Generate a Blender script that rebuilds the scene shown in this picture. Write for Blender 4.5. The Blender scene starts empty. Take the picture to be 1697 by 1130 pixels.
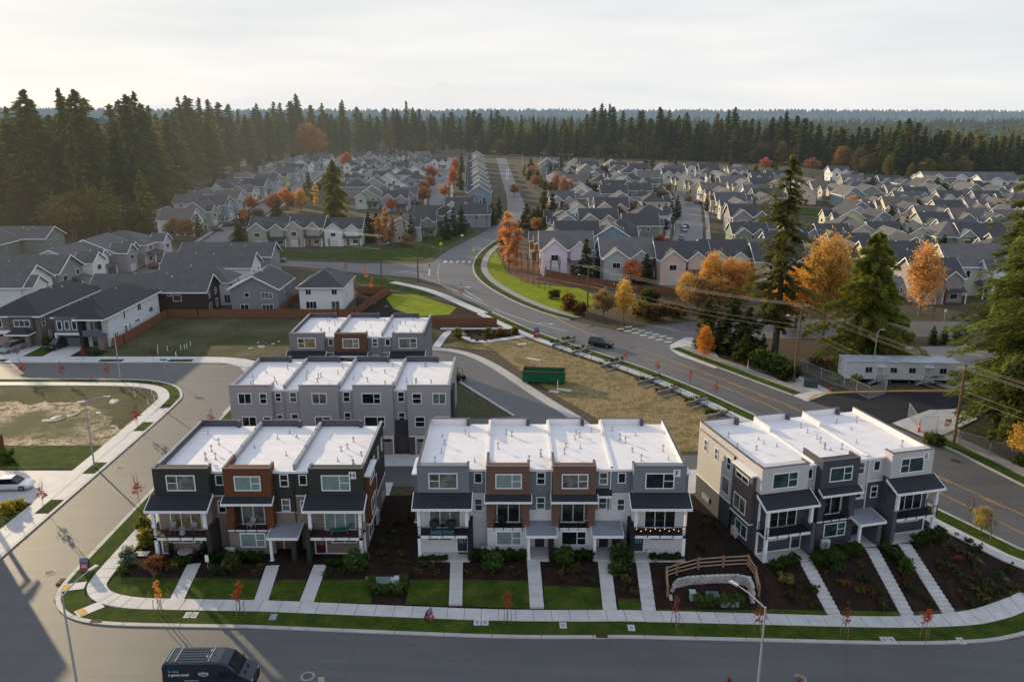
import bpy, bmesh, math, random
import numpy as np
from mathutils import Vector, Matrix
from mathutils.geometry import tessellate_polygon
sc = bpy.context.scene
COL = sc.collection
R = math.radians
random.seed(7); rng = np.random.default_rng(7)

# ------------------------------------------------------------------ camera maths / terrain
FPX, PITCH, CAMZ = 1340.0, R(15.75), 42.0
def sstep(t): t = min(1.0, max(0.0, t)); return t*t*(3-2*t)
def clamp(t, a=0.0, b=1.0): return min(b, max(a, t))
def terr(x, y):
    zs = -0.03*clamp(x+22, 0, 32) - 0.07*clamp(x-10, 0, 33)
    ys = 63.0 + 0.05*max(0.0, x)
    yp = 69.0 if x < 24 else 69.0 + 0.25*(min(x, 46)-24)
    w = clamp((yp-y)/(yp-ys))
    wr = clamp((112-y)/(112-68))
    xe = 44.2 - 0.25*(y-76)
    w = max(w, clamp((x-xe)/4.0)*wr) if y > 60 else 1.0
    z = zs*w
    z += 5.0*sstep((y-240)/380.0)
    if y > 1000:
        z += 30*sstep((y-1000)/2600.0)*(0.75+0.25*math.sin(x*0.0013+1.0)*math.sin(x*0.0004))
    return z
def G(px, py, z=0.0):
    a = PITCH + math.atan((py-565)/FPX)
    y = (CAMZ-z)/math.tan(a)
    d = y*math.cos(PITCH)+(CAMZ-z)*math.sin(PITCH)
    return ((px-848.5)*d/FPX, y)
def P(px, py, dz=0.0):
    """ground point seen at photo position (px,py); dz = height above ground of the seen point"""
    z = 0.0
    for _ in range(12):
        x, y = G(px, py, z+dz)
        z = terr(x, y)
    return Vector((x, y, z))
def PL(*pts): return [P(*p) for p in pts]

# ------------------------------------------------------------------ materials
MATS = {}
def new_mat(name):
    m = bpy.data.materials.new(name); m.use_nodes = True
    nt = m.node_tree; nt.nodes.clear()
    o = nt.nodes.new('ShaderNodeOutputMaterial')
    return m, nt, o
def N(nt, t, **kw):
    n = nt.nodes.new(t)
    for k, v in kw.items():
        if k in n.inputs.keys(): n.inputs[k].default_value = v
        else: setattr(n, k, v)
    return n
def mixc(nt, fac, a, b, blend='MIX'):
    n = nt.nodes.new('ShaderNodeMix'); n.data_type = 'RGBA'; n.blend_type = blend
    for sock, v in ((n.inputs[0], fac), (n.inputs[6], a), (n.inputs[7], b)):
        if isinstance(v, bpy.types.NodeSocket): nt.links.new(v, sock)
        elif isinstance(v, (int, float)): sock.default_value = v
        else: sock.default_value = (*v, 1) if len(v) == 3 else v
    return n.outputs[2]
def ramp(nt, fac, stops):
    n = nt.nodes.new('ShaderNodeValToRGB')
    el = n.color_ramp.elements
    while len(el) < len(stops): el.new(0.5)
    for e, (p, c) in zip(el, stops):
        e.position = p; e.color = (*c, 1) if len(c) == 3 else c
    nt.links.new(fac, n.inputs[0]); return n.outputs[0]
def math_n(nt, op, a, b=0.0):
    n = nt.nodes.new('ShaderNodeMath'); n.operation = op
    for s, v in ((n.inputs[0], a), (n.inputs[1], b)):
        if isinstance(v, bpy.types.NodeSocket): nt.links.new(v, s)
        else: s.default_value = v
    return n.outputs[0]
def noise(nt, vec, scale, detail=4, rough=0.6):
    n = N(nt, 'ShaderNodeTexNoise'); n.inputs['Scale'].default_value = scale
    n.inputs['Detail'].default_value = detail; n.inputs['Roughness'].default_value = rough
    if vec is not None: nt.links.new(vec, n.inputs['Vector'])
    return n.outputs[0]
def pos(nt): return N(nt, 'ShaderNodeNewGeometry').outputs['Position']
def objco(nt): return N(nt, 'ShaderNodeTexCoord').outputs['Object']
def scaled(nt, vec, s):
    n = nt.nodes.new('ShaderNodeVectorMath'); n.operation = 'MULTIPLY'
    nt.links.new(vec, n.inputs[0]); n.inputs[1].default_value = s; return n.outputs[0]
def bump(nt, h, strength, dist=0.02):
    n = N(nt, 'ShaderNodeBump'); n.inputs['Strength'].default_value = strength; n.inputs['Distance'].default_value = dist
    nt.links.new(h, n.inputs['Height']); return n.outputs[0]
def princ(nt, o, col, rough=0.8, normal=None, metal=0.0, spec=0.3):
    b = N(nt, 'ShaderNodeBsdfPrincipled')
    if isinstance(col, bpy.types.NodeSocket): nt.links.new(col, b.inputs['Base Color'])
    else: b.inputs['Base Color'].default_value = (*col, 1)
    if isinstance(rough, bpy.types.NodeSocket): nt.links.new(rough, b.inputs['Roughness'])
    else: b.inputs['Roughness'].default_value = rough
    b.inputs['Metallic'].default_value = metal
    b.inputs['Specular IOR Level'].default_value = spec
    if normal is not None: nt.links.new(normal, b.inputs['Normal'])
    nt.links.new(b.outputs[0], o.inputs[0]); return b
def plain(name, col, rough=0.7, var=0.12, scale=3.0, metal=0.0, spec=0.3, bmp=0.0):
    if name in MATS: return MATS[name]
    m, nt, o = new_mat(name)
    f = noise(nt, objco(nt), scale, 5)
    lo = tuple(c*(1-var) for c in col); hi = tuple(min(1, c*(1+var)) for c in col)
    c = ramp(nt, f, [(0.3, lo), (0.7, hi)])
    princ(nt, o, c, rough, bump(nt, f, bmp) if bmp else None, metal, spec)
    MATS[name] = m; return m
def siding(name, col=None, pitch=0.18, wood=False, vert=False):
    """lap siding; col None = colour of the object"""
    if name in MATS: return MATS[name]
    m, nt, o = new_mat(name)
    tc = objco(nt)
    sep = N(nt, 'ShaderNodeSeparateXYZ'); nt.links.new(tc, sep.inputs[0])
    axis = sep.outputs[2]
    if vert:
        axis = math_n(nt, 'ADD', sep.outputs[0], sep.outputs[1])
    fr = math_n(nt, 'FRACT', math_n(nt, 'DIVIDE', axis, pitch))
    line = ramp(nt, fr, [(0.0, (0.72,)*3), (0.10, (0.93,)*3), (0.16, (1.0,)*3), (1.0, (1.0,)*3)])
    st = (1.2, 1.2, 6.0) if not vert else (6, 6, 1)
    f = noise(nt, scaled(nt, tc, st), 1.3, 5)
    v = ramp(nt, f, [(0.3, (0.86,)*3), (0.7, (1.08,)*3)])
    if wood:
        st2 = (0.6, 0.6, 9.0)
        g = noise(nt, scaled(nt, tc, st2), 3.5, 8, 0.7)
        v = ramp(nt, g, [(0.25, (0.6,)*3), (0.5, (0.95,)*3), (0.75, (1.25,)*3)])
    if col is None:
        base = N(nt, 'ShaderNodeObjectInfo').outputs['Color']
    else: base = (*col, 1)
    c = mixc(nt, 1.0, base, v, 'MULTIPLY'); c = mixc(nt, 1.0, c, line, 'MULTIPLY')
    princ(nt, o, c, 0.75, bump(nt, fr, 0.25, 0.02))
    MATS[name] = m; return m
def shingle(name, col=None):
    if name in MATS: return MATS[name]
    m, nt, o = new_mat(name)
    tc = objco(nt)
    br = N(nt, 'ShaderNodeTexBrick'); nt.links.new(scaled(nt, tc, (1, 1, 1.6)), br.inputs[0])
    br.inputs['Scale'].default_value = 1.0
    br.inputs['Color1'].default_value = (0.75, 0.75, 0.78, 1); br.inputs['Color2'].default_value = (1.2, 1.2, 1.2, 1)
    br.inputs['Mortar'].default_value = (0.6, 0.6, 0.6, 1); br.inputs['Mortar Size'].default_value = 0.03
    br.inputs['Brick Width'].default_value = 0.45; br.inputs['Row Height'].default_value = 0.2
    f = noise(nt, tc, 14.0, 3); f2 = noise(nt, tc, 0.35, 4)
    v = ramp(nt, f, [(0.3, (0.7,)*3), (0.7, (1.3,)*3)])
    v2 = ramp(nt, f2, [(0.3, (0.82,)*3), (0.7, (1.15,)*3)])
    base = N(nt, 'ShaderNodeObjectInfo').outputs['Color'] if col is None else (*col, 1)
    c = mixc(nt, 0.8, base, br.outputs[0], 'MULTIPLY'); c = mixc(nt, 1, c, v, 'MULTIPLY'); c = mixc(nt, 1, c, v2, 'MULTIPLY')
    princ(nt, o, c, 0.66, bump(nt, f, 0.3, 0.02), 0, 0.45)
    MATS[name] = m; return m
def glass(name, col=(0.012, 0.016, 0.018), rough=0.06, var=0.5):
    if name in MATS: return MATS[name]
    m, nt, o = new_mat(name)
    f = noise(nt, objco(nt), 0.9, 3)
    c = ramp(nt, f, [(0.35, tuple(x*(1-var) for x in col)), (0.65, tuple(x*(1+var) for x in col))])
    princ(nt, o, c, rough, None, 0, 0.6)
    MATS[name] = m; return m
def ground_mat(name, stops, scale, detail=6, rough=0.95, fine=None, bmp=0.5, tint=None, spec=0.15):
    """stops: ramp colours over large noise, fine: (scale, lo, hi)"""
    if name in MATS: return MATS[name]
    m, nt, o = new_mat(name)
    p = pos(nt)
    f = noise(nt, p, scale, detail, 0.65)
    c = ramp(nt, f, stops)
    h = f
    if fine:
        g = noise(nt, p, fine[0], 4, 0.7)
        c = mixc(nt, 1.0, c, ramp(nt, g, [(0.3, (fine[1],)*3), (0.7, (fine[2],)*3)]), 'MULTIPLY'); h = g
    if tint:
        t = noise(nt, p, tint[0], 3, 0.5)
        c = mixc(nt, ramp(nt, t, [(tint[2], (0, 0, 0)), (tint[3], (1, 1, 1))]), c, tint[1])
    princ(nt, o, c, rough, bump(nt, h, bmp, 0.05), 0, spec)
    MATS[name] = m; return m
def foliage(name, base=None, trans=0.35, dark=0.45, bright=1.5, tm=(2.0, 1.8, 0.8)):
    """base None = object colour; 'shade' face attribute gives light and dark clumps"""
    if name in MATS: return MATS[name]
    m, nt, o = new_mat(name)
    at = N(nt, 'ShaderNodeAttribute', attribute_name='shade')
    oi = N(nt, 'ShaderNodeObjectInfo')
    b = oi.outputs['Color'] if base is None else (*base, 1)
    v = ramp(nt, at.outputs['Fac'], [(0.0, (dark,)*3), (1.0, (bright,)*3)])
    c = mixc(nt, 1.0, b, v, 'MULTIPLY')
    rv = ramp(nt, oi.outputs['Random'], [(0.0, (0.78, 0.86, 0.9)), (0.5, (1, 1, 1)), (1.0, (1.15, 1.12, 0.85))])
    c = mixc(nt, 1.0, c, rv, 'MULTIPLY')
    d = N(nt, 'ShaderNodeBsdfDiffuse'); t = N(nt, 'ShaderNodeBsdfTranslucent'); mx = N(nt, 'ShaderNodeMixShader')
    nt.links.new(c, d.inputs[0])
    c2 = mixc(nt, 1.0, c, tm, 'MULTIPLY')
    nt.links.new(c2, t.inputs[0]); mx.inputs[0].default_value = trans
    nt.links.new(d.outputs[0], mx.inputs[1]); nt.links.new(t.outputs[0], mx.inputs[2]); nt.links.new(mx.outputs[0], o.inputs[0])
    MATS[name] = m; return m

M_WHITE = plain('white_trim', (0.80, 0.80, 0.80), 0.6, 0.05)
M_BLACKM = plain('black_metal', (0.015, 0.015, 0.017), 0.45, 0.2)
M_GALV = plain('galvanised_steel', (0.42, 0.43, 0.44), 0.5, 0.12, 2.0, 0.3)
M_WOODP = plain('pole_wood', (0.16, 0.09, 0.055), 0.9, 0.35, 2.5, bmp=0.4)
M_GLASS = glass('window_glass')
M_GLASS2 = glass('window_glass_teal', (0.03, 0.055, 0.05), 0.08, 0.6)
M_BLIND = glass('window_blinds', (0.20, 0.26, 0.25), 0.12, 0.12)
M_CURT = glass('window_curtains', (0.13, 0.14, 0.12), 0.12, 0.6)
M_WARM = glass('window_warm', (0.16, 0.13, 0.06), 0.12, 0.7)
M_SIDE = siding('house_siding')
M_ROOF = shingle('roof_shingles')
M_TYRE = plain('tyre_rubber', (0.02, 0.02, 0.02), 0.9)
M_RIM = plain('wheel_rim', (0.35, 0.35, 0.36), 0.35, 0.1, 3, 0.8)

# ------------------------------------------------------------------ mesh helpers
class MB:
    def __init__(s): s.v = []; s.f = []; s.m = []
    def add(s, vs, fs, mi=0):
        o = len(s.v); s.v += [tuple(v) for v in vs]; s.f += [tuple(i+o for i in f) for f in fs]; s.m += [mi]*len(fs)
    def box(s, x0, x1, y0, y1, z0, z1, mi=0, T=None):
        vs = [(x, y, z) for z in (z0, z1) for x, y in ((x0, y0), (x1, y0), (x1, y1), (x0, y1))]
        if T: vs = [T(*v) for v in vs]
        s.add(vs, [(0, 3, 2, 1), (4, 5, 6, 7), (0, 1, 5, 4), (1, 2, 6, 5), (2, 3, 7, 6), (3, 0, 4, 7)], mi)
    def prism(s, poly, fn0, fn1, mi=0):
        n = len(poly)
        s.add([fn0(p) for p in poly]+[fn1(p) for p in poly],
              [tuple(range(n))[::-1], tuple(range(n, 2*n))]+[(i, (i+1) % n, n+(i+1) % n, n+i) for i in range(n)], mi)
    def tube(s, a, b, r0, r1=None, n=6, mi=0, caps=True):
        a, b = Vector(a), Vector(b); r1 = r0 if r1 is None else r1
        d = (b-a); 
        if d.length < 1e-6: return
        d.normalize(); u = d.orthogonal().normalized(); w = d.cross(u)
        vs = []
        for c, r in ((a, r0), (b, r1)):
            for k in range(n):
                t = 2*math.pi*k/n; vs.append(c+u*math.cos(t)*r+w*math.sin(t)*r)
        fs = [(k, (k+1) % n, n+(k+1) % n, n+k) for k in range(n)]
        if caps: fs += [tuple(range(n))[::-1], tuple(range(n, 2*n))]
        s.add(vs, fs, mi)
    def path(s, pts, r, n=5, mi=0):
        for a, b in zip(pts[:-1], pts[1:]): s.tube(a, b, r, r, n, mi)
    def mesh(s, name, mats):
        me = bpy.data.meshes.new(name); me.from_pydata(s.v, [], s.f)
        for m in mats: me.materials.append(m)
        if any(s.m): me.polygons.foreach_set('material_index', s.m)
        me.update(); return me
    def build(s, name, mats, parent=None, loc=(0, 0, 0), rotz=0.0, color=None, **tags):
        if not isinstance(mats, (list, tuple)): mats = [mats]
        return link(name, s.mesh(name, mats), parent, loc, rotz, color, **tags)
def link(name, data, parent=None, loc=(0, 0, 0), rotz=0.0, color=None, scale=None, **tags):
    o = bpy.data.objects.new(name, data); COL.objects.link(o)
    o.location = loc; o.rotation_euler = (0, 0, rotz)
    if scale is not None: o.scale = scale if hasattr(scale, '__len__') else (scale,)*3
    if parent: o.parent = parent
    if color: o.color = (*color, 1)
    for k, v in tags.items():
        if v is not None: o[{'cat': 'category'}.get(k, k)] = v
    return o
def thing(name, label, cat, loc=(0, 0, 0), rotz=0.0, group=None, scale=None):
    return link(name, None, None, loc, rotz, None, scale, label=label, cat=cat, group=group)
ORD = ['nearest', 'second', 'third', 'fourth', 'fifth', 'sixth', 'seventh', 'eighth', 'ninth', 'tenth', 'eleventh', 'twelfth', 'thirteenth', 'fourteenth', 'fifteenth', 'sixteenth', 'seventeenth', 'eighteenth']

# ---- draped sheets and ribbons
def inslope(xs, ys): return max(xs) > -24 and min(ys) < 114
def drape(name, pts, mat, off=0.03, kind='structure', **tags):
    bm = bmesh.new()
    q_ = [pts[0]]
    for p in pts[1:]:
        if (Vector(p[:2])-Vector(q_[-1][:2])).length > 0.02: q_.append(p)
    pts = q_
    vs = [bm.verts.new((p[0], p[1], 0)) for p in pts]
    for t in tessellate_polygon([[Vector((p[0], p[1], 0)) for p in pts]]):
        try: bm.faces.new([vs[i] for i in t])
        except ValueError: pass
    xs = [p[0] for p in pts]; ys = [p[1] for p in pts]
    def cuts(a, b, step, ax):
        k = math.ceil(a/step)*step
        while k < b:
            co = (k, 0, 0) if ax == 0 else (0, k, 0); no = (1, 0, 0) if ax == 0 else (0, 1, 0)
            bmesh.ops.bisect_plane(bm, geom=bm.verts[:]+bm.edges[:]+bm.faces[:], plane_co=co, plane_no=no)
            k += step
    if inslope(xs, ys):
        cuts(min(xs), max(xs), 1.0, 0); cuts(min(ys), min(max(ys), 125), 1.0, 1)
    elif max(ys) > 235:
        cuts(min(ys), max(ys), 12.0, 1); cuts(min(xs), max(xs), 24.0, 0)
    for v in bm.verts: v.co.z = terr(v.co.x, v.co.y)+off
    bmesh.ops.recalc_face_normals(bm, faces=bm.faces[:])
    for f in bm.faces:
        if f.normal.z < 0: f.normal_flip()
    me = bpy.data.meshes.new(name); bm.to_mesh(me); bm.free(); me.materials.append(mat)
    return link(name, me, kind=kind, **tags)
def resample(pts, step):
    out = [Vector((pts[0][0], pts[0][1]))]
    for a, b in zip(pts[:-1], pts[1:]):
        a = Vector(a[:2]); b = Vector(b[:2]); n = max(1, int((b-a).length/step))
        for k in range(1, n+1): out.append(a.lerp(b, k/n))
    return out
def smooth(pts, it=2):
    pts = [Vector(p[:2]) for p in pts]
    for _ in range(it):
        q = [pts[0]]
        for a, b in zip(pts[:-1], pts[1:]): q += [a.lerp(b, 0.25), a.lerp(b, 0.75)]
        q.append(pts[-1]); pts = q
    return pts
def offs(pts, d):
    """offset polyline to its left by d"""
    out = []
    for i, p in enumerate(pts):
        a = pts[max(0, i-1)]; b = pts[min(len(pts)-1, i+1)]
        t = (Vector(b[:2])-Vector(a[:2])); t.normalize() if t.length else None
        out.append(Vector((p[0]-t.y*d, p[1]+t.x*d)))
    return out
def ribbon(name, pts, d0, d1, mat, top=0.12, bottom=-0.1, step=1.0, kind='structure', flat=False, **tags):
    """solid strip between left-offsets d0 and d1 of the line"""
    pts = resample(pts, step)
    a, b = offs(pts, d0), offs(pts, d1)
    mb = MB(); n = len(pts); vs = []
    nx = 1
    for p, q in zip(a, b):
        zp, zq = terr(*p), terr(*q)
        vs += [(p.x, p.y, zp+top), (q.x, q.y, zq+top), (p.x, p.y, zp+bottom), (q.x, q.y, zq+bottom)]
    fs = []
    for i in range(n-1):
        o, u = 4*i, 4*i+4
        fs.append((o, o+1, u+1, u))
        if not flat: fs += [(o, u, u+2, o+2), (o+1, o+3, u+3, u+1)]
    if not flat: fs += [(0, 2, 3, 1), (4*n-4, 4*n-3, 4*n-1, 4*n-2)]
    mb.add(vs, fs)
    return mb.build(name, mat, kind=kind, **tags)

# ---- text as mesh
def text_mesh(body, size, mat, depth=0.01, align='CENTER'):
    cu = bpy.data.curves.new('txt', 'FONT'); cu.body = body; cu.size = size; cu.extrude = depth
    cu.align_x = align; cu.align_y = 'CENTER'; cu.offset = size*0.012
    o = bpy.data.objects.new('txt', cu); COL.objects.link(o)
    bpy.context.view_layer.update()
    me = bpy.data.meshes.new_from_object(o.evaluated_get(bpy.context.evaluated_depsgraph_get()))
    bpy.data.objects.remove(o); me.materials.clear(); me.materials.append(mat); return me
def put_text(body, size, mat, parent, loc, face='front', name='lettering', align='CENTER', depth=0.01):
    o = link(name, text_mesh(body, size, mat, depth, align), parent)
    rz = {'front': 0, 'right': R(90), 'back': R(180), 'left': R(-90)}[face]
    o.rotation_euler = (R(90), 0, rz); o.location = loc; return o
# ------------------------------------------------------------------ camera, sun, sky
cam = bpy.data.cameras.new('camera'); cam.lens = FPX/1697*36; cam.sensor_width = 36; cam.clip_end = 60000; cam.clip_start = 1
co = bpy.data.objects.new('camera', cam); COL.objects.link(co); co.location = (0, 0, CAMZ)
co.rotation_euler = (R(90)-PITCH, 0, 0); sc.camera = co
SUN_EL, SUN_AZ = R(12.8), R(-43)        # azimuth from +Y towards +X
sv = Vector((math.cos(SUN_EL)*math.sin(SUN_AZ), math.cos(SUN_EL)*math.cos(SUN_AZ), math.sin(SUN_EL)))
sl = bpy.data.lights.new('sun', 'SUN'); sl.energy = 5.0; sl.angle = R(0.6); sl.color = (1.0, 0.79, 0.49)
so = bpy.data.objects.new('sun', sl); COL.objects.link(so); so.rotation_euler = sv.to_track_quat('Z', 'Y').to_euler(); so.location = sv*100
w = bpy.data.worlds.new('World'); sc.world = w; w.use_nodes = True
nt = w.node_tree; nt.nodes.clear()
wo = nt.nodes.new('ShaderNodeOutputWorld')
sky = nt.nodes.new('ShaderNodeTexSky'); sky.sky_type = 'NISHITA'; sky.sun_disc = False
sky.sun_elevation = SUN_EL; sky.sun_rotation = SUN_AZ; sky.air_density = 1.0; sky.dust_density = 0.4; sky.altitude = 100
tc = nt.nodes.new('ShaderNodeTexCoord'); sep = nt.nodes.new('ShaderNodeSeparateXYZ'); nt.links.new(tc.outputs['Generated'], sep.inputs[0])
bg1 = nt.nodes.new('ShaderNodeBackground'); bg1.inputs[1].default_value = 0.10; nt.links.new(sky.outputs[0], bg1.inputs[0])
# thin high cloud veil over the sky
base = ramp(nt, sep.outputs[2], [(0.0, (0.955, 0.935, 0.91)), (0.045, (0.935, 0.925, 0.91)), (0.13, (0.86, 0.87, 0.88)), (0.32, (0.77, 0.82, 0.92)), (1.0, (0.51, 0.585, 0.745))])
st = scaled(nt, tc.outputs['Generated'], (1.0, 1.0, 9.0))
cn = noise(nt, st, 2.2, 5, 0.55)
cl = ramp(nt, cn, [(0.36, (0.90, 0.935, 0.97)), (0.5, (0.985, 0.99, 0.995)), (0.64, (1.08, 1.06, 1.04))])
veil = mixc(nt, 1.0, base, cl, 'MULTIPLY')
# warm side towards the sun
dotn = nt.nodes.new('ShaderNodeVectorMath'); dotn.operation = 'DOT_PRODUCT'
nt.links.new(tc.outputs['Generated'], dotn.inputs[0]); dotn.inputs[1].default_value = sv
glow = ramp(nt, dotn.outputs['Value'], [(0.0, (0.92, 0.95, 0.98)), (0.75, (0.985, 0.988, 0.99)), (0.90, (0.995, 0.99, 0.975)), (1.0, (1.15, 1.10, 1.02))])
veil = mixc(nt, 1.0, veil, glow, 'MULTIPLY')
bg2 = nt.nodes.new('ShaderNodeBackground'); nt.links.new(veil, bg2.inputs[0]); bg2.inputs[1].default_value = 1.0
mx = nt.nodes.new('ShaderNodeMixShader'); mx.inputs[0].default_value = 0.97
nt.links.new(bg1.outputs[0], mx.inputs[1]); nt.links.new(bg2.outputs[0], mx.inputs[2]); nt.links.new(mx.outputs[0], wo.inputs[0])
sc.view_settings.view_transform = 'Standard'; sc.view_settings.look = 'None'; sc.view_settings.exposure = 0
sc.render.engine = 'CYCLES'
try:
    sc.cycles.use_denoising = True; sc.cycles.max_bounces = 5; sc.cycles.diffuse_bounces = 2; sc.cycles.glossy_bounces = 2
    sc.cycles.transmission_bounces = 2; sc.cycles.volume_bounces = 0; sc.cycles.caustics_reflective = False; sc.cycles.caustics_refractive = False
    sc.cycles.sample_clamp_indirect = 4; sc.cycles.use_adaptive_sampling = True; sc.cycles.adaptive_threshold = 0.02
except Exception: pass

# ------------------------------------------------------------------ ground materials
GM_LAND = ground_mat('rough_ground', [(0.3, (0.05, 0.075, 0.025)), (0.45, (0.08, 0.07, 0.04)), (0.6, (0.10, 0.075, 0.05)), (0.75, (0.07, 0.08, 0.035))], 0.05, 8, fine=(1.5, 0.6, 1.35))
GM_LAWN = ground_mat('mown_grass', [(0.3, (0.022, 0.044, 0.008)), (0.45, (0.040, 0.066, 0.010)), (0.58, (0.060, 0.085, 0.013)), (0.72, (0.10, 0.105, 0.022))], 0.5, 8, fine=(9.0, 0.5, 1.5), bmp=0.7, rough=0.9, spec=0.05)
GM_TURF = ground_mat('lot_grass', [(0.3, (0.10, 0.11, 0.03)), (0.42, (0.18, 0.145, 0.055)), (0.5, (0.29, 0.21, 0.11)), (0.57, (0.15, 0.13, 0.045)), (0.64, (0.26, 0.19, 0.11)), (0.72, (0.42, 0.35, 0.27))], 0.2, 12, rough=0.85, fine=(2.6, 0.4, 1.55), bmp=1.0, spec=0.08)
GM_TURF2 = ground_mat('lot_weeds', [(0.3, (0.045, 0.05, 0.02)), (0.5, (0.075, 0.075, 0.03)), (0.66, (0.12, 0.10, 0.06)), (0.8, (0.22, 0.18, 0.13))], 0.11, 9, fine=(2.5, 0.55, 1.4), bmp=1.0)
GM_SAND = ground_mat('bare_soil', [(0.3, (0.05, 0.05, 0.022)), (0.43, (0.15, 0.12, 0.06)), (0.52, (0.50, 0.39, 0.27)), (0.6, (0.16, 0.13, 0.06)), (0.7, (0.06, 0.065, 0.025))], 0.42, 12, fine=(2.4, 0.2, 1.9), tint=(0.09, (0.07, 0.075, 0.03), 0.45, 0.62), bmp=1.0, spec=0.12, rough=0.85)
GM_MULCH = ground_mat('bark_mulch', [(0.3, (0.013, 0.009, 0.007)), (0.7, (0.036, 0.020, 0.013))], 0.8, 6, fine=(8.0, 0.5, 1.6), bmp=0.9)
GM_RED = ground_mat('leaf_litter', [(0.3, (0.10, 0.06, 0.03)), (0.7, (0.22, 0.10, 0.05))], 0.5, 6, fine=(5.0, 0.6, 1.4))
GM_ROAD = ground_mat('asphalt_new', [(0.3, (0.072, 0.070, 0.068)), (0.7, (0.094, 0.090, 0.086))], 0.06, 8, 0.62, fine=(18.0, 0.82, 1.18), bmp=0.2, spec=0.75, tint=(0.25, (0.075, 0.074, 0.074), 0.55, 0.8))
GM_ROAD2 = ground_mat('asphalt_worn', [(0.3, (0.080, 0.075, 0.070)), (0.7, (0.112, 0.105, 0.098))], 0.12, 8, 0.6, fine=(10.0, 0.85, 1.15), bmp=0.2, spec=0.75)
for m_ in (GM_ROAD, GM_ROAD2):   # oil stains, sealed cracks, dusty wheel paths
    nt = m_.node_tree; b_ = next(n for n in nt.nodes if n.type == 'BSDF_PRINCIPLED'); src = b_.inputs['Base Color'].links[0].from_socket
    vo = N(nt, 'ShaderNodeTexVoronoi', feature='DISTANCE_TO_EDGE'); vo.inputs['Scale'].default_value = 0.085; dj = noise(nt, pos(nt), 0.5, 4); av = nt.nodes.new('ShaderNodeVectorMath'); av.operation = 'ADD'; nt.links.new(pos(nt), av.inputs[0]); nt.links.new(scaled(nt, N(nt, 'ShaderNodeTexNoise').outputs['Color'], (1, 1, 0)), av.inputs[1]); nt.links.new(av.outputs[0], vo.inputs['Vector'])
    ck = ramp(nt, vo.outputs['Distance'], [(0.0, (0.55,)*3), (0.004, (0.6,)*3), (0.007, (1, 1, 1)), (1, (1, 1, 1))])
    stn = ramp(nt, noise(nt, pos(nt), 0.55, 5, 0.7), [(0.0, (1, 1, 1)), (0.66, (1, 1, 1)), (0.74, (0.55,)*3)])
    pth = ramp(nt, noise(nt, scaled(nt, pos(nt), (0.05, 0.9, 1)), 1.0, 3), [(0.35, (0.9,)*3), (0.65, (1.1,)*3)])
    c_ = mixc(nt, 0.22, src, ck, 'MULTIPLY'); c_ = mixc(nt, 1, c_, stn, 'MULTIPLY'); c_ = mixc(nt, 1, c_, pth, 'MULTIPLY'); nt.links.new(c_, b_.inputs['Base Color'])
GM_ROADB = ground_mat('asphalt_black', [(0.3, (0.028, 0.028, 0.030)), (0.7, (0.042, 0.042, 0.044))], 0.2, 6, 0.9, fine=(9.0, 0.8, 1.2), bmp=0.25)
def concrete(name, col, joint=1.5, wave=True):
    m, nt, o = new_mat(name); p = pos(nt)
    f = noise(nt, p, 0.7, 7); g = noise(nt, p, 12, 3)
    c = ramp(nt, f, [(0.3, tuple(x*0.86 for x in col)), (0.7, tuple(x*1.1 for x in col))])
    c = mixc(nt, 1, c, ramp(nt, g, [(0.3, (0.92,)*3), (0.7, (1.06,)*3)]), 'MULTIPLY')
    princ(nt, o, c, 0.65, bump(nt, g, 0.2), 0, 0.6); MATS[name] = m; return m
GM_CONC = concrete('concrete_walk', (0.54, 0.52, 0.50)); GM_KERB = concrete('concrete_kerb', (0.44, 0.41, 0.38)); GM_CONC2 = concrete('concrete_old', (0.30, 0.27, 0.24))
GM_JOINT = plain('joint_dark', (0.14, 0.13, 0.12), 0.9)
GM_MARKW = plain('road_paint_white', (0.55, 0.54, 0.52), 0.8, 0.2, 1.5); GM_MARKY = plain('road_paint_yellow', (0.48, 0.27, 0.06), 0.8, 0.25, 1.5)
GM_TACT = plain('tactile_yellow', (0.62, 0.36, 0.08), 0.8, 0.2)

# ground: one sheet to the horizon
def axis(a, b, step, lo, hi):
    mid = list(np.arange(a, b+0.01, step)); out = []
    s, x = step, a
    while x > lo: s *= 1.22; x -= s; out.append(x)
    out = out[::-1]+mid; s, x = step, b
    while x < hi: s *= 1.22; x += s; out.append(x)
    return out
gx = axis(-30, 76, 1.0, -9000, 9000); gy = axis(50, 126, 1.0, -300, 9000)
mb = MB(); nxg, nyg = len(gx), len(gy)
mb.add([(x, y, terr(x, y)) for y in gy for x in gx], [(j*nxg+i, j*nxg+i+1, (j+1)*nxg+i+1, (j+1)*nxg+i) for j in range(nyg-1) for i in range(nxg-1)])
g = mb.build('ground', GM_LAND, kind='structure')
for p in g.data.polygons: p.use_smooth = True

# ---------------------------------------------------------------- roads
E_CURB_X, W_CURB_X = -41.7, -50.0
front_n = [(-34.5, 59.6), (-29.3, 59.4), (-21.6, 59.2), (-10, 58.9), (0, 58.7), (11, 59.2), (22.2, 59.9), (31.4, 60.4), (38, 61.0), (44.5, 62.2), (52, 65.0), (60, 69.5), (70, 76)]
corner = [(-41.7, 68.0), (-41.6, 65.4), (-40.9, 63.2), (-39.4, 61.4), (-37.4, 60.2), (-34.5, 59.6)]
drape('front_street', [(-160, 59), (-52, 59.5), (-50, 63), (-50.0, 68.0)]+corner+front_n[1:]+[(80, 60), (72, 44), (40, 34), (0, 32), (-160, 32)], GM_ROAD, 0.045)
wc = [(-50.0, 68), (-50, 75.6), (-50, 115.3), (-51.1, 118.8), (-52.9, 121.7), (-55.3, 123.7), (-58.8, 125.2), (-64, 125.8), (-84, 126), (-140, 126)]
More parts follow.
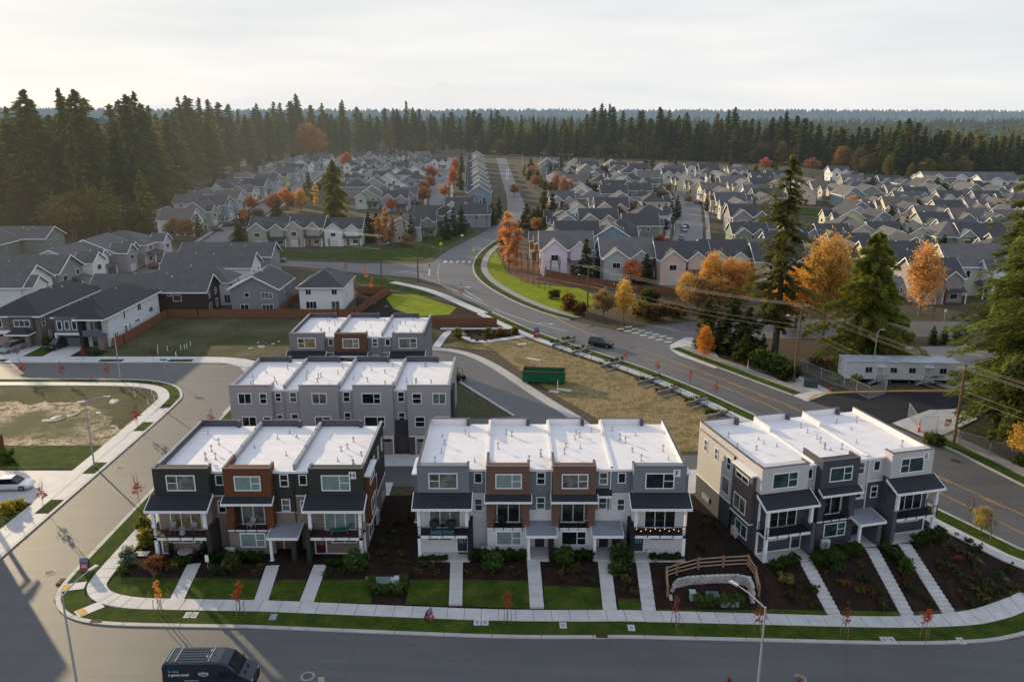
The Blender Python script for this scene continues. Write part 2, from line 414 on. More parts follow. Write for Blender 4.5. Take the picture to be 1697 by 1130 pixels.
drape('side_street', [(-50, 68.01)]+wc[1:]+[(-140, 134.6), (-58, 134.6), (-49.7, 134.2), (-46, 131.5), (-43.4, 126), (-41.8, 118), (-41.7, 113), (-41.7, 68.01)], GM_ROAD, 0.049)
# main arterial
mR = smooth(PL((838, 262), (849, 290), (860, 318), (872, 345), (868, 366), (843, 382), (818, 401), (795, 417), (783, 435), (783, 452), (800, 472), (847, 499), (900, 520), (947, 532), (1040, 552), (1125, 585), (1147, 594), (1272, 641), (1337, 665), (1529, 722), (1696, 807)), 2)
mL = smooth(PL((822, 262), (829, 290), (838, 318), (842, 345), (836, 366), (800, 386), (763, 405), (735, 420), (715, 436), (716, 462), (750, 487), (800, 510), (847, 532), (895, 553), (982, 582), (1062, 607), (1155, 643), (1250, 687)), 2) + [Vector((41.7, 98)), Vector((48.8, 85.4)), Vector((54.0, 76.9)), Vector((62, 69))]
drape('main_road', [tuple(p) for p in mL]+[(84, 80), (70, 90)]+[tuple(p) for p in mR[::-1]], GM_ROAD2, 0.053)
# side road to the left of the junction
sn = PL((719, 434), (700, 438), (640, 437), (600, 437), (440, 431), (330, 421), (250, 407), (190, 398))
ss_ = PL((190, 408), (250, 422), (330, 437), (497, 442), (585, 452), (687, 461), (730, 473))
drape('cross_street', [tuple(p[:2]) for p in sn[::-1]]+[tuple(p[:2]) for p in ss_[::-1]], GM_ROAD2, 0.057)
# side road right of the crosswalk
rn = PL((1030, 549), (1070, 542), (1140, 534), (1300, 528), (1500, 532), (1640, 535)); rs = PL((1640, 552), (1500, 560), (1300, 562), (1180, 562), (1135, 570), (1118, 578), (1125, 590))
drape('east_side_road', [tuple(p[:2]) for p in rn]+[tuple(p[:2]) for p in rs], GM_ROAD2, 0.049)
# residential streets beyond
def street(name, c, w, mat=GM_ROAD2, off=0.061):
    c = smooth([p[:2] for p in PL(*c)], 2); drape(name, [tuple(p) for p in offs(c, w/2)]+[tuple(p) for p in offs(c, -w/2)[::-1]], mat, off)
    ribbon(name.replace('street', 'sidewalk'), c, w/2+1.2, w/2+2.8, GM_CONC2, 0.09, -0.1, 8); ribbon(name.replace('street', 'sidewalk'), c, -w/2-2.8, -w/2-1.2, GM_CONC2, 0.09, -0.1, 8)
street('residential_street', [(330, 424), (365, 395), (412, 362), (460, 330), (520, 292), (575, 262)], 9)
street('residential_street', [(728, 345), (727, 325), (731, 300), (735, 280), (742, 262)], 9)
street('residential_street', [(1140, 425), (1139, 400), (1143, 360), (1142, 335), (1128, 315), (1110, 303)], 10)
street('residential_street', [(200, 500), (235, 462), (280, 432), (300, 424)], 8, GM_ROAD2, 0.064)
# lanes inside the development
laneR = [Vector(p) for p in [(-50, 144), (-15.5, 144.2), (-11.0, 143.4), (-6.7, 140.1), (-3, 134.5), (0.2, 128.2), (5.8, 116.1), (10.5, 107.5), (14, 98), (18, 94.3)]]
drape('alley', [(-43, 112), (-44.5, 104), (-39, 100), (-39, 95.2), (-39, 86.2), (20, 86.2), (20.2, 94), (14.5, 96.5), (10.3, 107), (5.4, 116), (0, 128), (-3.4, 134.2), (-7, 139.4), (-11, 142.6), (-15.5, 143), (-15.5, 134.3), (-12.2, 131.5), (-7.6, 122.3), (0.1, 109), (-3, 108), (-6.5, 108), (-6.6, 95.4), (-36.5, 95.4), (-36.5, 110), (-9.5, 110), (-9.5, 117), (-42, 117)], GM_ROAD, 0.041)
ribbon('alley_kerb', smooth(laneR[1:], 2), 0.0, -1.7, GM_KERB, 0.10, -0.15)
ribbon('alley_kerb', smooth([Vector(p) for p in [(-12.2, 131.5), (-9.8, 126.5), (-7.6, 122.3), (-3.6, 115.4), (0.1, 109)]], 2), 0, 0.45, GM_KERB, 0.12, -0.1)
drape('garage_apron', [(-35, 83.9), (-14, 83.9), (-14, 87.3), (-35, 87.3)], GM_CONC, 0.055)
drape('garage_apron', [(-9, 84), (17, 84), (17, 87.3), (-9, 87.3)], GM_CONC, 0.055)
drape('garage_apron', [(-35.5, 91.9), (-7.6, 91.9), (-7.6, 95.6), (-35.5, 95.6)], GM_CONC, 0.055)
drape('garage_apron', [(17.8, 84.5), (21, 84.5), (40, 90), (39, 93.5), (19.4, 90.5), (17.2, 88.3)], GM_CONC, 0.055)
drape('alley_tail', [(19.4, 90.4), (39, 93.4), (38, 97.5), (19, 94.6)], GM_ROAD, 0.05)
drape('driveway', [(-9.5, 110), (-42, 110.0), (-42, 117.0), (-9.5, 117.0)], GM_CONC, 0.06)
# trailer yard
yard = PL((1337, 664), (1380, 652), (1450, 648), (1600, 652), (1600, 668), (1540, 690), (1480, 700), (1440, 698)); drape('yard_paving', [tuple(p[:2]) for p in yard], GM_ROADB, 0.06)
yp2 = PL((1318, 665), (1340, 654), (1400, 640), (1480, 682), (1520, 705), (1420, 700)); 
gv = PL((1500, 575), (1600, 573), (1690, 590), (1690, 640), (1600, 655), (1500, 620)); drape('gravel_yard', [tuple(p[:2]) for p in gv], GM_CONC2, 0.04)
ribbon('yard_kerb', [p[:2] for p in PL((1341, 663), (1355, 655), (1400, 651.5), (1500, 649.5), (1600, 649))], 0, 0.5, GM_TACT, 0.15, -0.1)

# ---------------------------------------------------------------- kerbs, pavements, verges
fl = corner+front_n[1:]; fls = smooth(fl, 2)
full = [Vector((-41.7, 118))]+[Vector((-41.7, y)) for y in (100, 85, 72)]+fls
ribbon('kerb', full, 0.0, 0.42, GM_KERB, 0.14, -0.1)
ribbon('grass_verge', full, 0.42, 2.35, GM_LAWN, 0.13, -0.1)
fw = smooth([Vector(p) for p in [(-41.7, 90), (-41.7, 72), (-41.7, 66.2), (-41.0, 63.6), (-38.6, 61.0), (-34.5, 59.6)]+front_n[1:]], 2)
ribbon('pavement', fw, 2.35, 4.0, GM_CONC, 0.155, -0.1)
mb = MB()
acc = 0; rs_ = resample(fw, 0.5); oa, ob = offs(rs_, 2.36), offs(rs_, 3.99)
for i in range(3, len(rs_)-1, 3):
    p, q = oa[i], ob[i]; t = (rs_[i+1]-rs_[i-1]).normalized()*0.022
    z1, z2 = terr(*p)+0.161, terr(*q)+0.161
    mb.add([(p.x-t.x, p.y-t.y, z1), (p.x+t.x, p.y+t.y, z1), (q.x+t.x, q.y+t.y, z2), (q.x-t.x, q.y-t.y, z2)], [(0, 1, 2, 3)])
rk = resample(full, 0.5); ka, kb = offs(rk, 0.0), offs(rk, 0.43)
for i in range(4, len(rk)-1, 8):
    p, q = ka[i], kb[i]; t = (rk[i+1]-rk[i-1]).normalized()*0.03; z1, z2 = terr(*p)+0.146, terr(*q)+0.146
    mb.add([(p.x-t.x, p.y-t.y, z1), (p.x+t.x, p.y+t.y, z1), (q.x+t.x, q.y+t.y, z2), (q.x-t.x, q.y-t.y, z2)], [(0, 1, 2, 3)])
mb.build('pavement_joints', GM_JOINT, kind='structure')
# corner ramps with tactile yellow pads
for (px, py, rz) in ((122, 974, 0.25), (150, 1011, 0.8)):
    p = P(px, py); mb = MB(); mb.box(-1.15, 1.0, -0.6, 0.6, 0.0, 0.162); mb.build('kerb_ramp', GM_CONC, None, p, rz, kind='structure')
    mb = MB(); mb.box(-1.0, -0.35, -0.5, 0.5, 0.0, 0.17); mb.build('tactile_pad', GM_TACT, None, p, rz, kind='structure')
# west side of the side street: kerb, drive strips, pavement
wl = smooth([Vector(p) for p in wc], 2)
ribbon('kerb', [Vector((-50, 58))]+wl, 0, 0.4, GM_KERB, 0.14, -0.1)
ribbon('grass_verge', [Vector(p) for p in [(-58.3, 125.15), (-64, 125.8), (-84, 126), (-140, 126)]], 0.4, 1.6, GM_LAWN, 0.12, -0.1)
ribbon('grass_verge', [p for p in wl if p.y > 112 and p.x > -58.2], 0.405, 1.9, GM_LAWN, 0.128, -0.1)
ribbon('pavement', [Vector((-50, 58))]+wl, 1.9, 3.5, GM_CONC, 0.15, -0.1)
ribbon('drive_strip', [Vector((-50, 58)), Vector((-50, 112))], 0.4, 1.95, GM_CONC, 0.13, -0.1)
for y0 in (79.5, 89.6, 103.2): 
    mb = MB(); mb.box(-51.85, -50.4, y0, y0+3.2, 0, 0.16); mb.build('grass_square', GM_LAWN, kind='structure')
drape('driveway', [(-53.5, 82), (-70, 82), (-70, 90.5), (-53.5, 90.5)], GM_CONC, 0.09)
drape('front_lawn', [(-53.5, 91), (-75, 91), (-75, 97.5), (-60, 98), (-53.5, 98)], GM_LAWN, 0.05)
drape('front_lawn', [(-53.5, 81.5), (-60, 81.5), (-60, 60), (-53.5, 60)], GM_LAWN, 0.05)
drape('vacant_soil_lot', [(-53.6, 98.3), (-62, 98.4), (-80, 98), (-110, 98), (-110, 122.4), (-66, 122.2), (-60, 121.6), (-56.5, 120), (-54.4, 117.2), (-53.6, 114)], GM_SAND, 0.03)
drape('vacant_lot_weeds', [(a+random.uniform(-.5, .5), b+random.uniform(-1.3, 1.3)*(b < 116)) for a, b in (lambda q: [tuple(v) for v in resample([Vector(w_) for w_ in q], 1.5)])([(-110, 115.5), (-80, 115.0), (-66, 114.6), (-59.5, 111.5), (-56.5, 106), (-53.62, 104), (-53.6, 114), (-54.4, 117.2), (-56.5, 120), (-60, 121.6), (-66, 122.2), (-110, 122.4)])], GM_TURF2, 0.06)
# north side of the far street
ribbon('kerb', [Vector(p) for p in [(-140, 134.6), (-58, 134.6), (-49.7, 134.2), (-46, 131.5), (-43.4, 126), (-42.2, 120)]], 0, 0.4, GM_KERB, 0.14, -0.1)
ribbon('pavement', smooth([Vector(p) for p in [(-140, 134.6), (-58, 134.6), (-49.7, 134.2), (-45.6, 131.5)]], 1), 0.4, 3.6, GM_CONC, 0.15, -0.1)
for x0 in (-93, -72.5, -60.3):
    mb = MB(); mb.box(x0, x0+4.2, 135.1, 136.5, 0, 0.165); mb.build('grass_square', GM_LAWN, kind='structure')
drape('driveway', [(-46.5, 131.8), (-42.5, 126), (-35.5, 131), (-35.5, 141), (-43, 137.5)], GM_CONC, 0.06)
drape('vacant_grass_lot', [(-73.2, 138.4), (-50, 138.4), (-45, 136.5), (-36, 143.5), (-35, 166.6), (-73.2, 166.6)], GM_TURF2, 0.03)
for x0, x1 in ((-92.4, -87.6), (-84, -79.2)): drape('driveway', [(x0, 138.2), (x1, 138.2), (x1, 145.4), (x0, 145.4)], GM_CONC, 0.07)
drape('front_lawn', [(-87.5, 138.3), (-84.1, 138.3), (-84.1, 144), (-87.5, 144)], GM_LAWN, 0.05)
drape('garden_bed', [(-79.1, 138.3), (-74, 138.3), (-74, 142), (-79.1, 143)], GM_MULCH, 0.05)
# front gardens: mulch, lawns
def xl(a): return a
drape('garden_bed', [(-37.6, 63.2), (-37.6, 84), (21, 84), (24, 71), (43, 75.5), (44.5, 80), (44.4, 70), (44, 66.4), (30, 64.6), (20, 63.9), (0, 62.75), (-20, 63.0), (-34, 63.4)], GM_MULCH, 0.03)
drape('slope_bed', [(41.5, 89), (45.0, 86.6), (50.5, 77.5), (53.5, 73.5), (50, 69.4), (44.05, 66.35), (44.45, 80)], GM_MULCH, 0.03)
LAWNS = [[(163, 985), (187, 990), (222, 993), (285, 994), (300, 958), (190, 957), (222, 900), (240, 862), (232, 850), (178, 930)],
         [(303, 994), (422, 998), (440, 961), (322, 958)], [(441, 998), (497, 998), (508, 961), (458, 961)],
         [(519, 998), (612, 1000), (616, 1000), (614, 961), (532, 961)], [(672, 1002), (744, 1005), (746, 961), (680, 961)],
         [(766, 1005), (880, 1009), (876, 963), (767, 961)], [(903, 1010), (998, 1013), (993, 974), (901, 971)], [(1026, 1014), (1065, 1017), (1059, 994), (1024, 992)],
         [(1088, 1018), (1378, 1032), (1362, 1012), (1090, 1010)], [(1402, 1033), (1505, 1038), (1488, 1014), (1392, 1012)], [(1528, 1037), (1578, 1036), (1560, 1018), (1518, 1016)],
         [(1598, 1034), (1640, 1028), (1697, 1010), (1697, 996), (1640, 1008), (1580, 1016)]]
for L in LAWNS: drape('lawn', [tuple(P(*p)[:2]) for p in L], GM_LAWN, 0.06)
# walks to the doors
def walk(a, b, wd, off=0.09):
    a, b = Vector(a), Vector(b); d = (b-a).normalized(); n = Vector((-d.y, d.x))*wd/2
    za, zb = terr(a.x, a.y), terr(b.x, b.y); L = (b-a).length
    if abs(za-zb) < 0.25:
        return ribbon('front_walk', [a, b], -wd/2, wd/2, GM_CONC, 0.11, -0.2)
    mb = MB(); drop = za-zb; ns = max(2, round(drop/0.17))
    run = (L-0.4)/ns
    def T(u, v, z): q = a+d*u+n.normalized()*v; return (q.x, q.y, z)
    mb.box(-0.3, 0.32, -wd/2, wd/2, za-0.6, za+0.13, 0, T)
    for k in range(ns):
        u0, u1 = 0.32+k*run, 0.32+(k+1)*run
        zt = max(terr(*(a+d*u0)), terr(*(a+d*u1)))+0.09
        mb.box(u0+0.001, min(u1, L), -wd/2, wd/2, zt-0.8, zt, 0, T)
    return mb.build('front_steps', GM_CONC, kind='structure')
WALKS = [((322, 935), (293, 995)), ((452, 938), (432, 999)), ((531, 937), (508, 999)), ((757, 928), (755, 1005)), ((884, 931), (890, 1010)), ((1001, 931), (1011, 1014)), ((1064, 931), (1076, 1017)), ((1331, 926), (1391, 1030)), ((1445, 912), (1517, 1037)), ((1500, 905), (1587, 1034))]
for a, b in WALKS: walk(P(*a)[:2], P(*b)[:2], 1.25 if a[0] != 757 else 1.2)
# central lot
lot = [Vector(p) for p in [(-13.5, 145.8), (-3, 142), (1, 131.5), (7.2, 117.2), (12.2, 108), (16, 98.8), (20, 96), (38.5, 98.5)]]
mLl = [tuple(p) for p in offs(mL, -4.9)]
nr = [p for p in mLl if 99 < p[1] < 156]
drape('vacant_lot', [tuple(p) for p in lot]+nr[::-1], GM_TURF, 0.03)
# verge + path on the near side of the arterial
sel = [p for p in mL if p.y < 172]; sel2 = [p for p in mL if 104 < p.y < 172]
ribbon('kerb', sel, 0, -0.4, GM_KERB, 0.14, -0.1); ribbon('grass_verge', sel, -0.4, -2.3, GM_LAWN, 0.13, -0.1)
ribbon('pavement', sel, -2.3, -3.9, GM_CONC, 0.15, -0.1)
# far side
selr = [p for p in mR if 163 < p.y < 300]; ribbon('kerb', selr, 0, 0.4, GM_KERB, 0.14, -0.1); ribbon('grass_verge', selr, 0.4, 2.4, GM_LAWN, 0.12, -0.1); ribbon('pavement', selr, 2.4, 4.2, GM_CONC2, 0.15, -0.1)
selr2 = [p for p in mR if p.y < 146]; sA = [p for p in selr2 if p.y > 117.5]; sB = [p for p in selr2 if p.y < 102.5]
for s_ in (sA, sB):
    ribbon('kerb', s_, 0, 0.4, GM_KERB, 0.14, -0.1); ribbon('grass_verge', s_, 0.4, 2.2, GM_LAWN, 0.13, -0.1); ribbon('pavement', s_, 2.2, 4.2, GM_CONC2, 0.15, -0.1)
drape('corner_apron', [tuple(p[:2]) for p in PL((1110, 573), (1113, 582), (1125, 590), (1150, 599), (1185, 612), (1200, 604), (1165, 560), (1135, 560))], GM_CONC, 0.12)
drape('yard_apron', [tuple(p[:2]) for p in PL((1278, 641), (1337, 666), (1380, 650), (1360, 640), (1300, 612), (1296, 625))], GM_CONC, 0.09)
drape('yard_apron', [tuple(p[:2]) for p in PL((1478, 702), (1530, 725), (1560, 722), (1620, 695), (1600, 678), (1540, 680))], GM_CONC, 0.09)
# lawns by the arterial
GM_SUNLIT = ground_mat('sunlit_grass', [(0.3, (0.14, 0.20, 0.012)), (0.7, (0.26, 0.28, 0.02))], 0.4, 6, fine=(6.0, 0.7, 1.25), rough=0.9, spec=0.05)  # sunlight painted in: brighter yellow-green copy of the lawn colour
drape('roadside_lawn', [tuple(p[:2]) for p in PL((792, 450), (800, 463), (850, 488), (900, 510), (940, 522), (985, 512), (992, 492), (960, 478), (880, 470), (838, 448), (818, 408), (803, 420))], GM_SUNLIT, 0.03)
drape('leaf_litter_bed', [tuple(p[:2]) for p in PL((838, 452), (870, 468), (940, 474), (1000, 480), (940, 452), (850, 425), (836, 425))], GM_RED, 0.06)
drape('roadside_lawn', [tuple(p[:2]) for p in PL((440, 426), (600, 432), (700, 433), (717, 424), (735, 410), (790, 383), (740, 385), (640, 412), (540, 420), (440, 415))], GM_LAWN, 0.05)
drape('roadside_lawn', [tuple(p[:2]) for p in PL((590, 457), (680, 467), (735, 487), (715, 492), (640, 478), (590, 468))], GM_LAWN, 0.05)
drape('pond_lawn', [tuple(p[:2]) for p in PL((650, 487), (690, 489), (757, 510), (745, 522), (690, 525), (652, 512), (640, 495))], GM_SUNLIT, 0.08)
drape('pond_bed', [tuple(p[:2]) for p in PL((590, 478), (660, 484), (780, 508), (820, 528), (700, 530), (590, 524))], GM_MULCH, 0.05)
drape('garden_bed', [tuple(p[:2]) for p in PL((750, 547), (850, 545), (870, 556), (790, 570), (775, 568))], GM_MULCH, 0.05)
drape('garden_bed', [tuple(p[:2]) for p in PL((770, 530), (850, 533), (885, 545), (870, 547), (760, 541))], GM_MULCH, 0.05)
for c, w_ in (([(723, 576), (735, 558), (745, 549), (760, 549), (775, 562), (790, 568), (840, 562), (880, 555)], 1.5), ([(730, 545), (800, 545), (850, 544), (890, 550)], 1.3), ([(650, 468), (700, 478), (740, 492), (790, 515), (850, 538)], 2.2)):
    ribbon('footpath', smooth([p[:2] for p in PL(*c)], 2), -w_/2, w_/2, GM_CONC, 0.10, -0.1)
# sports field far right, and lane lawn
drape('playing_field', [tuple(p[:2]) for p in PL((1312, 343), (1368, 347), (1362, 358), (1308, 355))], GM_LAWN, 0.2)

# ---------------------------------------------------------------- road paint
def paint(pts, wd, mat, dashed=None, name='road_marking', off=0.062):
    pts = resample([Vector(p[:2]) for p in pts], 1.0); mb = MB(); a, b = offs(pts, wd/2), offs(pts, -wd/2); s = 0
    for i in range(len(pts)-1):
        s += (pts[i+1]-pts[i]).length
        if dashed and (s % dashed) > dashed*0.45: continue
        q = [a[i], a[i+1], b[i+1], b[i]]; mb.add([(v.x, v.y, terr(v.x, v.y)+off) for v in q], [(0, 3, 2, 1)])
    mb.build(name, mat, kind='structure')
cl_ = smooth(PL((790, 440), (797, 455), (815, 474), (860, 497), (900, 515), (955, 546), (1000, 560)), 2); paint(cl_, 0.28, GM_MARKY)
cy1 = PL((1053, 577), (1100, 594), (1200, 630), (1250, 650), (1345, 690)); cy2 = PL((1068, 594), (1150, 622), (1272, 671), (1320, 700))
tail = [Vector(p) for p in [(53.5, 91.2), (60.5, 79.5)]]; tail2 = [Vector(p) for p in [(49.8, 90.5), (57.5, 77)]]
paint([p[:2] for p in cy1]+tail, 0.16, GM_MARKY, off=0.075); paint([p[:2] for p in cy2]+tail2, 0.16, GM_MARKY, off=0.075)
paint([p[:2] for p in offs([Vector(p[:2]) for p in cy1]+tail, -0.35)], 0.12, GM_MARKY, 6, off=0.075)
paint(smooth(PL((695, 458), (760, 483), (800, 505), (860, 528), (900, 540), (940, 549)), 2), 0.2, GM_MARKW)
paint(PL((762, 475), (780, 488), (800, 500)), 0.2, GM_MARKW); paint(PL((662, 449), (712, 447)), 0.2, GM_MARKW); paint(PL((662, 449), (712, 457)), 0.2, GM_MARKW); paint(PL((712, 447), (711, 457)), 0.4, GM_MARKW)
paint(smooth(PL((729, 437), (725, 450), (727, 465), (731, 474)), 1), 0.2, GM_MARKW, 1.8)
for s in (-1, 1): paint([Vector((s*1.2+0.5+2.5*k*0, y)) for y in ()] or PL((840+s*1.5, 300), (842+s*1.5, 280)), 0.3, GM_MARKW)
def bars(rows, n, w, l, ang):
    mb = MB()
    for (a, b) in rows:
        A, B = P(*a), P(*b)
        for k in range(n):
            c = A.lerp(B, k/(n-1)); u = Vector((math.cos(ang), math.sin(ang), 0))*l/2; v = Vector((-math.sin(ang), math.cos(ang), 0))*w/2
            z = terr(c.x, c.y)+0.066
            mb.add([(q.x, q.y, z) for q in (c-u-v, c+u-v, c+u+v, c-u+v)], [(0, 1, 2, 3)])
    mb.build('crosswalk', GM_MARKW, kind='structure')
bars([((1042, 542), (1110, 561)), ((1028, 545.5), (1107, 567)), ], 7, 0.55, 1.5, 0.35)
bars([((738, 434), (778, 434.5))], 5, 3.0, 0.9, 0.0)
# arrows
for px, py, ang in ((770, 476, -0.2), (906, 537, -0.35)):
    c = P(px, py); mb = MB(); mb.add([(-1.8, -0.12, 0), (0.6, -0.12, 0), (0.6, 0.12, 0), (-1.8, 0.12, 0), (0.6, -0.5, 0), (1.8, 0, 0), (0.6, 0.5, 0)], [(0, 1, 2, 3), (4, 5, 6)])
    mb.build('road_arrow', GM_MARKW, None, c+Vector((0, 0, 0.07)), ang, kind='structure')
# manhole covers, patches
M_IRON = plain('cast_iron', (0.10, 0.085, 0.075), 0.7, 0.3, 4)
def disc(name, p, r, mats, ring=None, **t):
    mb = MB(); mb.prism([(math.cos(2*math.pi*k/24)*r, math.sin(2*math.pi*k/24)*r) for k in range(24)], lambda q: (q[0], q[1], 0.0), lambda q: (q[0], q[1], 0.065), 0)
    if ring: mb.prism([(math.cos(2*math.pi*k/24)*r*ring, math.sin(2*math.pi*k/24)*r*ring) for k in range(24)], lambda q: (q[0], q[1], 0.0), lambda q: (q[0], q[1], 0.072), 1)
    return mb.build(name, mats, None, p, **t)
for i, (px, py, lab) in enumerate([(198, 775, 'round manhole cover in the sunlit side street beside the lamp'), (82, 949, 'round manhole cover at the street corner near the house shadow'), (510, 1121, 'round manhole cover in the shaded front street'), (374, 608, 'small round manhole cover in the upper left street'), (1325, 1126, 'round manhole cover at the bottom right of the front street')]):
    disc('manhole_cover', P(px, py), 0.55, [GM_CONC2, M_IRON], 0.7, label=lab, cat='manhole cover', group='manhole covers in the streets')
for i, (px, py, lab) in enumerate([(997, 1056, 'rusty storm drain grate in the kerb below the second block'), (160, 1031, 'dark storm drain grate in the kerb by the street corner'), (101, 965, 'dark storm drain slot in the kerb beside the open house sign'), (1583, 764, 'storm drain grate in the kerb of the main road on the right')]):
    mb = MB(); mb.box(-0.5, 0.5, -0.22, 0.22, 0, 0.16); mb.build('storm_drain', plain('rusty_grate', (0.07, 0.03, 0.02), 0.8), None, P(px, py), R(90) if i == 2 else (-0.6 if i == 3 else 0), label=lab, cat='drain', group='storm drain grates')
# ------------------------------------------------------------------ flat-roofed townhouse blocks
def roof_mem():
    m, nt, o = new_mat('roof_membrane'); tc = objco(nt); sp = N(nt, 'ShaderNodeSeparateXYZ'); nt.links.new(tc, sp.inputs[0])
    f = noise(nt, tc, 0.45, 6, 0.6); c = ramp(nt, f, [(0.3, (0.76, 0.725, 0.71)), (0.5, (0.83, 0.79, 0.775)), (0.7, (0.87, 0.83, 0.815))])
    fr = math_n(nt, 'FRACT', math_n(nt, 'DIVIDE', sp.outputs[1], 1.9)); c = mixc(nt, 1, c, ramp(nt, fr, [(0, (0.84,)*3), (0.03, (0.86,)*3), (0.05, (1, 1, 1)), (1, (1, 1, 1))]), 'MULTIPLY')
    g = noise(nt, scaled(nt, tc, (1, 1, 1)), 5.0, 4); c = mixc(nt, 1, c, ramp(nt, g, [(0.3, (0.95,)*3), (0.7, (1.02,)*3)]), 'MULTIPLY')
    princ(nt, o, c, 0.6, bump(nt, g, 0.15), 0, 0.4); MATS['roof_membrane'] = m; return m
M_RWHITE = roof_mem()
M_CAP = plain('parapet_cap_metal', (0.10, 0.085, 0.085), 0.45, 0.2)
M_CAPG = plain('grey_cap_metal', (0.30, 0.30, 0.32), 0.45, 0.15)
M_PINNER = plain('parapet_inner', (0.085, 0.085, 0.095), 0.7, 0.15)
M_PORCHR = shingle('porch_shingles', (0.014, 0.017, 0.022))
M_CANOPY = plain('canopy_membrane', (0.24, 0.26, 0.29), 0.6, 0.12, 0.8)
M_DECKD = plain('deck_dark', (0.018, 0.02, 0.023), 0.7, 0.3)
M_DECKW = plain('deck_redwood', (0.07, 0.03, 0.022), 0.7, 0.35)
M_SCREEN = plain('screen_dark', (0.014, 0.016, 0.018), 0.7, 0.15)
M_DOORD = plain('door_dark', (0.03, 0.045, 0.06), 0.4); M_DOORR = plain('door_red', (0.10, 0.012, 0.018), 0.4)
M_DOORW = plain('door_wood', (0.25, 0.13, 0.04), 0.5)
M_GARAGE = plain('garage_panel', (0.26, 0.235, 0.235), 0.6, 0.06)
M_VENT = plain('vent_pipe', (0.42, 0.41, 0.41), 0.5)

def TF(face, x, y, z=0):
    """a along the wall (left to right seen from outside), b outward, c up"""
    if face == 'front': return lambda a, b, c: (x+a, y-b, z+c)
    if face == 'back': return lambda a, b, c: (x-a, y+b, z+c)
    if face == 'right': return lambda a, b, c: (x+b, y+a, z+c)
    return lambda a, b, c: (x-b, y-a, z+c)
def window(parent, face, x, y, z, w_, h_, style='slider', pane=None, fw=0.10, mframe=None):
    """x,y,z = centre bottom of the window on the wall plane"""
    T = TF(face, x, y, z); mb = MB(); pr = 0.05
    mb.box(-w_/2-fw, w_/2+fw, -0.02, pr, -fw, 0, 0, T); mb.box(-w_/2-fw, w_/2+fw, -0.02, pr, h_, h_+fw, 0, T)
    mb.box(-w_/2-fw, -w_/2, -0.02, pr, 0, h_, 0, T); mb.box(w_/2, w_/2+fw, -0.02, pr, 0, h_, 0, T)
    t = 0.035
    if style in ('slider', 'sliderL'):
        c = w_*0.14 if style == 'slider' else -w_*0.14
        mb.box(c-t, c+t, -0.01, pr-0.005, 0, h_, 0, T)
        if style == 'slider': mb.box(c+t, w_/2, -0.01, pr-0.01, h_*0.5-0.03, h_*0.5+0.03, 0, T)
        else: mb.box(-w_/2, c-t, -0.01, pr-0.01, h_*0.5-0.03, h_*0.5+0.03, 0, T)
    elif style == 'hung': mb.box(-w_/2, w_/2, -0.01, pr-0.005, h_*0.5-t, h_*0.5+t, 0, T)
    elif style == 'split': mb.box(-t, t, -0.01, pr-0.005, 0, h_, 0, T)
    elif style == 'triple':
        for c in (-w_/6, w_/6): mb.box(c-t, c+t, -0.01, pr-0.005, 0, h_, 0, T)
    o = mb.build('window', mframe or M_WHITE, parent)
    mb = MB(); mb.box(-w_/2, w_/2, 0.0, 0.015, 0, h_, 0, T)
    if pane is None: pane = random.choice([M_GLASS, M_GLASS, M_GLASS2, M_CURT])
    mb.build('pane', pane, o)
    return o
def door(parent, face, x, y, z, mat, w_=0.95, h_=2.05, lites=True):
    T = TF(face, x, y, z); mb = MB()
    mb.box(-w_/2-0.12, -w_/2, -0.02, 0.06, 0, h_+0.12, 0, T); mb.box(w_/2, w_/2+0.12, -0.02, 0.06, 0, h_+0.12, 0, T); mb.box(-w_/2, w_/2, -0.02, 0.06, h_, h_+0.12, 0, T)
    mb.box(-w_/2, w_/2, 0, 0.03, 0, h_, 1, T)
    o = mb.build('door', [M_WHITE, mat], parent)
    if lites:
        mb = MB()
        for k in range(3): mb.box(-w_/2+0.15+k*0.24, -w_/2+0.30+k*0.24, 0.03, 0.04, 1.0, 1.85, 0, T)
        mb.build('pane', M_BLIND, o)
    mb = MB(); mb.box(w_*0.36, w_*0.36+0.05, 0.03, 0.09, 0.95, 1.05, 0, T); mb.build('handle', M_BLACKM, o)
    return o
def garage(parent, face, x, y, z, w_=2.6, h_=2.2, mat=None, lite=True):
    T = TF(face, x, y, z); mb = MB()
    mb.box(-w_/2-0.12, -w_/2, -0.02, 0.08, 0, h_+0.14, 0, T); mb.box(w_/2, w_/2+0.12, -0.02, 0.08, 0, h_+0.14, 0, T); mb.box(-w_/2, w_/2, -0.02, 0.08, h_, h_+0.14, 0, T)
    n = 4
    for k in range(n): mb.box(-w_/2, w_/2, 0.0, 0.035, k*h_/n+0.015, (k+1)*h_/n-0.015, 1, T)
    mb.box(-w_/2, w_/2, 0, 0.02, 0, h_, 1, T)
    if lite:
        for k in range(3): a = -w_/2+0.15+k*(w_-0.3)/3; mb.box(a+0.06, a+(w_-0.3)/3-0.06, 0.036, 0.045, h_*0.80, h_*0.93, 2, T)
    return mb.build('garage_door', [M_WHITE, mat or M_GARAGE, M_GLASS], parent)
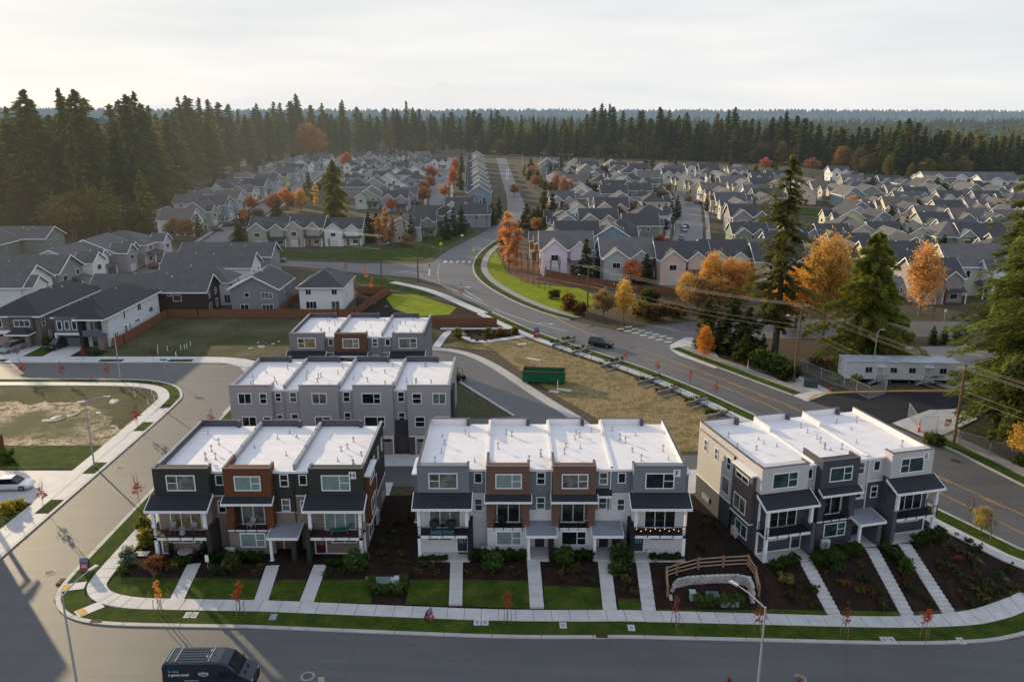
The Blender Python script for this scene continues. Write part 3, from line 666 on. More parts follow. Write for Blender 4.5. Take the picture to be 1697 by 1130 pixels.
def railing(parent, pts, z, h=0.95, every=1.35, floor_side=True):
    mb = MB()
    for a, b in zip(pts[:-1], pts[1:]):
        a = Vector((*a, z)); b = Vector((*b, z)); L = (b-a).length; n = max(1, round(L/every))
        for k in range(n+1):
            p = a.lerp(b, k/n); mb.box(p.x-0.03, p.x+0.03, p.y-0.03, p.y+0.03, z-0.25, z+h)
        for q in (h, 0.12): mb.tube(a+Vector((0, 0, q)), b+Vector((0, 0, q)), 0.028, None, 4)
        for q in np.linspace(0.22, h-0.1, 6): mb.tube(a+Vector((0, 0, q)), b+Vector((0, 0, q)), 0.006, None, 3, 0, False)
    return mb.build('railing', M_BLACKM, parent)
def ac_unit(loc, rz, label, group='heat pump units by the townhouses'):
    t = thing('heat_pump', label, 'heat pump', loc, rz, group)
    mb = MB(); mb.box(-0.45, 0.45, -0.18, 0.18, 0.1, 0.95, 0); mb.box(-0.4, -0.3, -0.15, 0.15, -0.5, 0.1, 0); mb.box(0.3, 0.4, -0.15, 0.15, -0.5, 0.1, 0)
    mb.build('casing', plain('heat_pump_casing', (0.55, 0.54, 0.52), 0.6, 0.05), t)
    mb = MB(); mb.prism([(0.31*math.cos(2*math.pi*k/20), 0.31*math.sin(2*math.pi*k/20)) for k in range(20)], lambda q: (q[0]-0.08, -0.18, 0.52+q[1]), lambda q: (q[0]-0.08, -0.2, 0.52+q[1]), 0)
    for k in range(4): mb.tube((-0.08-0.28*math.cos(k*0.785), -0.21, 0.52-0.28*math.sin(k*0.785)), (-0.08+0.28*math.cos(k*0.785), -0.21, 0.52+0.28*math.sin(k*0.785)), 0.012, None, 3, 1)
    mb.build('fan', [plain('fan_grey', (0.16, 0.18, 0.2), 0.6), M_VENT], t)
    return t

def townhouses(name, label, origin, rotz, z0, units, D, cols, letter=None, side='', canopies=True, seed=1, deckm=None, front_detail=True):
    """units: dict(kind, b0, b1, x0, x1): bump from b0 to b1 within x0..x1. cols: up, low, mid (accent), base"""
    rnd = random.Random(seed)
    t = thing(name, label, 'townhouse block', (origin[0], origin[1], z0), rotz, None)
    W = units[-1]['x1']; ZR, ZP, RY = 8.55, 9.25, 1.0
    up = siding(name+'_upper_siding', cols['up']); low = siding(name+'_lower_siding', cols['low']); acc = siding(name+'_accent_siding', cols['mid'], 0.22, wood=cols.get('wood', True))
    deckm = deckm or M_DECKD
    # core
    mb = MB(); mb.box(0, W, RY, D, -0.9, 2.9); mb.build('lower_wall', low, t)
    mb = MB(); mb.box(0, W, RY, D, 2.9, ZR-0.06); mb.build('upper_wall', up, t)
    mb = MB(); mb.box(0.12, W-0.12, RY+0.1, D-0.1, ZR-0.06, ZR); 
    for i, u in enumerate(units):
        if u['kind'] != 'mid' or True: mb.box(u['b0']+0.1, u['b1']-0.1, 0.15, RY+0.1, ZR-0.06, ZR)
        if i: 
            x = u['x0']; mb.box(x-0.12, x+0.12, RY+0.3, D-0.2, ZR, ZR+0.10)
    mb.build('roof', M_RWHITE, t)
    for u in units:
        for a, b in ((u['x0'], u['b0']), (u['b1'], u['x1'])):
            if b-a > 0.3: mb = MB(); mb.box(a, b, RY-0.12, RY+0.1, ZR-0.2, ZR+0.03); mb.build('roof_edge', M_WHITE, t)
    # parapets
    def parapet(x0, x1, y0, y1, zb, zt, mat, cap=M_CAP, inner=None):
        mb = MB(); mb.box(x0, x1, y0, y1, zb, zt, 0); mb.box(x0-0.03, x1+0.03, y0-0.03, y1+0.03, zt, zt+0.05, 1)
        return mb.build('parapet', [inner or mat, cap], t)
    pin = cols.get('pin', M_PINNER)
    for xa, xb, xc, xd in ((0, 0.1, 0.1, 0.2), (W-0.1, W, W-0.2, W-0.1)):
        mb = MB(); mb.box(xa, xb, 1.2, D-0.23, ZR-0.3, ZP-0.06, 0); mb.box(xc, xd, 1.2, D-0.23, ZR-0.02, ZP-0.06, 1); mb.box(min(xa, xc)-0.03, max(xb, xd)+0.03, 1.26, D-0.23, ZP-0.06, ZP, 2); mb.build('parapet', [up, pin, M_CAP if cols.get('lightcap') else M_CAPG], t)
    for i, u in enumerate(units):
        a = u['x0']+(0.02 if i == 0 else 0.1); parapet(a, a+(u['x1']-u['x0'])*0.62, D-0.22, D, ZR-0.3, ZP-0.02, up, M_CAP, pin)
        mb = MB(); xx = a+(u['x1']-u['x0'])*0.62; mb.box(xx-0.03, xx+0.32, D-0.65, D+0.02, ZR-0.1, ZP+0.08); mb.build('parapet_return', M_PINNER, t)
        if i and cols.get('dividers', True):
            x = u['x0']; mb = MB()
            if cols.get('lightcap'): mb.box(x-0.13, x+0.13, D-3.4, D-0.25, ZR, ZP-0.1); mb.box(x-0.15, x+0.15, 1.3, D-3.4, ZR, ZR+0.16); mb.box(x-0.16, x+0.16, D-3.6, D-3.4, ZR, ZP-0.05)
            yy = 1.3 if not cols.get('lightcap') else 99
            while yy < D-0.5:
                mb.box(x-0.16, x+0.16, yy, min(yy+2.3, D-0.3), ZR, ZP-0.12-0.08*((int(yy/2.3)) % 2), 0); yy += 2.32
            mb.build('party_wall_parapet', [M_CAPG if not cols.get('lightcap') else M_RWHITE], t)
    # units
    for i, u in enumerate(units):
        b0, b1, k = u['b0'], u['b1'], u['kind']; bw = b1-b0; c = (b0+b1)/2
        end = k != 'mid'
        if end:
            mb = MB(); mb.box(b0, b1, 0, RY-0.001, 6.55, ZP); mb.box(b0, b0+0.2, RY, 1.2, ZR, ZP-0.01); mb.box(b1-0.2, b1, RY, 1.2, ZR, ZP-0.01); mb.build('bay', siding(name+'_bay_siding', cols.get('bay', cols['up'])), t)
            mb = MB(); mb.box(b0+0.02, b1-0.02, 0.0, RY-0.001, 2.75, 6.55); mb.build('balcony_wall', low if not cols.get('porchwall') else siding(name+'_porch_siding', cols['porchwall']), t)
            mb = MB(); mb.box(b0+0.02, b1-0.02, 0.0, RY-0.001, -0.8, 2.75); mb.build('porch_wall', low, t)
            mb = MB(); mb.box(b0-0.03, b1+0.03, -0.03, 0.2, ZP, ZP+0.05); mb.box(b0-0.03, b0+0.22, 0.2, 1.25, ZP, ZP+0.05); mb.box(b1-0.22, b1+0.03, 0.2, 1.25, ZP, ZP+0.05); mb.build('parapet_cap', M_CAP, t)
            window(t, 'front', c+(0.25 if k == 'endL' else -0.25)*0+u.get('wo', 0), 0, 7.05, 2.6, 1.45, 'sliderL' if (k == 'endL') != bool(u.get('flip')) else 'slider', u.get('pane'))
            PD = 1.45
            # porch roof: sloped slab
            mb = MB(); x0, x1 = b0-0.35, b1+0.3
            mb.prism([(0.0, 6.55), (-PD-0.35, 5.70), (-PD-0.35, 5.62), (0.0, 6.4)], lambda q: (x0, q[0], q[1]), lambda q: (x1, q[0], q[1]), 0)
            o = mb.build('porch_roof', M_PORCHR, t)
            mb = MB(); mb.box(x0, x1, -PD-0.42, -PD-0.35, 5.50, 5.74)
            for xx in (x0-0.06, x1): mb.prism([(0.0, 6.60), (-PD-0.42, 5.72), (-PD-0.42, 5.50), (0.0, 6.32)], lambda q: (xx, q[0], q[1]), lambda q: (xx+0.06, q[0], q[1]), 0)
            mb.box(b0, b1, -PD-0.02, -PD+0.18, 5.30, 5.5)
            mb.build('fascia', M_WHITE, o)
            scr = b1-0.12 if k == 'endL' else b0-0.28   # dark screen wall beside the recess
            mb = MB(); mb.box(scr, scr+0.40, -PD-0.1, RY, -0.9, 3.55); mb.build('screen_wall', M_SCREEN if not cols.get('screen') else plain(name+'_screen', cols['screen'], 0.7), t)
            px_o = b0+0.05 if k == 'endL' else b1-0.35; px_i = b1-0.35 if k == 'endL' else b0+0.05
            mb = MB(); mb.box(px_o, px_o+0.3, -PD, -PD+0.3, -0.6, 5.32); mb.build('post', M_WHITE, t)
            mb = MB(); mb.box(px_i, px_i+0.3, -PD, -PD+0.3, 3.55, 5.32); mb.build('post', M_WHITE, t)
            xo = b0 if k == 'endL' else b1-0.16
            mb = MB(); mb.box(xo, xo+0.16, -0.04, 0.14, 0.12, 2.5); mb.box(xo, xo+0.16, -0.04, 0.14, 2.8, 5.6); mb.box(b0+0.1, b1-0.1, -0.05, 0.0, 0.12, 0.24); mb.build('corner_trim', M_WHITE, t)
            # deck
            d0, d1 = (b0+0.05, scr) if k == 'endL' else (scr+0.4, b1-0.05)
            mb = MB(); mb.box(d0, d1, -PD+0.05, 0.0, 2.62, 2.76); o = mb.build('balcony_deck', u.get('deck', deckm), t)
            mb = MB(); mb.box(d0, d1, -PD, -PD+0.05, 2.42, 2.70); mb.box(d0, d0+0.06, -PD+0.05, 0, 2.42, 2.62) if k == 'endL' else mb.box(d1-0.06, d1, -PD+0.05, 0, 2.42, 2.62); mb.build('beam', M_WHITE, o)
            rl = [(b0+0.06, -0.05), (b0+0.06, -PD-0.06), (scr, -PD-0.06)] if k == 'endL' else [(scr+0.4, -PD-0.06), (b1-0.06, -PD-0.06), (b1-0.06, -0.05)]
            railing(t, rl, 2.76)
            window(t, 'front', c+(0.1 if k == 'endL' else 0.2), 0, 2.85, 2.9, 2.0, 'triple', u.get('bpane'))
            sx = -1 if k == 'endL' else 1
            window(t, 'front', c+sx*0.5, 0, 1.45, 2.3, 0.5, 'split', u.get('lpane'))
            door(t, 'front', c-sx*(bw/2-0.75), 0, 0.12, u.get('door', M_DOORD))
            mb = MB(); mb.box(b0-0.05, b1+0.05, -PD-0.15, 0.0, -0.9, 0.11); mb.build('porch_slab', GM_CONC, t)
            # recess windows
            rc = (b1+u['x1'])/2 if k == 'endL' else (u['x0']+b0)/2
            window(t, 'front', rc, RY, 7.15, 0.62, 0.95, 'none', M_GLASS); window(t, 'front', rc, RY-0.04, 4.2, 0.62, 1.15, 'hung')
            ra, rb = (b1, u['x1']) if k == 'endL' else (u['x0'], b0)
            mb = MB(); mb.box(ra, rb, RY-0.03, RY, 2.9, 5.9); mb.build('recess_lower_siding', low, t)
            mb = MB(); mb.box(ra, rb, RY-0.05, RY, 5.9, 6.0); mb.build('belt_trim', M_WHITE, t)
        else:
            mb = MB()
            mb.box(b0, b1, 0, RY-0.001, 5.65, ZP); mb.box(b0, b0+0.75, 0, RY-0.001, 2.75, 5.65); mb.box(b1-0.75, b1, 0, RY-0.001, 2.75, 5.65); mb.box(b0, b0+0.2, RY, 3.4, ZR, ZP-0.01)
            mb.box(b1-0.2, b1, RY, 1.6, ZR, ZP-0.01); mb.build('bay', acc, t)
            mb = MB(); mb.box(b0-0.03, b1+0.03, -0.03, 0.2, ZP, ZP+0.05); mb.box(b0-0.03, b0+0.22, 0.2, 3.43, ZP, ZP+0.05); mb.box(b1-0.22, b1+0.03, 0.2, 1.63, ZP, ZP+0.05); mb.build('parapet_cap', M_CAP, t)
            mb = MB(); mb.box(b0+0.02, b1-0.02, 0.02, RY-0.001, -0.8, 2.62); mb.build('ground_wall', low, t)
            mb = MB(); mb.box(b0-0.02, b1+0.02, -0.05, 0.02, 2.62, 2.75); mb.build('beam', M_WHITE, t)
            mb = MB(); mb.box(b0+0.02, b1-0.02, 0.02, RY-0.001, 2.62, 2.76); mb.build('balcony_deck', u.get('deck', deckm), t)
            railing(t, [(b0+0.7, -0.07), (b1-0.7, -0.07)], 2.76, 0.95, 1.0)
            mb = MB(); x0, x1 = b0-0.18, b1+0.18
            mb.prism([(0.0, 6.35), (-0.75, 5.90), (-0.75, 5.82), (0.0, 6.2)], lambda q: (x0, q[0], q[1]), lambda q: (x1, q[0], q[1]), 0)
            o = mb.build('porch_roof', M_PORCHR, t)
            mb = MB(); mb.box(x0, x1, -0.81, -0.75, 5.72, 5.94)
            for xx in (x0-0.05, x1): mb.prism([(0.0, 6.40), (-0.81, 5.92), (-0.81, 5.72), (0.0, 6.14)], lambda q: (xx, q[0], q[1]), lambda q: (xx+0.05, q[0], q[1]), 0)
            mb.build('fascia', M_WHITE, o)
            window(t, 'front', c+0.05, 0, 7.05, 2.35, 1.35, 'slider', u.get('pane'))
            window(t, 'front', c, RY-0.03, 2.95, 2.1, 1.9, 'split', u.get('bpane'))
            window(t, 'front', c+0.05, 0.02, 0.95, 2.3, 1.35, 'slider', u.get('gpane'))
            rc = (b1+u['x1'])/2; ra, rb = b1, u['x1']
            window(t, 'front', rc, RY, 7.0, 0.68, 1.15, 'hung'); window(t, 'front', rc, RY, 4.35, 0.68, 1.15, 'hung')
            mb = MB(); mb.box(ra, rb, RY-0.03, RY, 2.9, 4.2); mb.build('recess_lower_siding', low, t)
            mb = MB(); mb.box(ra, rb, RY-0.05, RY, 4.12, 4.2); mb.build('belt_trim', M_WHITE, t)
            if u.get('hood'):
                mb = MB(); mb.prism([(RY, 6.5), (RY-0.8, 6.05), (RY-0.8, 5.95), (RY, 6.35)], lambda q: (ra-0.02, q[0], q[1]), lambda q: (rb, q[0], q[1]), 0); o = mb.build('porch_roof', M_PORCHR, t)
                mb = MB(); mb.box(ra, rb, RY-0.86, RY-0.8, 5.86, 6.08); mb.build('fascia', M_WHITE, o)
            # entry canopy
            a0, a1 = b1-0.35, b1-0.35+3.0
            mb = MB(); mb.prism([(RY, 3.05), (-1.55, 2.72), (-1.55, 2.62), (RY, 2.9)], lambda q: (a0, q[0], q[1]), lambda q: (a1, q[0], q[1]), 0); o = mb.build('entry_canopy', M_CANOPY, t)
            mb = MB(); mb.box(a0-0.04, a1+0.04, -1.61, -1.55, 2.5, 2.76)
            for xx in (a0-0.05, a1): mb.prism([(RY-0.05, 3.08), (-1.61, 2.75), (-1.61, 2.5), (RY-0.05, 2.8)], lambda q: (xx, q[0], q[1]), lambda q: (xx+0.05, q[0], q[1]), 0)
            mb.build('fascia', M_WHITE, o)
            mb = MB(); mb.box(a0+0.15, a0+0.4, -1.35, -1.1, -0.8, 2.5); mb.box(a0+0.08, a0+0.47, -1.42, -1.03, -0.2, 0.18); mb.build('post', M_WHITE, t)
            mb = MB(); mb.box(a1-0.75, a1-0.3, -1.4, RY, -0.9, 2.52); mb.build('screen_wall', M_SCREEN if not cols.get('screen') else plain(name+'_screen', cols['screen'], 0.7), t)
            mb = MB(); mb.box(a0+0.1, a1-0.75, -1.5, RY, -0.9, 0.11); mb.build('porch_slab', GM_CONC, t)
            door(t, 'front', min(a1-1.45, b1+1.05), RY, 0.12, u.get('door', M_DOORD))
        # downspout and vents
        mb = MB(); xd = u['x1']-0.12; mb.box(xd-0.04, xd+0.04, RY-0.14, RY-0.06, 0.1, ZR-0.2); mb.build('downspout', M_WHITE if cols.get('lightcap') else plain(name+'_spout', cols['up'], 0.6), t)
        for _ in range(rnd.randint(5, 8)):
            vx = rnd.uniform(u['x0']+0.9, u['x1']-0.9); vy = rnd.uniform(2.5, D-2.0); h = rnd.uniform(0.3, 0.62)
            mb = MB(); mb.tube((vx, vy, ZR), (vx, vy, ZR+h), 0.05, 0.05, 8); mb.tube((vx, vy, ZR), (vx, vy, ZR+0.1), 0.15, 0.06, 8)
            if rnd.random() < 0.6: mb.tube((vx, vy, ZR+h-0.02), (vx, vy, ZR+h+0.12), 0.15, 0.11, 8)
            mb.build('roof_vent', M_VENT, t)
    if letter:
        lx = units[-1]['b1']-0.95
        mb = MB(); mb.box(lx-0.34, lx+0.34, -0.045, 0.0, 8.22, 8.95); o = mb.build('letter_sign', M_WHITE, t)
        put_text(letter, 0.72, M_BLACKM, o, (lx, -0.06, 8.58))
    return t
def side_details(t, name, face, W, D, cols, wood_col):
    """wood-clad projecting strip with its own small roof, windows down the side wall"""
    x = W if face == 'right' else 0; s = 1 if face == 'right' else -1
    def bx(y0, y1, b, z0, z1, mb): 
        xs = sorted((x, x+s*b)); mb.box(xs[0], xs[1], y0, y1, z0, z1)
    mb = MB(); bx(0.9, 4.6, 0.42, 2.95, 8.0, mb); mb.build('side_bay', siding(name+'_side_bay', wood_col, 0.22, wood=True), t)
    mb = MB(); bx(0.8, 4.7, 0.62, 8.0, 8.16, mb); mb.build('side_bay_roof', M_WHITE, t); mb = MB(); bx(0.85, 4.65, 0.5, 2.83, 2.95, mb); mb.build('side_bay_trim', M_WHITE, t)
    mb = MB(); bx(1.0, D, 0.05, 2.85, 2.97, mb); mb.build('belt_trim', M_WHITE, t)
    sg = 1 if face == 'right' else 1
    def wn(yc, z, w_, h_, b=0.0, st='hung', pane=None): window(t, face, x+s*b, yc, z, w_, h_, st, pane)
    wn(2.8, 6.9, 2.3, 0.5, 0.42, 'split', M_GLASS); wn(2.9, 3.5, 2.1, 1.5, 0.42, 'split'); wn(2.9, 0.7, 2.1, 1.3, 0.02, 'split')
    wn(6.2, 6.4, 0.7, 1.3); wn(6.6, 3.6, 1.4, 1.7, 0, 'none'); wn(8.9, 6.4, 0.6, 1.2); wn(11.3, 6.4, 0.6, 1.2)
    mb = MB(); xs = sorted((x+s*0.02, x+s*0.14)); mb.box(xs[0], xs[1], 5.0, 5.12, 0.1, 8.4); mb.build('downspout', M_BLACKM, t)
    o = mb
    mb = MB(); xs = sorted((x, x+s*0.18)); 
    for yy in (9.6, 10.0, 10.4, 10.8): mb.box(xs[0], xs[1], yy, yy+0.28, 0.9, 1.5)
    mb.build('meter_box', M_GALV, t)

OLIVE, TAUPE = (0.043, 0.0445, 0.036), (0.24, 0.195, 0.165)
H = townhouses('olive_townhouse_block', 'olive green and orange wood block of three flat roofed townhouses marked with letter H', (-34.6, 71.35), 0, -0.12,
    [dict(kind='endL', x0=0, b0=0, b1=5.3, x1=6.75, wo=0.0, pane=M_CURT, bpane=M_WARM, lpane=M_WARM, deck=M_DECKW),
     dict(kind='mid', x0=6.75, b0=6.75, b1=11.3, x1=13.35, pane=M_BLIND, gpane=M_BLIND, bpane=M_CURT, door=M_DOORW, deck=M_DECKW),
     dict(kind='endR', x0=13.35, b0=15.0, b1=20.2, x1=20.2, pane=M_BLIND, bpane=M_BLIND, door=M_DOORR, deck=M_DECKW)], 12.9,
    dict(up=OLIVE, low=TAUPE, mid=(0.15, 0.054, 0.024), screen=(0.035, 0.033, 0.030)), 'H', seed=3)
side_details(H, 'olive_townhouse_block', 'right', 20.2, 12.9, None, (0.15, 0.054, 0.024))
Fb = townhouses('grey_white_townhouse_block', 'blue grey, brown wood and white block of four flat roofed townhouses marked with letter F', (-9.15, 71.35), 0, 0.1,
    [dict(kind='endL', x0=0, b0=0, b1=5.0, x1=6.7, pane=M_CURT, bpane=M_CURT, lpane=M_CURT),
     dict(kind='mid', x0=6.7, b0=6.7, b1=10.85, x1=13.1, pane=M_BLIND, gpane=M_BLIND, bpane=M_GLASS),
     dict(kind='mid', x0=13.1, b0=13.1, b1=17.25, x1=18.9, pane=M_CURT, bpane=M_GLASS, gpane=M_GLASS, hood=True),
     dict(kind='endR', x0=18.9, b0=20.85, b1=25.95, x1=25.95, pane=M_GLASS, bpane=M_GLASS, lpane=M_BLIND)], 12.9,
    dict(up=(0.19, 0.22, 0.24), low=(0.70, 0.70, 0.71), mid=(0.17, 0.095, 0.065), lightcap=True, pin=M_RWHITE), 'F', seed=5)
side_details(Fb, 'grey_white_townhouse_block', 'right', 25.95, 12.9, None, (0.165, 0.195, 0.215)); side_details(Fb, 'grey_white_townhouse_block', 'left', 25.95, 12.9, None, (0.17, 0.095, 0.065))
Eb = townhouses('slate_townhouse_block', 'pale grey and slate block of three flat roofed townhouses marked with letter E', (24.0, 71.1), R(14.2), 0.0,
    [dict(kind='endL', x0=0, b0=0, b1=5.1, x1=6.6, pane=M_GLASS2, bpane=M_GLASS, flip=True),
     dict(kind='mid', x0=6.6, b0=6.6, b1=10.8, x1=12.75, pane=M_GLASS2, gpane=M_GLASS2, bpane=M_GLASS),
     dict(kind='endR', x0=12.75, b0=14.5, b1=19.45, x1=19.45, pane=M_GLASS2, bpane=M_GLASS, flip=True)], 13.0,
    dict(up=(0.57, 0.535, 0.515), low=(0.075, 0.078, 0.092), mid=(0.07, 0.072, 0.082), wood=False, lightcap=True, pin=M_RWHITE, screen=(0.085, 0.088, 0.10)), 'E', seed=8)
side_details(Eb, 'slate_townhouse_block', 'left', 19.45, 13.0, None, (0.13, 0.10, 0.085))
# row two, seen from its garage side
def rear_row():
    t = thing('grey_townhouse_row', 'all grey block of four flat roofed townhouses seen from its garage side', 'townhouse block', (-35.3, 95.35, 0), 0)
    W, D, ZR, ZP = 27.5, 12.6, 8.6, 9.3; g = siding('grey_row_siding', (0.36, 0.34, 0.345)); dk = siding('grey_row_dark', (0.05, 0.052, 0.058)); lo = siding('grey_row_lower', (0.085, 0.07, 0.065))
    mb = MB(); mb.box(0, W, 0.6, D, 2.7, ZR-0.06); mb.build('upper_wall', g, t)
    mb = MB(); mb.box(0, W, 0.6, D, -0.5, 2.7); mb.build('lower_wall', lo, t)
    mb = MB(); mb.box(0.12, W-0.12, 0.6, D-0.1, ZR-0.06, ZR); mb.build('roof', M_RWHITE, t)
    edges = [0, 6.75, 13.6, 20.5, 27.5]; bumps = [(0, 5.2), (8.7, 13.55), (15.4, 20.35), (22.2, 27.5)]
    rnd = random.Random(4)
    for i, (b0, b1) in enumerate(bumps):
        e0, e1 = edges[i], edges[i+1]
        mb = MB(); mb.box(b0, b1, 0, 0.6, 2.6, ZP); mb.box(b1-0.2, b1, 0.6, 1.8, ZR, ZP-0.01) if i < 3 else None; mb.build('bay', g, t)
        mb = MB(); mb.box(b0-0.03, b1+0.03, -0.03, 0.2, ZP, ZP+0.05); mb.build('parapet_cap', M_CAP, t)
        mb = MB(); mb.box(b0, b1, 0.02, 0.6, -0.4, 2.6); mb.build('garage_wall', lo, t)
        mb = MB(); mb.box(b0, b1, -0.04, 0.0, 2.5, 2.62); mb.build('belt_trim', M_WHITE, t)
        garage(t, 'front', (b0+b1)/2+0.3, 0.02, 0.05, min(4.0, b1-b0-0.9), 2.25)
        c = (b0+b1)/2
        wins = {0: [(1.9, 1.5, 'split'), (4.2, 0.75, 'hung')], 1: [(2.5, 1.7, 'split')], 2: [(2.3, 2.2, 'slider')], 3: [(1.2, 1.0, 'hung'), (4.0, 1.5, 'split')]}[i]
        for dx, w_, st in wins:
            window(t, 'front', b0+dx, 0, 7.0, w_, 1.25, st); window(t, 'front', b0+dx+0.3, 0, 3.9, w_*1.1, 1.25, st)
        ra, rb = (b1, e1) if i == 0 else (e0, b0)
        if i == 0: window(t, 'front', 5.9, 0.6, 7.1, 0.6, 1.0, 'hung'); window(t, 'front', 5.9, 0.6, 4.2, 0.6, 1.0, 'hung'); window(t, 'front', 7.8, 0.6, 7.0, 0.75, 1.2, 'hung'); window(t, 'front', 7.8, 0.6, 4.1, 0.75, 1.2, 'hung')
        elif i > 1: window(t, 'front', (ra+rb)/2, 0.6, 7.05, 0.7, 1.2, 'hung'); window(t, 'front', (ra+rb)/2, 0.6, 4.3, 0.7, 1.2, 'hung')
        mb = MB(); mb.box(ra, rb, 0.55, 0.62, ZR-0.2, ZR+0.03); mb.build('roof_edge', M_WHITE, t)
        mb = MB(); mb.box(e0+0.1, e0+4.4, D-0.22, D, ZR-0.3, ZP, 0); mb.box(e0+0.07, e0+4.43, D-0.25, D+0.03, ZP, ZP+0.05, 1); mb.box(e0+4.3, e0+4.6, D-0.6, D+0.05, ZR, ZP+0.08, 1); mb.build('parapet', [M_PINNER, M_CAP], t)
        mb = MB(); x = e0+(0.1 if i == 0 else 0); yy = 0.7
        while yy < D-0.4: mb.box(x-0.16+0.06*(i == 0), x+0.16, yy, min(yy+2.3, D-0.3), ZR, ZP-0.12-0.07*(int(yy/2.3) % 2)); yy += 2.32
        mb.build('party_wall_parapet', M_CAPG, t)
        mb = MB(); mb.box(ra+(0.1 if i else 0.02), ra+0.9, 0.45, 0.6, 2.7, 4.0) if False else mb.box(e1-0.22, e1-0.12, 0.46, 0.56, 0.1, ZR-0.2); mb.build('downspout', plain('grey_spout', (0.36, 0.34, 0.345), 0.6), t)
        for _ in range(7):
            vx = rnd.uniform(e0+1, e1-1); vy = rnd.uniform(2, D-2); h = rnd.uniform(0.3, 0.6)
            mb = MB(); mb.tube((vx, vy, ZR), (vx, vy, ZR+h), 0.06, 0.06, 8); mb.tube((vx, vy, ZR), (vx, vy, ZR+0.1), 0.17, 0.07, 8); mb.tube((vx, vy, ZR+h-0.02), (vx, vy, ZR+h+0.12), 0.14, 0.1, 8) if rnd.random() < .5 else None
            mb.build('roof_vent', M_VENT, t)
    mb = MB(); mb.box(W-0.25, W, 0.6, D-0.3, ZR, ZP); mb.box(W-0.28, W+0.03, 0.2, D-0.3, ZP, ZP+0.05); mb.build('parapet', M_CAPG, t)
    mb = MB(); mb.box(W, W+0.35, 1.5, 4.6, 2.7, 8.1); mb.build('side_bay', dk, t)
    mb = MB(); mb.box(20.5, 22.2, 0.5, 0.6, 2.7, 4.6); mb.build('accent_panel', dk, t)
rear_row()
townhouses('far_townhouse_row', 'mid grey and brown block of three flat roofed townhouses, hindmost of the flat roofed blocks', (-34.4, 120.1), 0, 0,
    [dict(kind='endL', x0=0, b0=0, b1=5.4, x1=7.0, pane=M_WARM), dict(kind='mid', x0=7.0, b0=7.0, b1=11.9, x1=14.2, pane=M_CURT),
     dict(kind='endR', x0=14.2, b0=15.9, b1=20.7, x1=20.7, pane=M_CURT)], 13.3,
    dict(up=(0.21, 0.21, 0.225), low=(0.18, 0.18, 0.195), mid=(0.12, 0.062, 0.045)), None, seed=11)
# neighbour blocks outside the frame whose shadows fall across the corner
townhouses('western_townhouse_block', 'grey flat roofed townhouses across the side street beyond the left edge', (-62.5, 64.5), R(90), 0,
    [dict(kind='endL', x0=0, b0=0, b1=5.0, x1=6.7), dict(kind='mid', x0=6.7, b0=6.7, b1=10.8, x1=12.9), dict(kind='endR', x0=12.9, b0=14.5, b1=19.4, x1=19.4)], 12, dict(up=(0.2, 0.2, 0.2), low=(0.3, 0.3, 0.3), mid=(0.1, 0.1, 0.1)), None, seed=21)
# ------------------------------------------------------------------ vegetation prototypes
def quads_mesh(name, C, U, V, shade, mats, trunk=None, mi=None):
    """C centres (n,3), U,V half axes (n,3), shade (n,)"""
    n = len(C)
    co = np.stack([C-U-V*0.55, C+U*0.9-V*0.45, C+U+V*0.5, C-U*0.8+V*0.6], 1).reshape(-1, 3)
    me = bpy.data.meshes.new(name)
    me.vertices.add(4*n); me.vertices.foreach_set('co', co.astype(np.float32).ravel())
    me.loops.add(4*n); me.loops.foreach_set('vertex_index', np.arange(4*n, dtype=np.int32))
    me.polygons.add(n); me.polygons.foreach_set('loop_start', np.arange(0, 4*n, 4, dtype=np.int32))
    try: me.polygons.foreach_set('loop_total', np.full(n, 4, dtype=np.int32))
    except Exception: pass
    for m in mats: me.materials.append(m)
    me.update(calc_edges=True)
    a = me.attributes.new('shade', 'FLOAT', 'FACE'); a.data.foreach_set('value', np.clip(shade, 0, 1).astype(np.float32))
    return me
def unit(v): return v/np.maximum(np.linalg.norm(v, axis=-1, keepdims=True), 1e-6)
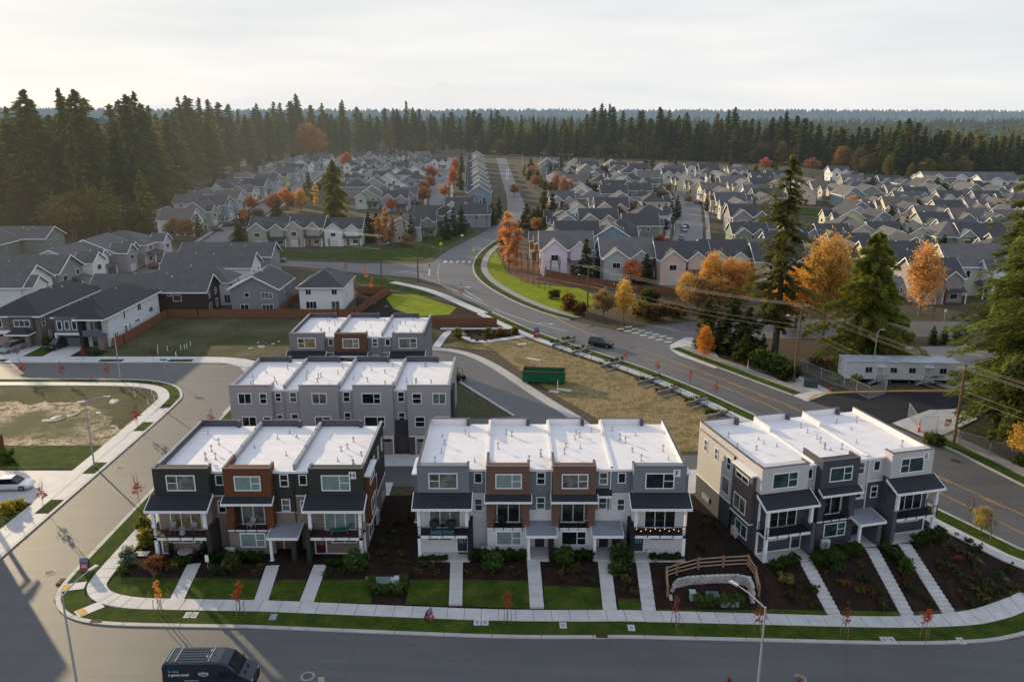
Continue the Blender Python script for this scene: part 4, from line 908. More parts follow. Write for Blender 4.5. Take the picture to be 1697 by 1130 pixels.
def conifer(name, h, r, nq, seed, droop=0.25, base=0.08, size=0.9, power=0.85, sparse=0.0, mats=None, lean=0):
    g = np.random.default_rng(seed)
    nw = int(h*1.05*(1-base))+8; nb = nw*6
    per = max(10, int(nq/nb))
    lvl = np.repeat((np.arange(nw)+g.random(nw)*0.7)/nw, 6)
    t = base+(1-base)*np.clip(lvl+g.normal(0, 0.006, nb), 0, 0.99)
    az = g.random(nb)*2*np.pi
    side = 1+0.28*np.sin(az+g.random()*6.28)*np.sin(t*7+g.random()*6)+0.18*np.sin(az*2+t*11)
    L = r*np.clip(1-t, 0.015, 1)**power*(0.5+0.75*g.random(nb)**0.8)*side+0.25
    L *= np.where(g.random(nb) < sparse, 0.25+0.3*g.random(nb), 1.0)
    low = np.clip((t-base)/0.14, 0.35, 1); L *= low
    pitch = g.normal(0.02, 0.10, nb)+0.25*(t-0.5)
    B = np.repeat(np.arange(nb), per); n = len(B)
    f = (0.10+0.90*g.random(n)**0.7)
    d = np.stack([np.cos(az), np.sin(az), np.zeros(nb)], 1)[B]; sd = np.stack([-np.sin(az), np.cos(az), np.zeros(nb)], 1)[B]
    LB = L[B]
    lat = (g.random(n)-0.5)*LB*0.62*(1.08-f)*(0.5+f)
    C = d*(LB*f)[:, None]+sd*lat[:, None]
    C[:, 2] = t[B]*h+pitch[B]*LB*f-droop*LB*f**1.6-np.abs(lat)*0.25+g.normal(0, 0.10, n)*np.minimum(LB, 2.5)
    s_ = size*(0.5+0.6*g.random(n))*(0.55+0.45*(1-t[B]))
    U = unit(d*1.0+sd*(lat/np.maximum(LB, .3)*2.2)[:, None]+g.normal(0, 0.30, (n, 3))+np.array([0, 0, -0.28]))
    nrm = unit(np.array([0, 0, 1.0])+g.normal(0, 0.55, (n, 3))+d*0.4)
    V = unit(np.cross(nrm, U))
    bs = g.random(nb)[B]
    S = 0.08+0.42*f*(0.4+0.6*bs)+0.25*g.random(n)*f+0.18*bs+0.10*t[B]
    C[:, 2] = np.clip(C[:, 2], 0.2, h*1.01)
    k = 90; tz = h*(1-0.05*g.random(k))
    C = np.concatenate([C, np.stack([g.normal(0, .12, k), g.normal(0, .12, k), tz], 1)]); up = unit(np.stack([g.normal(0, .6, k), g.normal(0, .6, k), np.ones(k)*0.8], 1))
    U = np.concatenate([U*s_[:, None], up*0.35]); V = np.concatenate([V*(s_*0.42)[:, None], unit(np.cross(up, g.normal(0, 1, (k, 3))))*0.14]); S = np.concatenate([S, np.full(k, 0.7)])
    return quads_mesh(name, C, U, V, S, mats or [M_FIR])
def trunk_mesh(name, h, r0, r1=0.05, mat=None, bend=0.3, seed=0):
    g = random.Random(seed); mb = MB(); n = 6; p = Vector((0, 0, -0.3))
    for k in range(n):
        q = Vector((g.uniform(-bend, bend)*0.3, g.uniform(-bend, bend)*0.3, h*(k+1)/n)); mb.tube(p, q, r0+(r1-r0)*k/n, r0+(r1-r0)*(k+1)/n, 7); p = q
    return mb.mesh(name, [mat or M_BARK])
def limbs(mb, p, d, L, r, depth, g, spread=0.55, up=0.15, nch=3, tips=None):
    q = p+d*L; mb.tube(p, q, r, r*0.62, 5 if depth > 1 else 3, 0, False)
    if depth == 0:
        if tips is not None: tips.append(q)
        return
    for _ in range(nch):
        nd = (d+Vector((g.uniform(-1, 1), g.uniform(-1, 1), g.uniform(-0.5, 1)))*spread+Vector((0, 0, up))).normalized()
        limbs(mb, p.lerp(q, g.uniform(0.55, 1.0)), nd, L*g.uniform(0.55, 0.8), r*0.58, depth-1, g, spread, up, nch, tips)
def bare(name, h, seed, spread=0.5, r=0.14, depth=4, up=0.35, first=0.32):
    g = random.Random(seed); mb = MB(); tips = []
    limbs(mb, Vector((0, 0, -0.2)), Vector((0, 0, 1)), h*first, r, depth, g, spread, up, 3, tips)
    return mb.mesh(name, [M_BARKL]), tips
def broadleaf(name, h, r, nq, seed, size=0.35, shape='round', z0=0.25, clumps=45, mats=None, gap=0.0):
    g = np.random.default_rng(seed)
    ncl = clumps
    u = g.normal(0, 1, (ncl, 3)); u = unit(u)*(g.random((ncl, 1))**0.4)
    hh = h*(1-z0)/2; cz = h*z0+hh
    cen = u*np.array([r*0.82, r*0.82, hh*0.88]); 
    if shape == 'flame': cen[:, :2] *= (1-0.75*np.clip((cen[:, 2:3]/hh+0.15), 0, 1))
    if shape == 'column': cen[:, :2] *= (0.85-0.35*np.abs(cen[:, 2:3]/hh))
    cen[:, 2] += cz
    cr = r*(0.16+0.26*g.random(ncl)**1.5); cs = g.random(ncl)
    idx = g.integers(0, ncl, nq)
    off = g.normal(0, 0.55, (nq, 3))*cr[idx][:, None]
    C = cen[idx]+off*np.array([1, 1, 0.85])
    U = unit(g.normal(0, 1, (nq, 3))); V = unit(np.cross(U, g.normal(0, 1, (nq, 3))))
    s = size*(0.5+0.8*g.random(nq))
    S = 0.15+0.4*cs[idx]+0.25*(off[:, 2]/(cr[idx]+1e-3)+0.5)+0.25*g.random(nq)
    return quads_mesh(name, C, U*s[:, None], V*(s*0.6)[:, None], S, mats or [M_LEAF])
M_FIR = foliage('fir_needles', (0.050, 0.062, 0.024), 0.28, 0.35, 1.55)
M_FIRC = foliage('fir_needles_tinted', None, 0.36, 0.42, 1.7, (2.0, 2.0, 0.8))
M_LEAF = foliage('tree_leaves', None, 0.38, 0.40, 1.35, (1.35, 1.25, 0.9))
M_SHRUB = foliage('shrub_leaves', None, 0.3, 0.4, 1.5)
M_BARK = plain('bark_brown', (0.075, 0.055, 0.042), 0.95, 0.35, 2.0, bmp=0.5)
M_BARKL = plain('bark_pale', (0.17, 0.135, 0.11), 0.9, 0.25, 3.0)
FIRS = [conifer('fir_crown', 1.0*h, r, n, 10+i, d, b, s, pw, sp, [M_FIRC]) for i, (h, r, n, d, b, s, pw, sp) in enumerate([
    (40, 6.6, 6000, 0.30, 0.10, 1.05, 0.75, 0.25), (42, 5.8, 5600, 0.42, 0.22, 1.0, 0.65, 0.4), (36, 7.4, 6400, 0.28, 0.05, 1.1, 0.85, 0.15),
    (44, 6.2, 6000, 0.36, 0.34, 1.0, 0.55, 0.35), (30, 7.2, 6000, 0.22, 0.03, 0.95, 0.95, 0.08), (38, 5.4, 5400, 0.46, 0.26, 0.95, 0.7, 0.45), (34, 6.6, 5800, 0.28, 0.08, 1.0, 0.6, 0.25)])]
FIRH = [40, 42, 36, 44, 30, 38, 34]
FTR = [trunk_mesh('fir_trunk', h*0.93, 0.5, 0.08, seed=i) for i, h in enumerate(FIRH)]
SPR = [conifer('spruce_crown', h, r, n, 40+i, 0.15, 0.02, s, pw, 0.0, [M_FIRC]) for i, (h, r, n, s, pw) in enumerate([(10, 2.6, 3600, 0.5, 0.9), (9, 3.2, 3600, 0.5, 0.75), (12, 2.4, 3600, 0.5, 0.85)])]
SPH = [10, 9, 12]; STR = [trunk_mesh('spruce_trunk', h*0.9, 0.16, 0.03, seed=i) for i, h in enumerate(SPH)]
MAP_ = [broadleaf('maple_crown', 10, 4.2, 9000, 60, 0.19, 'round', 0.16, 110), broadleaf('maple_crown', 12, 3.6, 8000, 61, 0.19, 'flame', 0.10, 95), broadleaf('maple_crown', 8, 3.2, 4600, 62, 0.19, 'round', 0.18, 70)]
MAPB = [bare('maple_limbs', h, 60+i, 0.5, 0.2)[0] for i, h in enumerate((9.3, 11, 7.5))]; MPH = [10, 12, 8]
POP = [broadleaf('poplar_crown', 14, 1.7, 5200, 70, 0.18, 'column', 0.08, 70), broadleaf('poplar_crown', 12, 1.3, 3600, 71, 0.17, 'column', 0.1, 60)]
POPT = bare('poplar_limbs', 13, 71, 0.16, 0.16, 5, 0.9, 0.3)[0]; POPH = [14, 12]
BARE = [bare('bare_limbs', 9, 80, 0.33, 0.12, 5, 0.5, 0.3)[0], bare('bare_limbs', 11, 81, 0.2, 0.13, 5, 0.9, 0.28)[0], bare('bare_limbs', 8, 83, 0.45, 0.12, 5, 0.3, 0.3)[0]]
BUSH = [broadleaf('bush_crown', 1.6, 1.0, 1100, 90, 0.15, 'round', 0.0, 26, [M_SHRUB]), broadleaf('bush_crown', 1.3, 1.1, 1100, 91, 0.16, 'round', 0.0, 22, [M_SHRUB]), broadleaf('bush_crown', 0.7, 0.45, 260, 92, 0.09, 'round', 0.0, 10, [M_SHRUB]), broadleaf('bush_crown', 0.55, 0.5, 260, 93, 0.09, 'round', 0.0, 9, [M_SHRUB])]
SAPC = [broadleaf('sapling_crown', 3.4, 0.62, 330, 95, 0.09, 'flame', 0.38, 22), broadleaf('sapling_crown', 3.6, 0.5, 150, 96, 0.09, 'flame', 0.35, 18), broadleaf('sapling_crown', 3.0, 0.7, 190, 97, 0.10, 'round', 0.4, 18)]
SAPT = [bare('sapling_stem', 3.2, 95+i, 0.28, 0.03, 3, 0.6, 0.5)[0] for i in range(3)]
mb = MB()
for a in (0, 2.1, 4.2): mb.tube((0.42*math.cos(a), 0.42*math.sin(a), -0.1), (0.34*math.cos(a), 0.34*math.sin(a), 1.5), 0.035, 0.03, 5)
STAKES = mb.mesh('stakes', [plain('stake_wood', (0.30, 0.18, 0.10), 0.9)])

def tree(name, cat, label, loc, crown, trunk, scale, color, group=None, rz=None, extra=None, tname='trunk', sxy=1.0):
    rz = random.uniform(0, 6.28) if rz is None else rz
    t = thing(name, label, cat, loc, rz, group, (scale*sxy, scale*sxy, scale))
    if crown: link('crown', crown, t, color=color)
    if trunk: link(tname, trunk, t)
    if extra: link('stakes', extra, t)
    return t
def at(px, py): return P(px, py)
GREENS = [(0.075, 0.100, 0.040), (0.062, 0.086, 0.044), (0.105, 0.112, 0.038), (0.055, 0.078, 0.046), (0.13, 0.115, 0.045), (0.09, 0.095, 0.05)]
# --------------------------------------------- the fir forest behind
def topz(px, py_top, y):  # height of the point seen at py_top when it stands at distance y
    return CAMZ - y*math.tan(PITCH+math.atan((py_top-565)/FPX))
base_line = [(-60, 372), (0, 385), (70, 392), (150, 392), (215, 385), (270, 345), (300, 318), (340, 300), (372, 285), (430, 270), (500, 262), (640, 258), (760, 256), (860, 262), (960, 264), (1090, 268), (1200, 272), (1290, 276), (1400, 282), (1500, 292), (1600, 292), (1700, 292), (1780, 292)]
tops = [(-60, 180), (0, 182), (55, 165), (75, 150), (110, 176), (130, 148), (155, 150), (180, 166), (205, 172), (232, 158), (245, 153), (262, 170), (280, 182), (300, 166), (322, 160), (345, 162), (370, 166), (400, 176), (425, 172), (450, 166), (475, 170), (497, 157), (520, 172), (545, 170), (572, 166), (600, 175), (635, 180), (678, 168), (705, 178), (745, 182), (775, 182), (820, 180), (860, 190), (920, 188), (960, 190), (995, 172), (1010, 172), (1035, 186), (1090, 178), (1110, 182), (1160, 188), (1212, 178), (1250, 200), (1295, 186), (1316, 192), (1350, 206), (1400, 208), (1440, 205), (1495, 197), (1520, 205), (1580, 218), (1620, 218), (1680, 222), (1780, 225)]
def interp(line, x):
    for (x0, y0), (x1, y1) in zip(line[:-1], line[1:]):
        if x0 <= x <= x1: return y0+(y1-y0)*(x-x0)/(x1-x0)
    return line[-1][1]
frs = random.Random(5)
def zone(px):
    if px < 230: return ('dense left hand', 'olive and dark green fir standing in the dense forest at the left edge')
    if px < 430: return ('left', 'tall dark fir in the forest beyond the long left hand house row')
    if px < 720: return ('centre left', 'tall dark fir in the forest belt behind the left centre houses')
    if px < 1000: return ('centre', 'dark green fir in the forest belt at the far end of the main road')
    if px < 1290: return ('centre right', 'dark green fir in the forest belt behind the right centre houses')
    return ('right', 'low dark fir in the forest belt behind the houses on the far right')
nfor = 0
def forest_tree(px, y, ztop, k, col, zn=None):
    global nfor
    d = y*math.cos(PITCH)+CAMZ*math.sin(PITCH)-0; x = (px-848.5)*d/FPX
    zg = terr(x, y); hh = max(12, ztop-zg); s = hh/FIRH[k]
    z, lab = zone(px)
    t = tree('fir_tree', 'fir tree', lab, (x, y, zg-0.2), FIRS[k], FTR[k], s, col, 'firs of the %s forest' % z, None, None, 'trunk', frs.uniform(1.1, 1.9)/max(0.75, min(1.3, s))**0.4)
    nfor += 1
for row, (dy, dt, step) in enumerate([(0, 34, 15), (1, 14, 13.5), (2, 0, 13)]):
    px = -55+row*5
    while px < 1770:
        yb = interp(base_line, px); x0, y0 = G(px, yb, 0); y0 = y0*0.93 if yb < 300 else y0
        depth = 16*dy*(1.5 if px < 300 else 1.0)
        tp = interp(tops, px)+frs.uniform(0, 30 if px < 1000 else 20)*frs.random()+dt*frs.uniform(0.3, 1.6)*(1.6 if px < 250 else 1.0)*(0.8 if px > 1290 else 1)
        yy = y0+depth+frs.uniform(-6, 9)
        if frs.random() < 0.93: forest_tree(px+frs.uniform(-5, 5), yy, topz(px, tp, yy), frs.choice([0, 1, 2, 3, 5, 6]) if row else frs.choice([2, 4, 4, 6, 0]), frs.choice(GREENS))
        px += step*frs.uniform(0.8, 1.25)*(1.0 if px > 250 else 1.55)
for i in range(46):
    px = frs.uniform(-20, 1700); yb = interp(base_line, px); p = G(px, yb, 0); yy = p[1]*(0.93 if yb < 300 else 1)-frs.uniform(2, 14); d = yy*0.9625+11.4; x = (px-848.5)*d/FPX
    k = frs.choice([0, 1, 2]); h = frs.uniform(9, 19); c_ = frs.choice([(0.17, 0.15, 0.05), (0.22, 0.16, 0.07), (0.13, 0.14, 0.05), (0.26, 0.15, 0.06), (0.12, 0.10, 0.06)])
    tree('broadleaf_tree', 'broadleaf tree', 'rounded olive or brownish tree at the foot of the dark forest belt', (x, yy, terr(x, yy)), MAP_[k], MAPB[k], h/MPH[k], c_, 'rounded trees at the foot of the forest', None, None, 'limbs', frs.uniform(0.9, 1.2))
# landmark peaks of the skyline
for px, tp in [(75, 148), (130, 146), (153, 148), (232, 156), (245, 151), (310, 160), (322, 158), (497, 155), (572, 165), (676, 167), (995, 171), (1008, 172), (1090, 177), (1212, 177), (1296, 184), (1315, 192), (1495, 196), (1350, 205)]:
    yb = interp(base_line, px); y0 = G(px, yb, 0)[1]*(0.93 if yb < 300 else 1)+18
    forest_tree(px, y0, topz(px, tp, y0), frs.choice([0, 1, 5]), frs.choice(GREENS[:2]))
# the deeper forest and the wooded ridge: nobody could count it
M_FARFIR = foliage('far_forest', (0.10, 0.115, 0.062), 0.2, 0.5, 1.4)
def far_forest(name, n, fn, hh, rr, mat, label, seed):
    g = np.random.default_rng(seed); X, Y = fn(g, n)
    Cs, Us, Vs, S = [], [], [], []
    zg = np.array([terr(a, b) for a, b in zip(X, Y)])
    H_ = hh*(0.7+0.5*g.random(n)); tr = g.random(n)
    per = 26
    for k in range(per):
        t = (k+g.random(n))/per
        r_ = rr*(1-t)**0.8*np.sqrt(g.random(n)); a = g.random(n)*6.283
        C = np.stack([X+r_*np.cos(a), Y+r_*np.sin(a), zg+H_*(0.1+0.9*t)], 1)
        s = rr*(0.62*(1-t)+0.10)
        u = unit(np.stack([np.cos(a+1.57), np.sin(a+1.57), np.zeros(n)], 1)+g.normal(0, .3, (n, 3))); v = unit(np.stack([np.cos(a)*0.5, np.sin(a)*0.5, -np.ones(n)], 1))
        Cs.append(C); Us.append(u*s[:, None]); Vs.append(v*(s*1.0)[:, None]); S.append(0.25+0.5*tr+0.2*g.random(n))
    me = quads_mesh(name, np.concatenate(Cs), np.concatenate(Us), np.concatenate(Vs), np.concatenate(S), [mat])
    return link(name, me, kind='stuff', label=label, cat='forest')
def belt(g, n):
    px = g.random(n)*1900-100; yb = np.array([interp(base_line, min(max(p, -60), 1779)) for p in px])
    y0 = np.array([G(p, b)[1] for p, b in zip(px, yb)]); Y = y0*0.95+55+g.random(n)*170
    return (px-848.5)*(Y*0.9625+11.4)/FPX, Y
far_forest('forest', 900, belt, 30, 5.0, M_FARFIR, 'continuous mass of dark firs behind the individual trees of the forest belt', 3)
def hz(name, col, em):  # far woods: haze painted in as a constant emission over the diffuse colour
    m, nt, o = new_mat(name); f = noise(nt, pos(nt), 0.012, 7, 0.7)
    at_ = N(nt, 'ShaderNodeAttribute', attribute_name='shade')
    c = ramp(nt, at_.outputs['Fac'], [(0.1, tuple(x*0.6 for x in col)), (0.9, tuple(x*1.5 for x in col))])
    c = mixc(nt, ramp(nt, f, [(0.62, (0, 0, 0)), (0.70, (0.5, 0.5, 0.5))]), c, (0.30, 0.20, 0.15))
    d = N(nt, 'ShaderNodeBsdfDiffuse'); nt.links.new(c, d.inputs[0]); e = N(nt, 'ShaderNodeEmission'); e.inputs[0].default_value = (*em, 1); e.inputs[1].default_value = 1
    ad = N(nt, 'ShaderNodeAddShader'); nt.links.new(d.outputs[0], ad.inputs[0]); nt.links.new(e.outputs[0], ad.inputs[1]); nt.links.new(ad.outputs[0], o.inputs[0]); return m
def ring(y0, y1):
    def f(g, n):
        Y = y0*(y1/y0)**g.random(n); X = (g.random(n)*2-1)*Y*0.78; return X, Y
    return f
def offleft(g, n):
    Y = 250+g.random(n)*260; X = -(Y*0.62+25)-g.random(n)*230; return X, Y
far_forest('forest', 500, offleft, 42, 6.5, M_FARFIR, 'tall dark firs of the dense forest running on beyond the left edge', 13)
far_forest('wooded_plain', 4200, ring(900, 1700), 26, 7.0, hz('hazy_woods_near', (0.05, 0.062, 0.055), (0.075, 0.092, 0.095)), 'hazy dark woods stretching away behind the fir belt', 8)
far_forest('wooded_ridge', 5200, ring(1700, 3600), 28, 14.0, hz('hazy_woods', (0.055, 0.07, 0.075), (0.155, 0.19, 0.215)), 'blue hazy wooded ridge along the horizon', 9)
# distant mountains, their haze painted as plain emission
def mountains(name, y, x0, x1, h, seed, em):
    g = random.Random(seed); mb = MB(); n = 90; vs = []
    for i in range(n+1):
        u = i/n; x = x0+(x1-x0)*u
        e = math.sin(math.pi*u)**0.7*h*(0.55+0.2*math.sin(u*9+seed)+0.12*math.sin(u*23+1)+0.10*math.sin(u*51)+0.05*g.random())
        vs += [(x, y, -200), (x, y+e*0.6, e), (x, y+900, -200)]
    fs = []
    for i in range(n): a = 3*i; fs += [(a, a+3, a+4, a+1), (a+1, a+4, a+5, a+2)]
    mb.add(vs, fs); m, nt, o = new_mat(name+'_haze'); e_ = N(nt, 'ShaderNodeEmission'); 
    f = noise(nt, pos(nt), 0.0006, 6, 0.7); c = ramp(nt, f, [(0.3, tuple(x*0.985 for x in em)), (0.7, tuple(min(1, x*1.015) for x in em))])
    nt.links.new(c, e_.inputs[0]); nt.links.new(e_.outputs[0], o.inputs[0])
    mb.build(name, m, kind='structure')
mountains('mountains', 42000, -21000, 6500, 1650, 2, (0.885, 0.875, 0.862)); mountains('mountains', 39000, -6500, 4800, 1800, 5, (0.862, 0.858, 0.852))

# --------------------------------------------- single conifers near by
FIRBIG = [conifer('big_fir_crown', 35, 6.4, 26000, 201, 0.40, 0.16, 0.42, 0.42, 0.5, [M_FIRC]), conifer('cedar_crown', 22, 9.0, 60000, 202, 0.30, 0.01, 0.42, 0.72, 0.02, [M_FIRC]),
          conifer('big_fir_crown', 38, 10.5, 64000, 203, 0.28, 0.03, 0.5, 0.66, 0.08, [M_FIRC]), conifer('big_fir_crown', 33, 8.5, 32000, 204, 0.32, 0.05, 0.48, 0.55, 0.2, [M_FIRC])]
def fir1(px, py, k, h, lab, col=(0.085, 0.092, 0.026), nm='fir_tree', sx=1.0, hb=(35, 22, 38, 33), cat='fir tree'):
    p = P(px, py); tree(nm, cat, lab, p, FIRBIG[k], trunk_mesh('trunk', hb[k]*0.9, 0.55, 0.08, seed=k), h/hb[k], col, None, 0.7, None, 'trunk', sx*1.22)
fir1(1283, 592, 0, 35, 'tall open crowned fir beside the arterial road, orange maples to its right', (0.125, 0.118, 0.045))
fir1(1432, 604, 1, 23, 'broad bright green cedar standing behind the white site trailer', (0.14, 0.155, 0.044), 'cedar_tree', 0.88, cat='cedar tree')
fir1(1690, 735, 2, 39, 'huge fir filling the right edge beside the chain link fence', (0.13, 0.145, 0.047), sx=0.80)
fir1(1668, 600, 3, 34, 'second large fir at the right edge, behind the huge one', (0.115, 0.13, 0.042), sx=0.9)
fir1(1735, 690, 3, 33, 'large fir cut by the right edge of the picture behind the fence', (0.10, 0.12, 0.042))
p = P(557, 388); tree('cedar_tree', 'cedar tree', 'big rounded olive cedar rising alone between the left centre houses', p, FIRBIG[1], None, 26/22, (0.13, 0.125, 0.04), None, 0.3, None, 'trunk', 0.66)
for i in range(13):
    px = -20+i*20; q = P(px, 376-frs.uniform(0, 22)+(0 if px < 215 else -24)); k = frs.choice([4, 6, 2]); tree('fir_tree', 'fir tree', 'broad olive conifer on the near edge of the dense left forest', q, FIRS[k], FTR[k], frs.uniform(20, 33)/FIRH[k], frs.choice([(0.085, 0.105, 0.036), (0.11, 0.12, 0.04), (0.07, 0.09, 0.035)]), 'broad conifers on the left forest edge', None, None, 'trunk', frs.uniform(1.3, 1.7))
LM = [(243, 400, 4, 22, 'pointed bright green conifer at the corner of the dense left forest'), (185, 402, 4, 20, 'olive conifer on the edge of the dense left forest, left of the pointed one'), (150, 405, 2, 19, 'wide olive conifer low on the edge of the dense left forest'), (95, 400, 2, 26, 'broad hazy green conifer low in the dense left forest'), (35, 398, 4, 27, 'hazy olive conifer by the left edge above the grey houses')]
for px, py, k, h, lab in LM: p = P(px, py-14); tree('fir_tree', 'fir tree', lab, p, FIRS[k], FTR[k], h/FIRH[k], (0.15, 0.15, 0.05), None, None, None, 'trunk', 1.3)
SPL = [(1172, 578, 9.5, 1, 'dark spruce at the left of the clump by the street corner'), (1208, 585, 11, 1, 'tallest dark spruce of the clump by the street corner'), (1238, 592, 9, 1, 'dark spruce at the right of the clump by the street corner'), (1262, 600, 5, 0, 'low dark spruce at the foot of the tall fir'), (1232, 600, 5, 1, 'low bushy spruce in front of the dark clump by the corner'),
       (740, 398, 9, 0, 'small dark spruce left of the main road bend'), (752, 392, 10, 2, 'middle dark spruce left of the main road bend'), (765, 388, 10, 0, 'right dark spruce left of the main road bend'), (803, 368, 9, 0, 'dark spruce beside the blue gabled end house'), (816, 372, 8, 1, 'low dark spruce right of the blue gabled end house'), (827, 362, 8, 0, 'dark spruce nearest the main road above the bend'),
       (872, 378, 9, 1, 'dark spruce at the left of the group right of the main road'), (884, 385, 8, 1, 'bushy dark spruce in the group right of the main road'), (900, 376, 10, 0, 'slim dark spruce in the group right of the main road'), (915, 380, 13, 2, 'tallest slim spruce of the group right of the main road'), (930, 385, 11, 2, 'slim dark spruce at the right of the group by the main road'),
       (970, 468, 11, 0, 'dark spruce behind the utility pole by the pale grey house'), (992, 460, 8, 0, 'small dark spruce between the two houses by the fence'), (1070, 470, 7.5, 1, 'dark rounded conifer right of the grey house by the fence'), (1035, 400, 7, 0, 'small dark conifer in front of the blue grey house'), (950, 385, 5, 0, 'small conifer left of the orange brick house'),
       (1112, 372, 10, 2, 'tall dark conifer left of the right hand street'), (1122, 362, 9, 2, 'dark conifer left of the right hand street, behind another'), (1240, 408, 8, 1, 'dark round conifer beside the taupe house'), (1043, 345, 7, 2, 'dark conifer between the beige houses right of centre'), (1058, 343, 7, 2, 'second dark conifer between the beige houses right of centre'),
       (1015, 366, 6, 1, 'small dark conifer by the yellowish house'), (462, 395, 9, 0, 'dark spruce between the left two houses across the cross street'), (578, 400, 6, 2, 'slim conifer beside the white house across the cross street'), (612, 402, 10, 0, 'dark conifer right of the white house across the cross street'), (625, 398, 9, 1, 'bushy dark conifer beside the orange poplars'), (682, 402, 9, 2, 'slim spruce among the bare poplars'), (397, 415, 8, 1, 'dark conifer beside the utility pole on the left cross street'),
       (1487, 424, 9, 0, 'bright green conifer between the tan houses at right'), (1503, 420, 8, 0, 'darker conifer right of the bright green one at right'), (1375, 325, 9, 0, 'conifer by the playing field'), (1362, 322, 9, 2, 'slim conifer by the playing field'), (1395, 330, 8, 1, 'dark conifer right of the playing field'), (1345, 318, 8, 2, 'dark slim conifer behind the playing field'), (1575, 335, 7, 1, 'round green conifer among the far right houses'),
       (880, 282, 8, 1, 'olive conifer at the top of the main road'), (912, 302, 11, 2, 'dark slim conifer right of the upper main road'), (920, 300, 10, 2, 'second dark slim conifer right of the upper main road'), (765, 285, 12, 2, 'dark conifer beside the far end of the centre street'), (763, 315, 12, 2, 'dark conifer halfway along the centre street'), (990, 292, 6, 1, 'small conifer behind the tan houses right of the road'), (1012, 290, 6, 1, 'dark rounded conifer near the forest edge right of centre'), (1300, 305, 8, 2, 'small conifer in the right hand houses near the tall fir')]
for px, py, h, k, lab in SPL: tree('spruce_tree', 'spruce tree', lab, P(px, py), SPR[k], STR[k], h/SPH[k], (0.052, 0.068, 0.034) if k != 1 else (0.06, 0.072, 0.03), None, None, None, 'trunk', 1.1)
for i, (px, py, lab) in enumerate([(1545, 570, 'leftmost of the clipped columnar evergreens behind the trailer'), (1563, 570, 'middle clipped columnar evergreen behind the trailer'), (1584, 569, 'rightmost clipped columnar evergreen behind the trailer')]):
    tree('columnar_shrub', 'columnar shrub', lab, P(px, py), SPR[2], None, 3.4/12, (0.05, 0.07, 0.03), None, None, None, 'trunk', 1.7)
